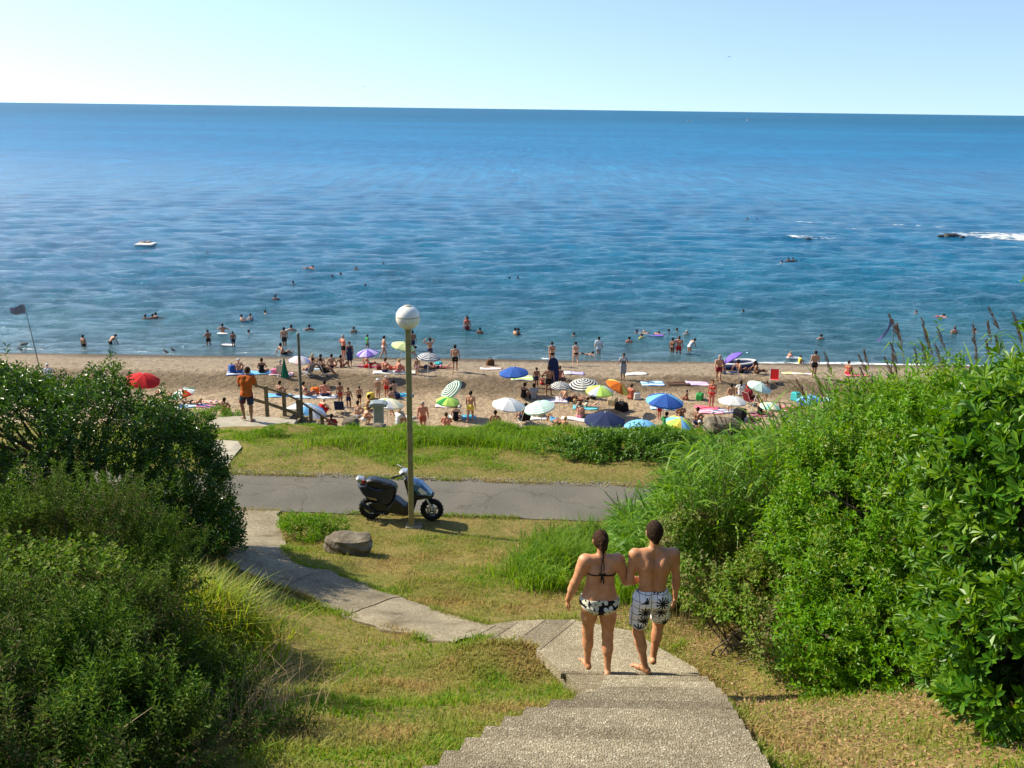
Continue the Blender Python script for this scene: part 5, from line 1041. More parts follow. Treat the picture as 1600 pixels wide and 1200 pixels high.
def sgn(s_): return s_
UPL, UPR = V3(-.22, .02, -1), V3(.22, .02, -1)
POSE = dict(
    stand=dict(pel=(0, 0, .545)),
    stand_hips=dict(pel=(0, 0, .545), AL=(V3(-.75, -.25, -.8), V3(.6, .5, -.25), None), AR=(V3(.25, .1, -1), V3(.1, .3, -1), None), GL=(V3(-.08, .02, -1), V3(-.02, 0, -1), V3(-.2, 1, 0)), GR=(V3(.12, .02, -1), V3(.04, 0, -1), V3(.3, 1, 0))),
    walk=dict(pel=(0, 0, .532), tor=V3(0, .06, 1), AL=(V3(-.2, -.4, -1), V3(-.1, -.05, -1), None), AR=(V3(.2, .3, -1), V3(.05, .6, -1), None), GL=(V3(0, .42, -1), V3(0, .02, -1), V3(-.1, 1, .1)), GR=(V3(0, -.28, -1), V3(0, -.55, -1), V3(.1, 1, -.35))),
    stroll=dict(pel=(0, 0, .538), tor=V3(0, .04, 1), AL=(V3(-.25, .25, -1), V3(-.1, .35, -1), None), AR=(V3(.3, -.25, -1), V3(.15, 0, -1), None), GL=(V3(0, -.2, -1), V3(0, -.42, -1), V3(-.1, 1, -.3)), GR=(V3(0, .30, -1), V3(0, .03, -1), V3(.1, 1, .1))),
    bend=dict(pel=(0, -.04, .53), tor=V3(0, .75, .75), pu=V3(0, .35, 1), head=V3(0, .9, .5), AL=(V3(-.2, .5, -1), V3(.1, .4, -1), None), AR=(V3(.2, .5, -1), V3(-.1, .4, -1), None), GL=(V3(-.08, .12, -1), V3(0, -.08, -1), V3(0, 1, 0)), GR=(V3(.08, .12, -1), V3(0, -.08, -1), V3(0, 1, 0))),
    hair=dict(pel=(0, 0, .545), tor=V3(.06, .12, 1), AL=(V3(-.8, .5, .35), V3(.75, .2, .65), None), AR=(V3(.8, .5, .35), V3(-.75, .2, .65), None)),
    carry=dict(pel=(0, 0, .545), AL=(V3(-.45, .35, -.9), V3(-.35, .9, -.15), None), AR=(V3(.45, .35, -.9), V3(.35, .9, -.15), None)),
    sit=dict(pel=(0, 0, .085), tor=V3(0, .22, 1), pu=V3(0, -.1, 1), AL=(V3(-.25, .65, -.7), V3(.15, 1, -.1), None), AR=(V3(.25, .65, -.7), V3(-.15, 1, -.1), None), GL=(V3(-.18, .85, .55), V3(0, .35, -1), V3(0, 1, 0)), GR=(V3(.18, .85, .55), V3(0, .35, -1), V3(0, 1, 0))),
    recline=dict(pel=(0, 0, .085), tor=V3(0, -.45, 1), pu=V3(0, -.35, 1), head=V3(0, -.05, 1), AL=(V3(-.3, -.65, -.75), V3(-.1, -.15, -1), V3(-.2, -1, -.1)), AR=(V3(.3, -.65, -.75), V3(.1, -.15, -1), V3(.2, -1, -.1)), GL=(V3(-.08, 1, .03), V3(0, 1, -.10), V3(-.2, .35, 1)), GR=(V3(.1, .85, .5), V3(0, .6, -.85), V3(0, 1, .1))),
    sitflat=dict(pel=(0, 0, .085), tor=V3(.03, .05, 1), AL=(V3(-.35, .25, -.9), V3(-.1, .8, -.5), None), AR=(V3(.3, .5, -.8), V3(-.3, .9, -.2), None), GL=(V3(-.55, .8, .05), V3(.9, .4, -.05), V3(.6, .7, 0)), GR=(V3(.55, .8, .05), V3(-.85, .5, .03), V3(-.6, .7, 0))),
    lie=dict(pel=(0, 0, .075), tor=V3(0, -1, .02), rgt=X_, head=V3(0, -1, .12), AL=(V3(-.4, .9, -.08), V3(-.1, 1, 0), None), AR=(V3(.4, .9, -.08), V3(.1, 1, 0), None), GL=(V3(-.08, 1, -.06), V3(-.05, 1, 0), V3(-.3, .2, 1)), GR=(V3(.08, 1, .0), V3(.05, 1, -.05), V3(.3, .2, 1))),
    lieknee=dict(pel=(0, 0, .075), tor=V3(0, -1, .03), rgt=X_, head=V3(0, -1, .2), AL=(V3(-.9, -.2, -.08), V3(.5, -.8, .2), None), AR=(V3(.5, .9, -.08), V3(-.3, .8, .3), None), GL=(V3(-.08, .75, .75), V3(-.03, .45, -.9), V3(0, 1, .1)), GR=(V3(.08, 1, -.02), V3(.05, 1, -.04), V3(.3, .2, 1))),
    prone=dict(pel=(0, 0, .075), tor=V3(0, -1, .28), rgt=-X_, pu=V3(0, -1, .05), head=V3(0, -.75, .75), face=V3(0, -1, 0), AL=(V3(.2, -.45, -.9), V3(-.2, -1, -.15), None), AR=(V3(-.2, -.45, -.9), V3(.2, -1, -.15), None), GL=(V3(.06, 1, -.06), V3(.03, 1, .0), V3(0, 1, -.2)), GR=(V3(-.06, 1, -.06), V3(-.03, .8, .6), V3(0, 1, .4))),
    crouch=dict(pel=(0, 0, .17), tor=V3(0, .55, 1), AL=(V3(-.2, .7, -.8), V3(.1, .7, -.7), None), AR=(V3(.2, .7, -.8), V3(-.1, .7, -.7), None), GL=(V3(-.2, 1, .25), V3(0, -.45, -1), V3(-.1, 1, 0)), GR=(V3(.2, 1, .25), V3(0, -.45, -1), V3(.1, 1, 0))),
    tread=dict(pel=(0, 0, .545), tor=V3(0, .05, 1), AL=(V3(-.8, .4, -.55), V3(-.3, .9, .12), None), AR=(V3(.8, .3, -.5), V3(.1, .95, .15), None)),
    chair=dict(pel=(0, 0, .24), tor=V3(0, -.35, 1), AL=(V3(-.35, .2, -.9), V3(-.1, .95, -.1), None), AR=(V3(.35, .2, -.9), V3(.1, .95, -.1), None), GL=(V3(-.1, 1, .12), V3(0, .5, -.85), V3(0, 1, .1)), GR=(V3(.1, 1, .12), V3(0, .6, -.8), V3(0, 1, .1))),
    swim=dict(pel=(0, 0, .0), tor=V3(0, 1, .1), pu=V3(0, 1, 0), rgt=X_, head=V3(0, .6, .8), face=V3(0, 1, -.2), AL=(V3(-.7, .8, .1), V3(.1, 1, -.2), None), AR=(V3(.8, .3, .1), V3(.6, .7, -.3), None), GL=(V3(-.06, -1, -.05), V3(0, -1, -.02), V3(0, -1, -.1)), GR=(V3(.06, -1, .02), V3(0, -1, -.06), V3(0, -1, -.1))))
_bc = {}
def proto(pose, g, garment):
    """meshes for one pose at H = 1 (scaled by the object)"""
    key = (pose, g)
    if key not in _bc:
        J = joints(POSE[pose], 1.72, .93 if g == 'f' else 1.04, 1.05 if g == 'f' else 1.0); pts = np.array([J[q] for q in J if q[:2] in ('pe', 'wr', 'kn', 'an', 'hc', 'el', 'ne', 'sh')])
        F = Field(pts.min(0) - .26, pts.max(0) + .26, .021); add_body(F, J, 1.72, g); _bc[key] = dict(J=J, F=F, body=surface(F.f, F.lo, F.h, 'body'))
    d = _bc[key]
    for gm in garment:
        if gm not in d:
            if gm.startswith('h_'):
                K = Field(d['J']['hc'] - .30, d['J']['hc'] + .30, .0125); hair_field(K, d['J'], 1.72, gm[2:]); d[gm] = surface(K.f, K.lo, K.h, 'hair')
            else: d[gm] = clothes_mesh(d['F'], d['J'], 1.72, g, 1.0, gm, gm)
    return d
PART = dict(trunks='swim_trunks', shorts='shorts', bottom='bikini_bottom', top='bikini_top', suit='swimsuit', shirt='shirt', wrap='wrap')
def own(o, m):
    me = o.data
    if not me.materials: me.materials.append(m)
    o.material_slots[0].link = 'OBJECT'; o.material_slots[0].material = m
def person(loc, pose, rz, H, skin, outfit, hair, label, group=None):
    """outfit: 'trunks:black', 'bikini:red', 'shirt:green+trunks:navy' ...; hair: 'short:darkhair', 'cap:white' ..."""
    its = []
    for q in outfit.split('+'):
        k, c = q.split(':')
        its += [('bottom', c), ('top', c)] if k == 'bikini' else [(k, c)]
    g = 'f' if any(k in ('top', 'bottom', 'suit', 'wrap') for k, c in its) else 'm'
    hs = [q.split(':') for q in hair.split('+')]; d = proto(pose, g, [k for k, c in its] + ['h_' + k for k, c in hs])
    t = obj('person', d['body']); t.location = loc; t.rotation_euler = (0, 0, R(rz)); t.scale = (H / 1.72,) * 3; own(t, SKIN[skin]); tag(t, label, 'person', group)
    for k, c in its:
        if d[k] is None: continue
        o = obj(PART[k], d[k], None, t); own(o, cm(c))
    for k, c in hs:
        if d['h_' + k] is not None: o = obj({'cap': 'cap', 'hat': 'hat'}.get(k, 'hair'), d['h_' + k], None, t); own(o, cm(c))
    return t

# ============================================================ the couple on the steps and the boy on the slab (fine figures)
def flower_mat(name, bgc, fgc, scale, petals, size, spike=1.0, grid_=False):
    m = bpy.data.materials.new(name); t, N, L = nt(m); out = N.new('ShaderNodeOutputMaterial'); p = N.new('ShaderNodeBsdfPrincipled'); L.new(p.outputs[0], out.inputs[0]); p.inputs['Roughness'].default_value = .8; p.inputs['Specular IOR Level'].default_value = .2
    co = N.new('ShaderNodeTexCoord').outputs['Object']; mp = N.new('ShaderNodeMapping'); mp.inputs['Scale'].default_value = (scale, scale * .35, scale); L.new(co, mp.inputs[0])
    v = N.new('ShaderNodeTexVoronoi'); v.inputs['Scale'].default_value = 1; v.inputs['Randomness'].default_value = .75; L.new(mp.outputs[0], v.inputs['Vector'])
    sb_ = N.new('ShaderNodeVectorMath'); sb_.operation = 'SUBTRACT'; L.new(mp.outputs[0], sb_.inputs[0]); L.new(v.outputs['Position'], sb_.inputs[1]); s = N.new('ShaderNodeSeparateXYZ'); L.new(sb_.outputs[0], s.inputs[0])
    def M(op, a, b=None):
        q = N.new('ShaderNodeMath'); q.operation = op
        for i, x in enumerate((a, b)):
            if x is None: continue
            if isinstance(x, (int, float)): q.inputs[i].default_value = x
            else: L.new(x, q.inputs[i])
        return q.outputs[0]
    an = M('ARCTAN2', s.outputs['Z'], s.outputs['X']); pe = M('POWER', M('ABSOLUTE', M('COSINE', M('MULTIPLY', an, petals / 2))), spike)
    rad = M('SQRT', M('ADD', M('POWER', s.outputs['X'], 2.0), M('POWER', s.outputs['Z'], 2.0)))
    inn = M('LESS_THAN', rad, M('MULTIPLY', M('ADD', M('MULTIPLY', pe, .75), .22), size)); cen = M('GREATER_THAN', rad, size * .12); f = M('MULTIPLY', inn, cen) if not grid_ else inn
    if grid_:
        s2 = N.new('ShaderNodeSeparateXYZ'); L.new(co, s2.inputs[0])
        for ax, k in (('X', 17.0), ('Z', 13.0)):
            f = M('MAXIMUM', f, M('MULTIPLY', M('GREATER_THAN', M('ABSOLUTE', M('SINE', M('MULTIPLY', s2.outputs[ax], k * PI))), .991), .85))
    mx = N.new('ShaderNodeMix'); mx.data_type = 'RGBA'; L.new(f, mx.inputs['Factor']); mx.inputs['A'].default_value = (*bgc, 1); mx.inputs['B'].default_value = (*fgc, 1); L.new(mx.outputs['Result'], p.inputs['Base Color'])
    n = noise(N, L, 22, 4, .6, co); bp = N.new('ShaderNodeBump'); bp.inputs['Strength'].default_value = .5; bp.inputs['Distance'].default_value = .015; L.new(n.outputs['Fac'], bp.inputs['Height']); L.new(bp.outputs[0], p.inputs['Normal']); return m
def skin_fine(name, a, b):
    m = pm(name, [(.3, tuple(v * .88 for v in a)), (.45, a), (.62, b), (.75, (b[0], b[1] * .86, b[2] * .84))], 7, 7, .48, .12, 55, .35, sss=.12); return m
M_hairb = pm('brown_hair', [(.3, (.022, .010, .005)), (.7, (.065, .030, .014))], 30, 4, .75, .9, 45, .12)
M_hairk = pm('dark_brown_hair', [(.3, (.016, .009, .005)), (.7, (.045, .024, .012))], 34, 4, .75, .8, 55, .12)
def figure(loc, rz, po, H, g, fat, vox, skin, label, sw=1.0, hw=1.0, arm=1.0, extra=None):
    J = joints(po, H, sw, hw); J.update(extra or {}); pts = np.array([J[q] for q in J if isinstance(J[q], np.ndarray) and q[:2] in ('pe', 'wr', 'kn', 'an', 'hc', 'el', 'ne', 'sh', 'wst')])
    F = Field(pts.min(0) - .25, pts.max(0) + .25, vox); add_body(F, J, H, g, fat, True, arm)
    t = obj('person', surface(F.f, F.lo, F.h, 'body'), skin); t.location = loc; t.rotation_euler = (0, 0, R(rz)); tag(t, label, 'person'); return t, J, F
def garment(t, J, F, H, g, fat, kind, nm, m): return obj(nm, clothes_mesh(F, J, H, g, fat, kind, nm), m, t)
def hairpiece(t, J, H, style, m, more=None, nm='hair'):
    K = Field(J['hc'] - .22, J['hc'] + .22, .006); hair_field(K, J, H, style, True)
    if more: more(K, J)
    X, Y, Z = K.coords(); K.f = K.f + (.0022 * np.sin(X * 260 + 3 * np.sin(Z * 60)) * np.sin(Y * 210 + Z * 40) + .002 * np.sin(Z * 120 + X * 150)).astype(np.float32)
    return obj(nm, surface(K.f, K.lo, K.h, 'hair'), m, t)

# ---- woman
zt = 12.34
wl = on_z(932, 1046, zt)
Hw = 1.545
po = dict(pel=(0, 0, .535), tor=V3(.02, .05, 1), head=V3(-.05, .14, 1), face=V3(-.22, 1, -.2), AL=(V3(-.40, -.02, -1), V3(-.28, .22, -1), V3(-.1, .25, -1)), AR=(V3(.42, .06, -1), V3(.95, .45, -.16), V3(.9, .6, .05)),
          GL=(V3(-.01, .16, -1), V3(.02, -.06, -1), V3(-.3, 1, 0)), GR=(V3(.0, -.10, -1), V3(.01, -.20, -1), V3(.12, 1, -.10)))
S_w = skin_fine('sunburnt_skin', (.50, .225, .11), (.60, .30, .165))
wt_, J, F = figure(Vector((wl.x, wl.y, zt)), 4, po, Hw, 'f', 1.30, .0068, S_w, 'woman in a flower-print bikini, her arm linked with the man in shorts', .96, 1.18, 1.08, dict(pnL=V3(.9, .1, 0), cuL=.45, pnR=V3(0, .3, -1), cuR=.9, thL=-1))
lo_z = float(min(J['anL'][2], J['anR'][2])) - .024 * Hw - .02; wt_.location.z = zt - lo_z + .0 - .006
M_flower = flower_mat('black_flower_print', (.010, .010, .014), (.62, .60, .47), 8.6, 5, .60, .55)
# brief drawn as the body offset between a waist line and leg lines
def brief(t, J, F, H, m):
    X, Y, Z = F.coords(); p, pu, hr = J['pel'], J['pu'], J['hr']
    def dot(q, n): return (X - q[0]) * n[0] + (Y - q[1]) * n[1] + (Z - q[2]) * n[2]
    hx = np.abs(dot(p, hr)); zc = dot(p, pu); f = np.maximum(F.f - .007, zc - .026 * H); f = np.maximum(f, -(zc + .088 * H - .46 * hx)); f = np.maximum(f, hx - .135 * H); f = np.maximum(f, np.where(zc < -.2 * H, 1.0, -1.0)); return obj('bikini_bottom', surface(f, F.lo, F.h, 'brief'), m, t)
brief(wt_, J, F, Hw, M_flower)
X, Y, Z = F.coords(); c = J['chest'] - J['u'] * .012 * Hw; u_ = J['u']; zc = (X - c[0]) * u_[0] + (Y - c[1]) * u_[1] + (Z - c[2]) * u_[2]; ff_ = (X - c[0]) * J['f'][0] + (Y - c[1]) * J['f'][1] + (Z - c[2]) * J['f'][2]
T = Field.__new__(Field); T.h, T.lo, T.n, T.ax = F.h, F.lo, F.n, F.ax; T.f = np.full(F.n, 1.0, np.float32); add_torso(T, J, Hw, 'f', 1.30, .008)
bt = obj('bikini_top', surface(np.maximum(T.f, np.abs(zc) - np.where(ff_ > .03, .035 * Hw, .0075)), F.lo, F.h, 'top'), cm('black'), wt_)
def back_pt(zoff, xoff=0.0):
    q = c + u_ * zoff + J['r'] * xoff; t_ = np.linspace(0, .3, 200); P = q[None] - J['f'][None] * t_[:, None]; ii = np.round((P - F.lo) / F.h).astype(int); vals = F.f[ii[:, 0], ii[:, 1], ii[:, 2]]; k = int(np.argmax(vals > 0.004)); return Vector(P[k])
m = MB()
a = back_pt(0)
for dx, dz in ((-.035, .022), (.035, .022), (-.012, -.075), (.018, -.095)): m.tube([a, a + Vector((dx * .6, -.014, dz * .5 + .008)), a + Vector((dx, -.010, dz))], [.006, .007, .004], 6)
m.lathe([(.001, -.010), (.010, 0), (.001, .010)], a + Vector((0, -.008, 0)), 8)
m.build('back_tie', cm('black'), wt_)
m = MB(); nbk = J['neck']; a = Vector(nbk - J['f'] * .058 + u_ * .012)
for s_ in (-1, 1): m.tube([Vector(nbk + J['r'] * s_ * .055 + J['f'] * .03 - u_ * .005), Vector(nbk + J['r'] * s_ * .052 - J['f'] * .02 + u_ * .012), a], [.004, .005, .005], 6)
for s_, ln in ((-1, .17), (1, .12)): m.tube([a, a + Vector((s_ * .012, -.022, -.05)), a + Vector((s_ * .014, -.030, -ln))], [.006, .005, .004], 6)
m.build('neck_tie', cm('black'), wt_)
def updo(K, J):
    hc, hd, fc, hx = J['hc'], J['hd'], J['fc'], J['hr_']; H = Hw
    K.cone(hc - fc * .045 * H + hd * .012 * H, hc - fc * .050 * H - hd * .030 * H, .032 * H, .028 * H, .012 * H)
    for k in range(6): a_ = k * 1.05; K.cone(hc - fc * .066 * H + hx * .018 * H * math.cos(a_) + hd * (-.006 + .02 * math.sin(a_)) * H, hc - fc * .068 * H + hx * .016 * H * math.cos(a_ + .8) + hd * (-.008 + .02 * math.sin(a_ + .8)) * H, .011 * H, .010 * H, .004 * H)
    K.cone(hc - fc * .040 * H - hd * .045 * H, hc - fc * .030 * H - hd * .075 * H + hx * .012 * H, .018 * H, .006 * H, .012 * H); K.cone(hc - fc * .046 * H - hd * .045 * H, hc - fc * .050 * H - hd * .11 * H - hx * .004 * H, .010 * H, .004 * H, .008 * H)
hairpiece(wt_, J, Hw, 'short', M_hairb, updo)

# ---- man
Hm = 1.665
ml = on_z(1012, 1048, zt)
po = dict(pel=(0, 0, .535), tor=V3(.01, .05, 1), head=V3(.0, .15, 1), face=V3(-.12, 1, -.15), AL=(V3(-.16, -.02, -1), V3(.10, .95, -.25), V3(.35, .9, .1)), AR=(V3(.17, .02, -1), V3(.06, .20, -1), V3(-.05, .25, -1)),
          GL=(V3(-.08, .10, -1), V3(.22, -.16, -1), V3(-.75, .75, 0)), GR=(V3(.10, .42, -1), V3(-.12, -.12, -1), V3(.05, 1, -.35)))
S_m = skin_fine('tanned_skin', (.46, .21, .10), (.56, .28, .148))
mt_, J, F = figure(Vector((ml.x, ml.y, zt)), 4, po, Hm, 'm', .96, .0070, S_m, 'bare-backed man in white patterned swim shorts walking down the steps', 1.06, .98, .96, dict(pnL=V3(.8, 0, -.3), cuL=.8, pnR=V3(-.9, .1, 0), cuR=.5, thR=1))
mt_.location.z = zt - (float(J['anL'][2]) - .022 * Hm - .02) - .004
# shoulder blades and the furrow of the spine are part of the flesh: small lifts on the mesh
me = mt_.data; V = np.empty(len(me.vertices) * 3, np.float32); me.vertices.foreach_get('co', V); V = V.reshape(-1, 3); Nv = np.empty_like(V).ravel(); me.vertices.foreach_get('normal', Nv); Nv = Nv.reshape(-1, 3)
ch = J['chest'] + J['u'] * .03 * Hm; rel_ = V - ch; rx_ = rel_ @ J['r']; uz_ = rel_ @ J['u']; by_ = -(rel_ @ J['f'])
bl_ = .010 * np.exp(-(((np.abs(rx_) - .075) / .035) ** 2 + ((uz_ - .01 - .35 * (np.abs(rx_) - .075)) / .075) ** 2)) - .010 * np.exp(-(rx_ / .018) ** 2) * (uz_ > -.34) * (uz_ < .12) + .004 * np.exp(-(((np.abs(rx_) - .045) / .022) ** 2)) * (uz_ < -.08) * (uz_ > -.30)
V += Nv * (bl_ * (by_ > .02))[:, None]; me.vertices.foreach_set('co', V.ravel()); me.update()
M_shorts = flower_mat('white_shorts_print', (.82, .82, .83), (.012, .012, .014), 4.6, 11, .36, 1.1, True)
FS = Field.__new__(Field); FS.h, FS.lo, FS.n, FS.ax = F.h, F.lo, F.n, F.ax; FS.f = np.full(F.n, 1.0, np.float32); X, Y, Z = F.coords(); p_, pu_ = J['pel'], J['pu']
for S_, s_ in (('L', -1), ('R', 1)):
    hp = J['hip' + S_]; th = J['kn' + S_] - hp; e = hp + th * .76
    FS.cone(hp + J['hr'] * s_ * .004 * Hm, hp + th + J['hr'] * s_ * .010 * Hm, .069 * Hm, .056 * Hm, .012 * Hm, clip=(e, un(th)))
TS = Field.__new__(Field); TS.h, TS.lo, TS.n, TS.ax = F.h, F.lo, F.n, F.ax; TS.f = np.full(F.n, 1.0, np.float32); add_torso(TS, J, Hm, 'm', .96, .012)
zc = (X - p_[0]) * pu_[0] + (Y - p_[1]) * pu_[1] + (Z - p_[2]) * pu_[2]
TS.f = np.maximum(TS.f, (-(zc + .06 * Hm)).astype(np.float32)); hh = np.clip(.5 + .5 * (TS.f - FS.f) / .03, 0, 1); ff_ = TS.f * (1 - hh) + FS.f * hh - .03 * hh * (1 - hh); ff_ = np.maximum(ff_, zc - .052 * Hm)
ff_ = ff_ + .004 * np.sin(Z * 46 + X * 18) * np.sin(X * 30 + Z * 9) + .003 * np.sin(Z * 22 - X * 40)
so_ = obj('swim_shorts', surface(ff_, F.lo, F.h, 'shorts'), M_shorts, mt_)
def crop(K, J):
    hc, hd, fc = J['hc'], J['hd'], J['fc']; K.cone(hc - fc * .036 * Hm - hd * .01 * Hm, hc - fc * .036 * Hm - hd * .045 * Hm, .030 * Hm, .020 * Hm, .014 * Hm)
hairpiece(mt_, J, Hm, 'short', M_hairk, crop)

# ---- boy in orange on the slab
bl = on_z(388, 658, 9.34); Hb = 1.56
po = dict(pel=(0, 0, .535), tor=V3(.02, .14, 1), head=V3(.05, .45, 1), face=V3(.3, 1, -.9), AL=(V3(-.30, .28, -1), V3(.75, .75, .1), None), AR=(V3(.32, .25, -1), V3(-.3, .95, .25), None), GL=(V3(-.30, .30, -1), V3(.18, -.12, -1), V3(-.8, .5, 0)), GR=(V3(.06, -.02, -1), V3(0, -.06, -1), V3(.3, 1, 0)))
t, J, F = figure(bl, 0, po, Hb, 'm', 1.0, .010, SKIN[2], 'boy in an orange t-shirt looking down at the top of the beach steps')
t.location.z = 9.34 - (float(J['anR'][2]) - .022 * Hb - .02)
garment(t, J, F, Hb, 'm', 1.0, 'shirt', 'shirt', pm('rust_orange_cloth', [(.3, (.40, .085, .015)), (.7, (.50, .12, .02))], 10, 4, .85, .2, 40, .15))
M_bsh = pm('maroon_navy_shorts', [(.35, (.20, .02, .035)), (.5, (.015, .015, .03)), (.65, (.02, .09, .15))], 4.5, 2, .8, .2, 40)
garment(t, J, F, Hb, 'm', 1.0, 'shorts', 'shorts', M_bsh); hairpiece(t, J, Hb, 'short', M_hairb)

# ============================================================ the beach: parasols, towels, chairs, bags
M_polew = pm('white_tube', (.62, .62, .60), 4, 2, .4)
def stripe_mesh(Rr, rise, nr=12):
    V = [(0, 0, rise)]; F = []; ns = 16
    for i in range(1, nr + 1):
        f = i / nr
        for k in range(ns):
            a = 2 * PI * k / ns; r = Rr * f * (1.0 if k % 2 == 0 else .965); V.append((r * math.cos(a), r * math.sin(a), rise * (1 - f ** 1.75) - (.0 if k % 2 == 0 else .03 * Rr * f)))
    for k in range(ns): a = 2 * PI * k / ns; r = Rr * (1.0 if k % 2 == 0 else .965); V.append((r * math.cos(a), r * math.sin(a), -.09 - (.03 * Rr if k % 2 else 0)))
    for k in range(ns): F.append([0, 1 + k, 1 + (k + 1) % ns])
    for i in range(nr):
        for k in range(ns): o = 1 + i * ns; F.append([o + k, o + ns + k, o + ns + (k + 1) % ns, o + (k + 1) % ns])
    return V, F, ns, nr
_um = {}
def canopy(mode, nc):
    if (mode, nc) not in _um:
        V, F, ns, nr = stripe_mesh(1.0, .36); mi = []
        for i in range(len(F)):
            k = i % ns; ring = i // ns
            if mode == 'gore': mi.append((((k + 1) % ns) // 2) % nc)
            elif mode == 'ring': mi.append(ring % 2)
            elif mode == 'hem': mi.append(1 if ring >= nr - 0 else 0)
            elif mode == 'half': mi.append(0 if k in (2, 3, 4, 5, 6, 7, 8, 9) else 1)
            else: mi.append(0)
        _um[(mode, nc)] = np_mesh('canopy', V, F, False, mi)
        for _ in range(nc): _um[(mode, nc)].materials.append(cm('white'))
    return _um[(mode, nc)]
def parasol(px, py, wpx, cols, mode, label, tilt=(0, 0), hc=1.75):
    c = hit(px, py, lambda x, y: B(x, y) + hc, 40, 90); dep = c.y * math.cos(PITCH) + (CAM_Z - c.z) * math.sin(PITCH); Rr = wpx / 2 / FPX * dep
    cl = [cm(q) if isinstance(q, str) else q for q in cols]; rot = Matrix.Rotation(R(tilt[1]), 4, 'X') @ Matrix.Rotation(R(tilt[0]), 4, 'Y')
    base = Vector((c.x, c.y, float(B(c.x, c.y)) - .1)); ax = rot @ Vector((0, 0, 1)); base = Vector((c.x - ax.x * hc * .8, c.y - ax.y * hc * .8, 0)); base.z = float(B(base.x, base.y)) - .1
    t = empty('parasol', base, label, 'parasol'); me = canopy(mode, len(cl)); o = obj('canopy', me, None, t); o.location = c - base - Vector((0, 0, .18 * Rr)); o.rotation_euler = (rot @ Matrix.Rotation(px * .7, 4, 'Z')).to_euler(); o.scale = (Rr,) * 3
    for i, m_ in enumerate(cl): o.material_slots[i].link = 'OBJECT'; o.material_slots[i].material = m_
    tp = (c - base) + ax * .28 * Rr; m = MB(); m.tube([(0, 0, -.2), tp * .5, tp], .02, 6); m.build('pole', M_polew, t)
    m = MB(); m.lathe([(.001, .09), (.022, .07), (.03, .0), (.03, -.02)], tp - ax * .06, 8); m.build('finial', M_polew, t)
    return t
PAR = [(223, 589, 52, ['red'], 'plain', 'plain red parasol at the far left above the dark bush', (12, 8)), (286, 611, 38, ['red', 'white', 'dkgreen', 'white'], 'gore', 'small parasol with red, white and green panels', (-14, 10)),
 (468, 560, 34, ['white', 'palepink', 'white', 'lilac'], 'gore', 'white parasol with pink and lilac patches behind the tall pole', (6, 4)), (574, 549, 35, ['lilac', 'purple'], 'gore', 'lilac and purple panelled parasol by the waterline', (-5, 4)),
 (630, 538, 38, ['lime', 'cream'], 'ring', 'lime and cream striped parasol behind the lamp post', (14, 2)), (670, 555, 37, ['white', 'navy'], 'ring', 'white parasol with navy rings right of the lamp post', (6, 3)),
 (803, 578, 47, ['blue'], 'plain', 'plain bright blue parasol near the middle of the beach', (-3, 2)), (478, 637, 62, ['palegrey', 'sky', 'white'], 'gore', 'pale blue patterned parasol lying low behind the handrail', (10, 4)),
 (606, 627, 52, ['cream', 'lime', 'white', 'cream'], 'gore', 'cream and lime panelled parasol beside the litter bin', (5, -4)), (704, 606, 42, ['white', 'dkgreen'], 'ring', 'green and white ringed parasol tipped steeply on edge', (-38, 22)),
 (700, 624, 38, ['lime', 'green', 'lime', 'lime'], 'gore', 'apple green parasol just below the tipped striped one', (6, 4)), (795, 628, 53, ['palegrey', 'white'], 'ring', 'pale grey-blue striped parasol left of the mint one', (6, 4)),
 (843, 632, 50, ['mint', 'white'], 'ring', 'mint and white striped parasol in the middle of the beach', (-12, 6)), (876, 600, 32, ['white', 'black'], 'ring', 'small black and white ringed parasol, the left of two', (2, 6)),
 (912, 597, 50, ['white', 'black'], 'ring', 'larger black and white ringed parasol, the right of two', (-5, 8)), (937, 607, 44, ['lime', 'lime', 'palegrey'], 'gore', 'lime green parasol with a grey panel below the ringed ones', (2, 6)),
 (966, 601, 42, ['orange', 'orange', 'yellow', 'orange'], 'gore', 'bright orange parasol tilted to the right', (28, 6)), (945, 651, 66, ['navy'], 'plain', 'big dark navy parasol just above the hedge-like bush', (2, 4)),
 (1003, 661, 55, ['sky'], 'plain', 'bright sky-blue parasol right of the navy one', (2, -2)), (1039, 621, 60, ['blue', 'blue', 'sky', 'blue'], 'gore', 'large mid-blue parasol with paler panel', (4, 4)),
 (1145, 556, 34, ['purple'], 'plain', 'purple parasol tipped over beside the dinghy', (-32, -14)), (1187, 601, 40, ['mint', 'white'], 'ring', 'pale mint ringed parasol tilting right near the red chair', (16, 8)),
 (1145, 623, 44, ['white'], 'plain', 'plain white parasol on the right part of the beach', (2, 0)), (1204, 632, 34, ['mint', 'cream'], 'gore', 'small mint parasol next to the blond woman', (4, 4)),
 (1265, 621, 40, ['sky', 'blue'], 'gore', 'blue panelled parasol half hidden by the reeds', (-10, 4)), (1062, 657, 44, ['yellow', 'sky', 'lime'], 'gore', 'yellow and blue beach parasol lying low beside the backpack', (8, 12))]
for i_, a in enumerate(PAR): parasol(*a, hc=1.0 if a[1] in (637, 657) else (1.3 if a[1] > 645 else 1.75))
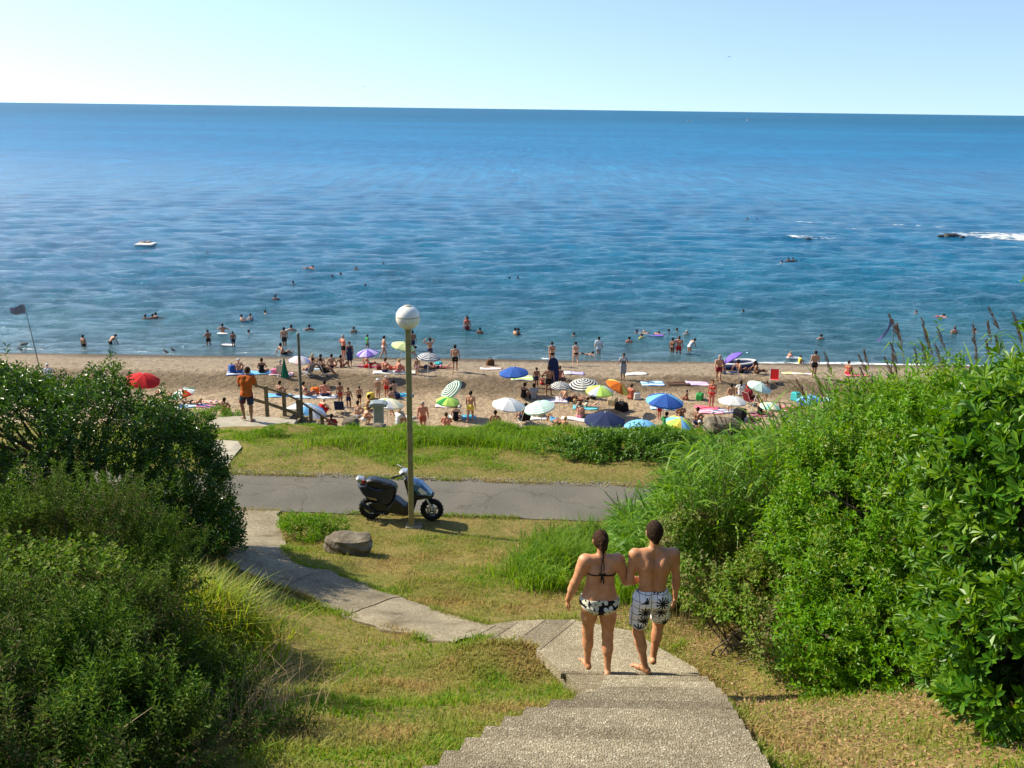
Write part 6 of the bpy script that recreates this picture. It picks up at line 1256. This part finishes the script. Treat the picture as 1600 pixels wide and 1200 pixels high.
# the closed green parasol
c = on_beach(446, 606); t = empty('parasol', c, 'closed dark green parasol standing furled behind the handrail', 'parasol'); m = MB(); m.tube([(0, 0, -.2), (0, 0, 2.0)], .02, 6); m.build('pole', M_polew, t)
m = MB(); V = []; F = []; n_ = 16
for r, z in ((.02, 2.0), (.09, 1.6), (.18, 1.1), (.27, .72), (.25, .70)):
    for k in range(n_): a = 2 * PI * k / n_; q = r * (1 if k % 2 else .72); V.append((q * math.cos(a), q * math.sin(a), z))
for i in range(4):
    for k in range(n_): F.append((i * n_ + k, i * n_ + n_ + k, i * n_ + n_ + (k + 1) % n_, i * n_ + (k + 1) % n_))
m.add(V, F); m.build('canopy', cm('dkgreen'), t)
def towel(px, py, c1, c2, rz, label, L=1.5, Wd=.72):
    c = on_beach(px, py); nx, ny = 14, 8; V = []; F = []; mi = []; ca, sa = math.cos(R(rz)), math.sin(R(rz))
    for j in range(ny + 1):
        for i in range(nx + 1):
            x, y = (i / nx - .5) * L, (j / ny - .5) * Wd; wx, wy = x * ca - y * sa, x * sa + y * ca; z = float(B(c.x + wx, c.y + wy)) - c.z + .045 + .022 * math.sin(x * 6 + px) * math.sin(y * 7 + py); V.append((wx, wy, z))
    n1 = len(V); V += [(x, y, z - .03) for x, y, z in V]
    for j in range(ny):
        for i in range(nx): a = j * (nx + 1) + i; F.append([a, a + 1, a + nx + 2, a + nx + 1]); mi.append(1 if (j in (1, 2, 5, 6)) else 0)
    ed = [(i, i + 1) for i in range(nx)] + [(ny * (nx + 1) + i + 1, ny * (nx + 1) + i) for i in range(nx)] + [((j + 1) * (nx + 1), j * (nx + 1)) for j in range(ny)] + [(j * (nx + 1) + nx, (j + 1) * (nx + 1) + nx) for j in range(ny)]
    for a, b in ed: F.append([b, a, a + n1, b + n1]); mi.append(0)
    o = obj('towel', np_mesh('towel', V, F, True, mi), [cm(c1), cm(c2)]); o.location = c; return tag(o, label, 'towel')
for a in [(373, 583, 'blue', 'white', 8, 'blue and white towel under the white-capped bather'), (409, 583, 'sky', 'sky', 5, 'pale blue towel under the bather with a dark back'), (440, 585, 'white', 'pink', 0, 'white and pink towel by the white beach chair'), (495, 577, 'white', 'sky', 6, 'white and sky towel under the seated row of four'),
 (577, 573, 'pink', 'red', 0, 'pink towel in the shade of the purple parasol'), (601, 582, 'white', 'white', 3, 'white towel under the bather left of the lamp post'), (632, 582, 'white', 'cream', 5, 'cream towel behind the lamp post'), (767, 577, 'palepink', 'white', 0, 'pale pink towel left of the bright blue parasol'), (816, 591, 'white', 'lime', 3, 'white towel with lime stripes below the blue parasol'),
 (436, 619, 'sky', 'sky', 4, 'sky-blue towel seen through the handrail'), (476, 620, 'white', 'sky', 6, 'white and sky towel right of the tall pole'), (507, 621, 'white', 'white', 3, 'white towel under the broad-backed man'), (300, 634, 'sky', 'white', 10, 'pale blue towel beside the red and green parasol'), (328, 635, 'pink', 'blue', -8, 'pink and blue towel near the left bush'), (626, 618, 'sky', 'teal', 5, 'turquoise towel left of the lamp post'),
 (700, 635, 'palepink', 'white', 4, 'pale pink towel under the apple green parasol'), (722, 652, 'sky', 'teal', 5, 'turquoise towel beside the woman in the black swimsuit'), (876, 583, 'cream', 'white', 4, 'cream towel behind the dark blue board'), (895, 583, 'lilac', 'lilac', 0, 'lilac towel near the waterline in the middle'), (993, 584, 'white', 'white', 4, 'white towel beside the woman standing in grey'), (1020, 600, 'sky', 'white', 5, 'empty blue and white towel in the middle right'),
 (1060, 600, 'brown', 'black', 3, 'empty dark brown towel'), (1090, 600, 'lilac', 'palepink', 3, 'empty lilac towel next to the dark one'), (915, 638, 'teal', 'sky', -6, 'teal towel under the woman lying near the navy parasol'), (868, 627, 'lilac', 'white', 5, 'lilac towel right of the mint striped parasol'), (834, 654, 'white', 'white', 10, 'white towel by the straw basket'), (898, 655, 'white', 'white', -14, 'white towel left of the navy parasol'),
 (1036, 639, 'sky', 'white', 2, 'pale blue towel below the large blue parasol'), (1105, 638, 'red', 'pink', -4, 'red and pink towel at the feet of the woman in red'), (1110, 644, 'pink', 'palepink', 2, 'bright pink towel next to the red one'), (1130, 643, 'blue', 'white', 3, 'blue and white striped towel below the white parasol'), (1240, 584, 'cream', 'yellow', 2, 'yellow and cream towel near the shoreline on the right'), (1255, 585, 'white', 'palepink', 2, 'white towel right of the yellow one'),
 (1340, 587, 'pink', 'red', 3, 'pink towel half hidden by reed plumes'), (1190, 648, 'pink', 'maroon', 3, 'maroon and pink towel under the blond woman'), (1165, 658, 'white', 'palegrey', -3, 'pale towel beside the black tent-like bag'), (1217, 640, 'palepink', 'cream', 2, 'pale towel right of the small mint parasol'), (1290, 625, 'white', 'sky', 3, 'white and blue towel glimpsed through the reeds'), (888, 622, 'lilac', 'white', 4, 'pale towel under the sunbathers behind the teal towel'), (1157, 582, 'navy', 'navy', 3, 'dark towel in the shade of the dinghy')]: towel(*a)
def bchair(px, py, col, rz, label):
    c = on_beach(px, py); t = empty('beach_chair', c, label, 'beach chair', None, R(rz)); m = MB()
    for s_ in (-.28, .28): m.tube([(s_, -.35, 0), (s_, .30, .30)], .014, 6); m.tube([(s_, .30, 0), (s_, -.22, .24)], .014, 6); m.tube([(s_, -.20, .22), (s_, -.48, .85)], .014, 6)
    for a, z in ((-.35, .01), (.3, .3), (-.48, .85)): m.tube([(-.28, a, z), (.28, a, z)], .014, 6)
    m.build('frame', M_polew, t); m = MB(); m.box((0, .05, .27), (.54, .50, .015), Matrix.Rotation(R(6), 3, 'X')); m.build('seat', cm(col), t); m = MB(); m.box((0, -.35, .55), (.54, .015, .68), Matrix.Rotation(R(23.5), 3, 'X')); m.build('backrest', cm(col), t)
bchair(442, 588, 'white', 0, 'white slatted beach chair behind the grey-haired bather'); bchair(481, 587, 'grey', 60, 'grey beach chair, the left of two dark ones'); bchair(509, 587, 'black', -60, 'black beach chair, the right of two dark ones'); bchair(532, 645, 'navy', 0, 'navy deck chair seen from behind, near the pale blue parasol')
bchair(1210, 599, 'red', 170, 'empty red beach chair on the right part of the beach'); bchair(1171, 632, 'maroon', -60, 'maroon chair carrying the bather in a red hat'); bchair(818, 662, 'black', 30, 'dark deck chair at the near edge of the beach'); bchair(635, 660, 'palegrey', -40, 'pale striped deck chair just left of the lamp post')
def bag(px, py, col, d, label, cat='bag', nm='bag', strap=True, z=0):
    c = on_beach(px, py); t = empty(nm, c, label, cat, None, px * .3); m = MB(); m.extrude([(-d[0] / 2, 0), (d[0] / 2, 0), (d[0] / 2 * .86, d[2] * .8), (d[0] / 2 * .6, d[2]), (-d[0] / 2 * .6, d[2]), (-d[0] / 2 * .86, d[2] * .8)], -d[1] / 2, d[1] / 2, bev=.05); m.build('body', cm(col), t)
    if strap: m = MB(); m.tube([(-d[0] * .2, 0, d[2] * .96), (-d[0] * .12, 0, d[2] * 1.3), (d[0] * .12, 0, d[2] * 1.3), (d[0] * .2, 0, d[2] * .96)], .018, 6); m.build('strap', cm('black'), t)
bag(363, 581, 'blue', (.6, .4, .45), 'blue cool box left of the white-capped bather', 'cool box', 'cool_box'); bag(431, 583, 'pink', (.6, .4, .3), 'bright pink beach bag beside the white chair'); bag(493, 615, 'orange', (.6, .35, .4), 'orange and white beach bag between two bathers'); bag(579, 623, 'yellow', (.55, .3, .4), 'yellow bag by the two white-hatted children'); bag(844, 651, 'khaki', (.6, .45, .35), 'straw basket by the near sunbathers', 'basket', 'basket')
bag(971, 641, 'black', (.8, .5, .5), 'black cool bag behind the navy parasol', 'cool bag'); bag(995, 624, 'white', (.45, .3, .45), 'white bag next to the orange-clad bather'); bag(1093, 624, 'green', (.6, .4, .4), 'green bag alone on the sand right of the big blue parasol'); bag(1155, 658, 'black', (.75, .6, .75), 'black dome-shaped bag near the reeds', strap=False); bag(1063, 668, 'navy', (.5, .35, .6), 'dark backpack beside the yellow and blue parasol', 'backpack', 'backpack'); bag(1243, 626, 'teal', (.6, .4, .55), 'teal bag near the reed tips')
bag(592, 577, 'maroon', (.5, .3, .3), 'maroon bag on the sand by the purple parasol'); bag(766, 571, 'brown', (.6, .3, .45), 'brown bag behind the blue parasol'); bag(575, 575, 'red', (.5, .3, .25), 'red bag on the pink towel'); bag(957, 632, 'khaki', (.8, .5, .45), 'ochre bag behind the navy parasol'); bag(685, 572, 'teal', (.7, .4, .3), 'grey-green bag in the shade of the navy-ringed parasol'); bag(620, 622, 'navy', (.45, .3, .3), 'navy bag left of the lamp post')
# inflatable dinghy, boards
c = on_beach(1150, 577); t = empty('inflatable_dinghy', c, 'blue and white inflatable dinghy pulled up below the purple parasol', 'dinghy', None, R(4)); m = MB()
ring = [(1.15 * math.cos(a) * (1.15 if math.cos(a) > 0 else 1), .62 * math.sin(a), .28 + .10 * max(0, math.cos(a))) for a in np.linspace(0, 2 * PI, 25)]
m.tube(ring, .21, 10, caps=False); m.build('tube', cm('navy'), t); m = MB(); m.tube([(x, y, z + .19) for x, y, z in ring], .10, 8, caps=False); m.build('white_band', cm('white'), t); m = MB(); m.prism([(x * .9, y * .9) for x, y, z in ring[:-1]], .08, .14); m.build('floor', cm('blue'), t)
def board(loc, rz, col, label, up=False, L=1.1, Wd=.5):
    n_ = 20; V = [(Wd / 2 * math.sin(PI * k / n_) ** .6 * s_, L / 2 * math.cos(PI * k / n_)) for s_, ks in ((1, range(n_)), (-1, range(n_, 0, -1))) for k in ks]; m = MB(); m.prism([(a, b) for a, b in V][::-1], -.03, .03); o = m.build('bodyboard', cm(col)); o.location = loc; o.rotation_euler = (R(82) if up else 0, 0, R(rz)); return tag(o, label, 'bodyboard')
board(on_z(357, 539, .06), 80, 'white', 'white bodyboard floating beside the child in the shallows'); board(on_z(348, 521, .06), 90, 'white', 'white bodyboard held by the bather waist-deep on the left', L=.9); board(on_z(1240, 559, .06), 80, 'palegrey', 'pale bodyboard under the child at the right-hand shore'); board(on_z(1019, 524, .06), 88, 'purple', 'purple air mattress carrying two bathers', L=1.9, Wd=.7)
p_ = on_beach(864, 600); board(p_ + Vector((0, 0, .85)), 10, 'navy', 'dark blue oval board standing upright beside the man in black trunks', True, 1.75, .75)

# ---- people. px | py at the feet | pose | turn | height | skin | clothes | hair | label ; w<part above water> for bathers
PEOPLE = """
75|592|sit|10|1.75|1|shirt:white+trunks:grey|cap:white|man in white shirt and white cap just above the left bush
257|620|lieknee|60|1.7|0|trunks:navy|short:darkhair|sunbather lying left of the small tricolour parasol
300|632|prone|70|1.65|0|bikini:black|short:blond|sunbather lying face down on the pale blue towel
330|632|lie|80|1.65|1|bikini:palepink|long:darkhair|woman sunbathing on the pink and blue towel
351|647|sit|0|1.7|2|trunks:black|short:darkhair|dark-haired head showing above the green weeds by the slab
373|583|sit|0|1.72|0|trunks:blue|cap:white|bather in white cap sitting by the blue cool box
409|583|sitflat|0|1.75|2|suit:black|bun:darkhair|bather with dark back sitting between two white items
438|585|sitflat|0|1.7|0|bikini:pink|short:greyhair|grey-haired bather sitting by the pink bag
443|555|recline|-45|1.78|0|trunks:black|short:darkhair|man sitting at the water's edge leaning back
445|547|stand|0|1.78|0|trunks:black|short:darkhair|man in black trunks standing at the water's edge
487|575|sit|-30|1.7|0|bikini:navy|short:blond|first bather of the seated row, leaning to the right
501|575|sitflat|0|1.66|0|bikini:white|bun:darkhair|second bather of the seated row, hair tied up
518|575|sitflat|5|1.7|0|bikini:black|bun:darkhair|third bather of the seated row, upright back
535|574|recline|-20|1.66|2|bikini:maroon|short:darkhair|rightmost bather of the seated row
485|586|chair|60|1.72|0|trunks:navy|short:darkhair|bather lounging in the grey beach chair
507|586|chair|-60|1.68|2|suit:black|short:darkhair|bather sitting in the black beach chair
537|562|stand_hips|-50|1.8|3|trunks:black|short:greyhair|grey-haired man in black trunks standing near the shore
547|572|stand|-160|1.68|2|wrap:navy|short:darkhair|woman wrapped in a navy cloth
577|572|recline|-75|1.68|0|trunks:maroon|short:darkhair|bather leaning back under the purple parasol
600|560|walk|-70|1.7|0|bikini:palepink|bun:darkhair|woman in pale bikini striding right at the waterline
601|582|sit|-20|1.72|3|trunks:navy|short:brownhair|bather on the white towel left of the lamp post
612|578|lieknee|80|1.66|3|bikini:red|short:blond|sunbather lying left of the lamp, knees up
622|582|sit|-50|1.62|3|bikini:pink|short:blond|bather in pink sitting next to the lamp post
640|576|bend|-60|1.75|2|trunks:black|short:darkhair|bather bending forward, half behind the lamp post
652|586|stand|10|1.15|0|trunks:palepink|short:brownhair|small child standing just right of the lamp post
668|576|lie|80|1.72|2|trunks:navy|short:darkhair|sunbather stretched out under the navy-ringed parasol
688|576|prone|-85|1.62|3|bikini:pink|short:brownhair|sunbather in pink lying right of the navy-ringed parasol
711|581|stroll|-8|1.8|0|trunks:black|short:darkhair|slim man in black trunks walking towards the sea
672|566|hair|30|1.72|0|trunks:navy|short:darkhair|person with raised elbows behind the navy-ringed parasol
436|619|sit|-30|1.7|2|trunks:navy|short:darkhair|bather on the sky-blue towel behind the handrail
480|619|recline|-60|1.72|0|bikini:maroon|short:darkhair|bather leaning sideways right of the tall pole
507|620|sitflat|0|1.8|3|trunks:navy|short:darkhair|broad-backed man sitting on a white towel
532|634|stand|25|1.42|2|bottom:red|bun:darkhair|older of two slim children standing on the sand
545|639|stand_hips|-10|1.28|2|trunks:navy|short:brownhair|younger of two slim children standing on the sand
500|650|crouch|-40|1.7|0|wrap:red|hat:white|bather in a pale hat behind the pale blue parasol
518|674|sit|0|1.7|2|shirt:maroon+trunks:black|long:darkhair|woman in a maroon dress at the near edge of the beach
562|634|stand|20|1.2|0|trunks:black|short:brownhair|child standing left of the litter bin
558|652|sit|-20|1.7|0|bikini:white|short:darkhair|bather sitting left of the litter bin
574|641|sit|-60|1.68|2|bikini:yellow|short:darkhair|dark-haired bather facing right by the litter bin
568|662|crouch|-60|1.6|0|trunks:white|short:brownhair|bather bowed low in front of the litter bin
591|624|stand|0|1.3|0|bottom:khaki|hat:white|child in a white sun hat, the left of two
604|621|stand|-10|1.34|3|trunks:red|cap:white|child in a pale cap, the right of two
616|617|sit|40|1.68|0|trunks:navy|short:darkhair|bather sitting on the turquoise towel near the lamp
612|650|stroll|60|1.7|0|bikini:black|short:darkhair|person stepping under the cream and lime parasol
622|664|sit|-50|1.68|0|shirt:palegrey+trunks:khaki|hat:khaki|bather in a hat on the pale striped chair
661|677|walk|180|1.78|3|trunks:ruddy|short:greyhair|sunburnt man walking towards the camera right of the lamp
697|672|sit|0|1.75|3|trunks:navy|short:brownhair|sunburnt bather sitting with bowed back at the bank
712|657|sitflat|0|1.68|1|suit:black|bun:darkhair|woman in a black swimsuit under the apple green parasol
735|659|stroll|-20|1.76|0|trunks:yellow|short:darkhair|man in black and yellow trunks walking to the right
773|668|sitflat|-10|1.74|2|trunks:black|short:darkhair|man sitting alone at the near edge, back turned
818|622|sit|-40|1.7|2|suit:black|short:darkhair|bather in black sitting in the shaded group
834|624|sitflat|20|1.74|2|shirt:grey+trunks:black|short:darkhair|bather in grey sitting in the shaded group
838|606|stand|10|1.3|2|trunks:navy|short:darkhair|child beside the man in black trunks
847|601|sit|0|1.1|3|trunks:red|short:brownhair|small child in red sitting beside the standing man
857|618|stand_hips|-10|1.86|2|trunks:black|short:darkhair|tall man in black trunks beside the dark blue board
874|594|sitflat|0|1.66|3|bikini:brown|bun:brownhair|bather sitting behind the dark blue board
862|572|walk|12|1.7|0|bikini:black|bun:darkhair|left of two women in black bikinis walking at the shore
899|571|walk|20|1.68|1|bikini:black|short:darkhair|right of two women in black bikinis walking at the shore
886|626|recline|-70|1.72|0|trunks:navy|short:brownhair|sunbather propped on one elbow by the pale towel
926|624|sit|-40|1.72|2|trunks:black|short:darkhair|bather sitting under the lime parasol
900|625|lie|75|1.7|2|trunks:black|short:darkhair|sunbather lying flat behind the teal towel
915|636|prone|-100|1.68|1|bottom:cream|short:blond|woman lying face down on the teal towel
836|646|lieknee|30|1.7|0|trunks:navy|short:darkhair|sunbather with raised knee behind the straw basket
818|660|chair|30|1.74|2|trunks:navy|short:darkhair|bather resting in the dark deck chair
866|660|lieknee|30|1.78|2|trunks:sky|short:darkhair|bather in sky-blue shorts with knees up near the hedge
881|676|sit|-40|1.6|3|bottom:red|short:blond|blond bather whose back shows just above the hedge
905|653|sit|-20|1.68|0|bikini:pink|short:brownhair|bather sitting on the white towel left of the navy parasol
973|593|carry|170|1.72|2|wrap:grey+shirt:grey|short:darkhair|woman in grey shaking out a cloth
985|623|sitflat|-40|1.7|3|wrap:ruddy|short:brownhair|bather in rust red sitting under the orange parasol
1122|597|walk|175|1.8|0|trunks:maroon|short:greyhair|man in dark red trunks walking up from the sea
1131|584|sit|60|1.66|2|bikini:sky|short:brownhair|bather sitting behind the man walking up from the sea
1156|583|recline|-60|1.78|2|trunks:black|short:darkhair|man leaning back beside the inflatable dinghy
1183|584|recline|-75|1.66|2|bikini:black|long:darkhair|bather lying right of the inflatable dinghy
1073|625|sitflat|50|1.1|2|bottom:red|short:darkhair|small child sitting alone right of the big blue parasol
1111|637|stand|165|1.7|3|bikini:red|short:brownhair|woman in a red bikini standing by the red towel
1140|644|stand|20|1.72|0|bikini:white|bun:darkhair|woman standing behind the white parasol
1157|618|sit|0|1.7|2|shirt:white+trunks:navy|long:darkhair|long-haired woman sitting right of the white parasol
1171|630|chair|-60|1.7|2|shirt:maroon+trunks:black|cap:red|bather in a red hat seated in the maroon chair
1196|627|stand|0|1.25|0|trunks:black|short:brownhair|bather under the pale mint ringed parasol
1187|648|sitflat|-50|1.66|0|suit:black|short:blond|blond woman in a black swimsuit on the maroon towel
1030|655|stand|20|1.2|3|trunks:red|short:brownhair|bare-backed child above the sky-blue parasol
1040|670|sit|-20|1.7|2|shirt:green+trunks:navy|short:darkhair|bather in a green shirt by the sky-blue parasol
1064|656|sit|0|1.7|2|trunks:navy|short:brownhair|brown-haired bather behind the yellow and blue parasol
1088|663|sit|-30|1.75|2|trunks:navy|short:darkhair|bather with a dark sunburnt back right of the backpack
1092|684|sit|0|1.7|2|trunks:navy|cap:white|bather in a white cap whose head shows above the bank
1166|658|lie|75|1.7|2|trunks:palegrey|short:darkhair|sunbather lying beside the black dome-shaped bag
1271|590|stand|0|1.78|0|trunks:black|short:darkhair|man standing at the right-hand shore behind the reed plumes
1225|640|lie|80|1.66|3|bikini:pink|short:darkhair|sunbather right of the small mint parasol
1324|585|sit|-30|1.66|3|bikini:red|short:darkhair|bather near the pink towel behind the reed plumes
131|541|stand|-20|1.55|0|trunks:black|short:darkhair|boy wading at the far left, left of two|w.55
174|537|bend|-40|1.6|0|trunks:black|short:darkhair|bather bending in the shallows at the far left|w.55
326|539|stand_hips|30|1.5|2|trunks:black|short:darkhair|thin boy standing in the shallows on the left|w.78
348|521|tread|0|1.7|2|trunks:black|short:darkhair|bather waist-deep holding a white board|w.45
365|541|stand|10|1.35|2|trunks:navy|short:darkhair|child standing in the shallows beside a white board|w.85
388|521|tread|-60|1.6|0|trunks:navy|short:darkhair|swimmer splashing near the waist-deep bather|w.2
377|499|tread|-70|1.65|0|trunks:navy|short:darkhair|left bather of the pair playing in the water|w.3
392|498|tread|70|1.65|1|trunks:navy|short:darkhair|right bather of the pair playing in the water|w.32
414|490|tread|-50|1.65|0|trunks:navy|short:darkhair|swimmer just right of the playing pair|w.2
455|517|tread|0|1.75|0|trunks:navy|short:darkhair|bather chest-deep with arms spread, left of the lamp|w.32
483|515|tread|10|1.7|2|trunks:navy|short:darkhair|bather chest-deep, second from the lamp's left|w.27
553|519|stand|0|1.7|2|trunks:navy|short:darkhair|bather chest-deep nearest the lamp's left side|w.3
574|544|stroll|-60|1.3|0|shirt:green+trunks:navy|short:darkhair|child in a green shirt wading|w.8
645|548|stand|0|1.7|2|trunks:navy|short:darkhair|bather standing in the water behind the lamp post|w.9
730|516|stand|20|1.85|3|trunks:maroon|short:darkhair|tall bather standing out of the water with a child on his shoulders|w.6
732|502|sit|20|1.0|3|trunks:red|short:darkhair|child riding on the tall bather's shoulders|w1
750|520|stand|0|1.7|2|trunks:navy|short:darkhair|bather chest-deep right of the tall bather|w.3
805|522|stand|-60|1.75|0|trunks:navy|short:darkhair|left of an embracing pair chest-deep in the sea|w.35
810|522|stand|60|1.7|2|bikini:black|short:darkhair|right of an embracing pair chest-deep in the sea|w.35
897|526|tread|10|1.6|0|bikini:black|short:darkhair|bather shoulder-deep in front of the two walking women|w.25
909|553|swim|80|1.4|0|trunks:black|short:darkhair|left of two children lying in the shallows|s
917|555|swim|-60|1.4|0|trunks:black|short:darkhair|right of two children lying in the shallows|s
935|553|stand|0|1.8|1|shirt:palegrey+trunks:grey|short:darkhair|man in a pale shirt wading thigh-deep|w.72
983|536|stand|0|1.75|3|trunks:navy|short:darkhair|broad bather chest-deep below the air mattress|w.35
995|520|tread|0|1.6|2|trunks:navy|short:darkhair|swimmer's head left of the air mattress|w.18
1003|528|tread|40|1.6|0|shirt:yellow+trunks:navy|short:darkhair|bather in a yellow top in the sea|w.25
1013|523|swim|30|1.6|0|trunks:navy|short:blond|left bather leaning on the air mattress|s
1025|524|swim|-30|1.6|3|trunks:navy|short:brownhair|right bather leaning on the air mattress|s
1045|520|tread|0|1.7|2|trunks:navy|short:darkhair|left of three bathers shoulder-deep, right of the air mattress|w.2
1058|519|tread|40|1.7|0|trunks:navy|short:darkhair|middle of three bathers shoulder-deep right of the air mattress|w.22
1073|523|tread|0|1.7|0|trunks:navy|short:greyhair|right of three bathers shoulder-deep, grey-haired|w.25
1050|552|stand|-30|1.65|2|bikini:black|short:darkhair|woman in black standing knee-deep, left of three|w.72
1060|552|stand_hips|-10|1.8|3|trunks:red|short:brownhair|man in red trunks standing knee-deep, middle of three|w.74
1078|550|bend|-60|1.65|0|suit:palegrey|short:darkhair|bather in pale swimwear bending, right of three knee-deep|w.75
1162|488|tread|60|1.7|2|trunks:navy|short:darkhair|swimmer with a white wake on the right|w.16
1283|531|tread|10|1.7|0|bikini:black|short:darkhair|bather in black shoulder-deep far right of the sunbathers|w.32
1231|560|crouch|-60|1.3|3|trunks:red|short:blond|child crouching on the pale bodyboard|w.8
1249|568|sit|-70|1.1|3|shirt:yellow+trunks:red|short:brownhair|child in a yellow vest at the foam line|w1
1432|490|tread|0|1.65|3|trunks:red|short:brownhair|swimmer above the reed plumes, leftmost there|w.2
1465|495|swim|-80|1.65|3|trunks:red|short:darkhair|swimmer on her front above the reed plumes|s
1491|521|stand|0|1.75|3|trunks:red|short:brownhair|bather chest-deep among the reed plumes|w.4
1523|518|tread|-40|1.65|3|bikini:pink|short:brownhair|swimmer furthest right above the bushes|w.2
227|497|tread|0|1.7|2|trunks:navy|short:darkhair|lone head just left of the pair at the far left|w.2
239|497|tread|30|1.7|2|trunks:navy|short:darkhair|left head of the close pair at the far left|w.25
243|496|tread|-30|1.7|2|trunks:navy|short:darkhair|right head of the close pair at the far left|w.3
305|398|tread|0|1.7|2|trunks:navy|short:darkhair|left of two far swimmers right of the raft|w.22
324|397|tread|0|1.7|2|trunks:navy|short:darkhair|right of two far swimmers right of the raft|w.2
480|419|swim|-70|1.7|3|trunks:navy|short:darkhair|far swimmer doing a stroke, left of the far group|s
458|443|tread|0|1.7|2|trunks:navy|short:darkhair|swimmer midway between the far group and the shore|w.2
519|433|tread|0|1.7|2|trunks:navy|short:darkhair|left of a far pair of swimmers|w.2
532|430|tread|-40|1.7|2|trunks:navy|short:darkhair|right of a far pair of swimmers, arm out|w.22
556|420|tread|0|1.7|2|trunks:navy|short:darkhair|far swimmer alone right of the far pair|w.18
571|449|tread|0|1.7|3|trunks:navy|short:brownhair|sunburnt far swimmer left above the lamp globe|w.3
599|414|tread|0|1.7|2|trunks:navy|short:darkhair|far swimmer highest and nearest the lamp globe|w.24
430|466|tread|0|1.7|2|trunks:navy|short:darkhair|swimmer halfway out on the left, alone|w.25
796|436|tread|0|1.7|2|trunks:navy|short:darkhair|left of two far heads right of the lamp|w.2
809|436|tread|0|1.7|2|trunks:navy|short:darkhair|right of two far heads right of the lamp|w.22
1168|343|tread|0|1.7|2|trunks:navy|short:darkhair|left of two farthest swimmers near the swell|w.3
1183|343|tread|0|1.7|2|trunks:navy|short:darkhair|right of two farthest swimmers near the swell|w.2
1222|410|tread|0|1.7|3|trunks:navy|short:darkhair|left of three far heads below the white surf|w.2
1232|407|tread|0|1.7|2|trunks:navy|short:darkhair|middle of three far heads below the white surf|w.3
1239|407|tread|0|1.7|2|trunks:navy|short:darkhair|right of three far heads below the white surf|w.3
228|379|lie|80|1.7|2|trunks:navy|short:darkhair|person lying on the white swimming raft|r
"""
for row in PEOPLE.strip().split('\n'):
    q = row.split('|'); px, py, rz, H = float(q[0]), float(q[1]), float(q[3]), float(q[4]); md = q[9] if len(q) > 9 else ''
    if md == 's': loc = on_z(px, py, 0); loc.z = -.02
    elif md == 'r': loc = on_z(228, 382, 0); loc.z = .22
    elif md.startswith('w') and float(md[1:]) < 1: loc = on_z(px, py, 0); v_ = float(md[1:]); loc.z = -(1 - (v_ if v_ > .4 else v_ * (.62 if py < 470 else .78))) * H
    elif md == 'w1' and py < 510: loc = on_z(730, 516, 0) + Vector((0, -.05, .60 * 1.85 - .38))
    else:
        loc = on_beach(px, py)
        if q[2] == 'chair': loc.z += .0
    person(loc, q[2], rz, H, int(q[5]), q[6], q[7], q[8])
# gulls standing on the sand at the left
for px, py, c in ((33, 551, 'grey gull standing on the shingle at the far left edge'), (260, 555, 'gull standing on the wet shingle, the left of two'), (271, 552, 'gull standing on the wet shingle, the right of two')):
    t = empty('gull', on_beach(px, py), c, 'bird', rz=R(70)); m = MB(); m.tube([(0, -.24, .24), (0, -.12, .25), (0, .05, .30), (0, .14, .36), (0, .17, .43), (0, .22, .45), (0, .27, .44)], [.01, .06, .10, .07, .045, .045, .008], 10); m.build('body', M_gull, t)
    for s_ in (-.04, .04): m = MB(); m.tube([(s_, .02, 0), (s_, .02, .22)], .012, 5); m.build('leg', cm('orange'), t)
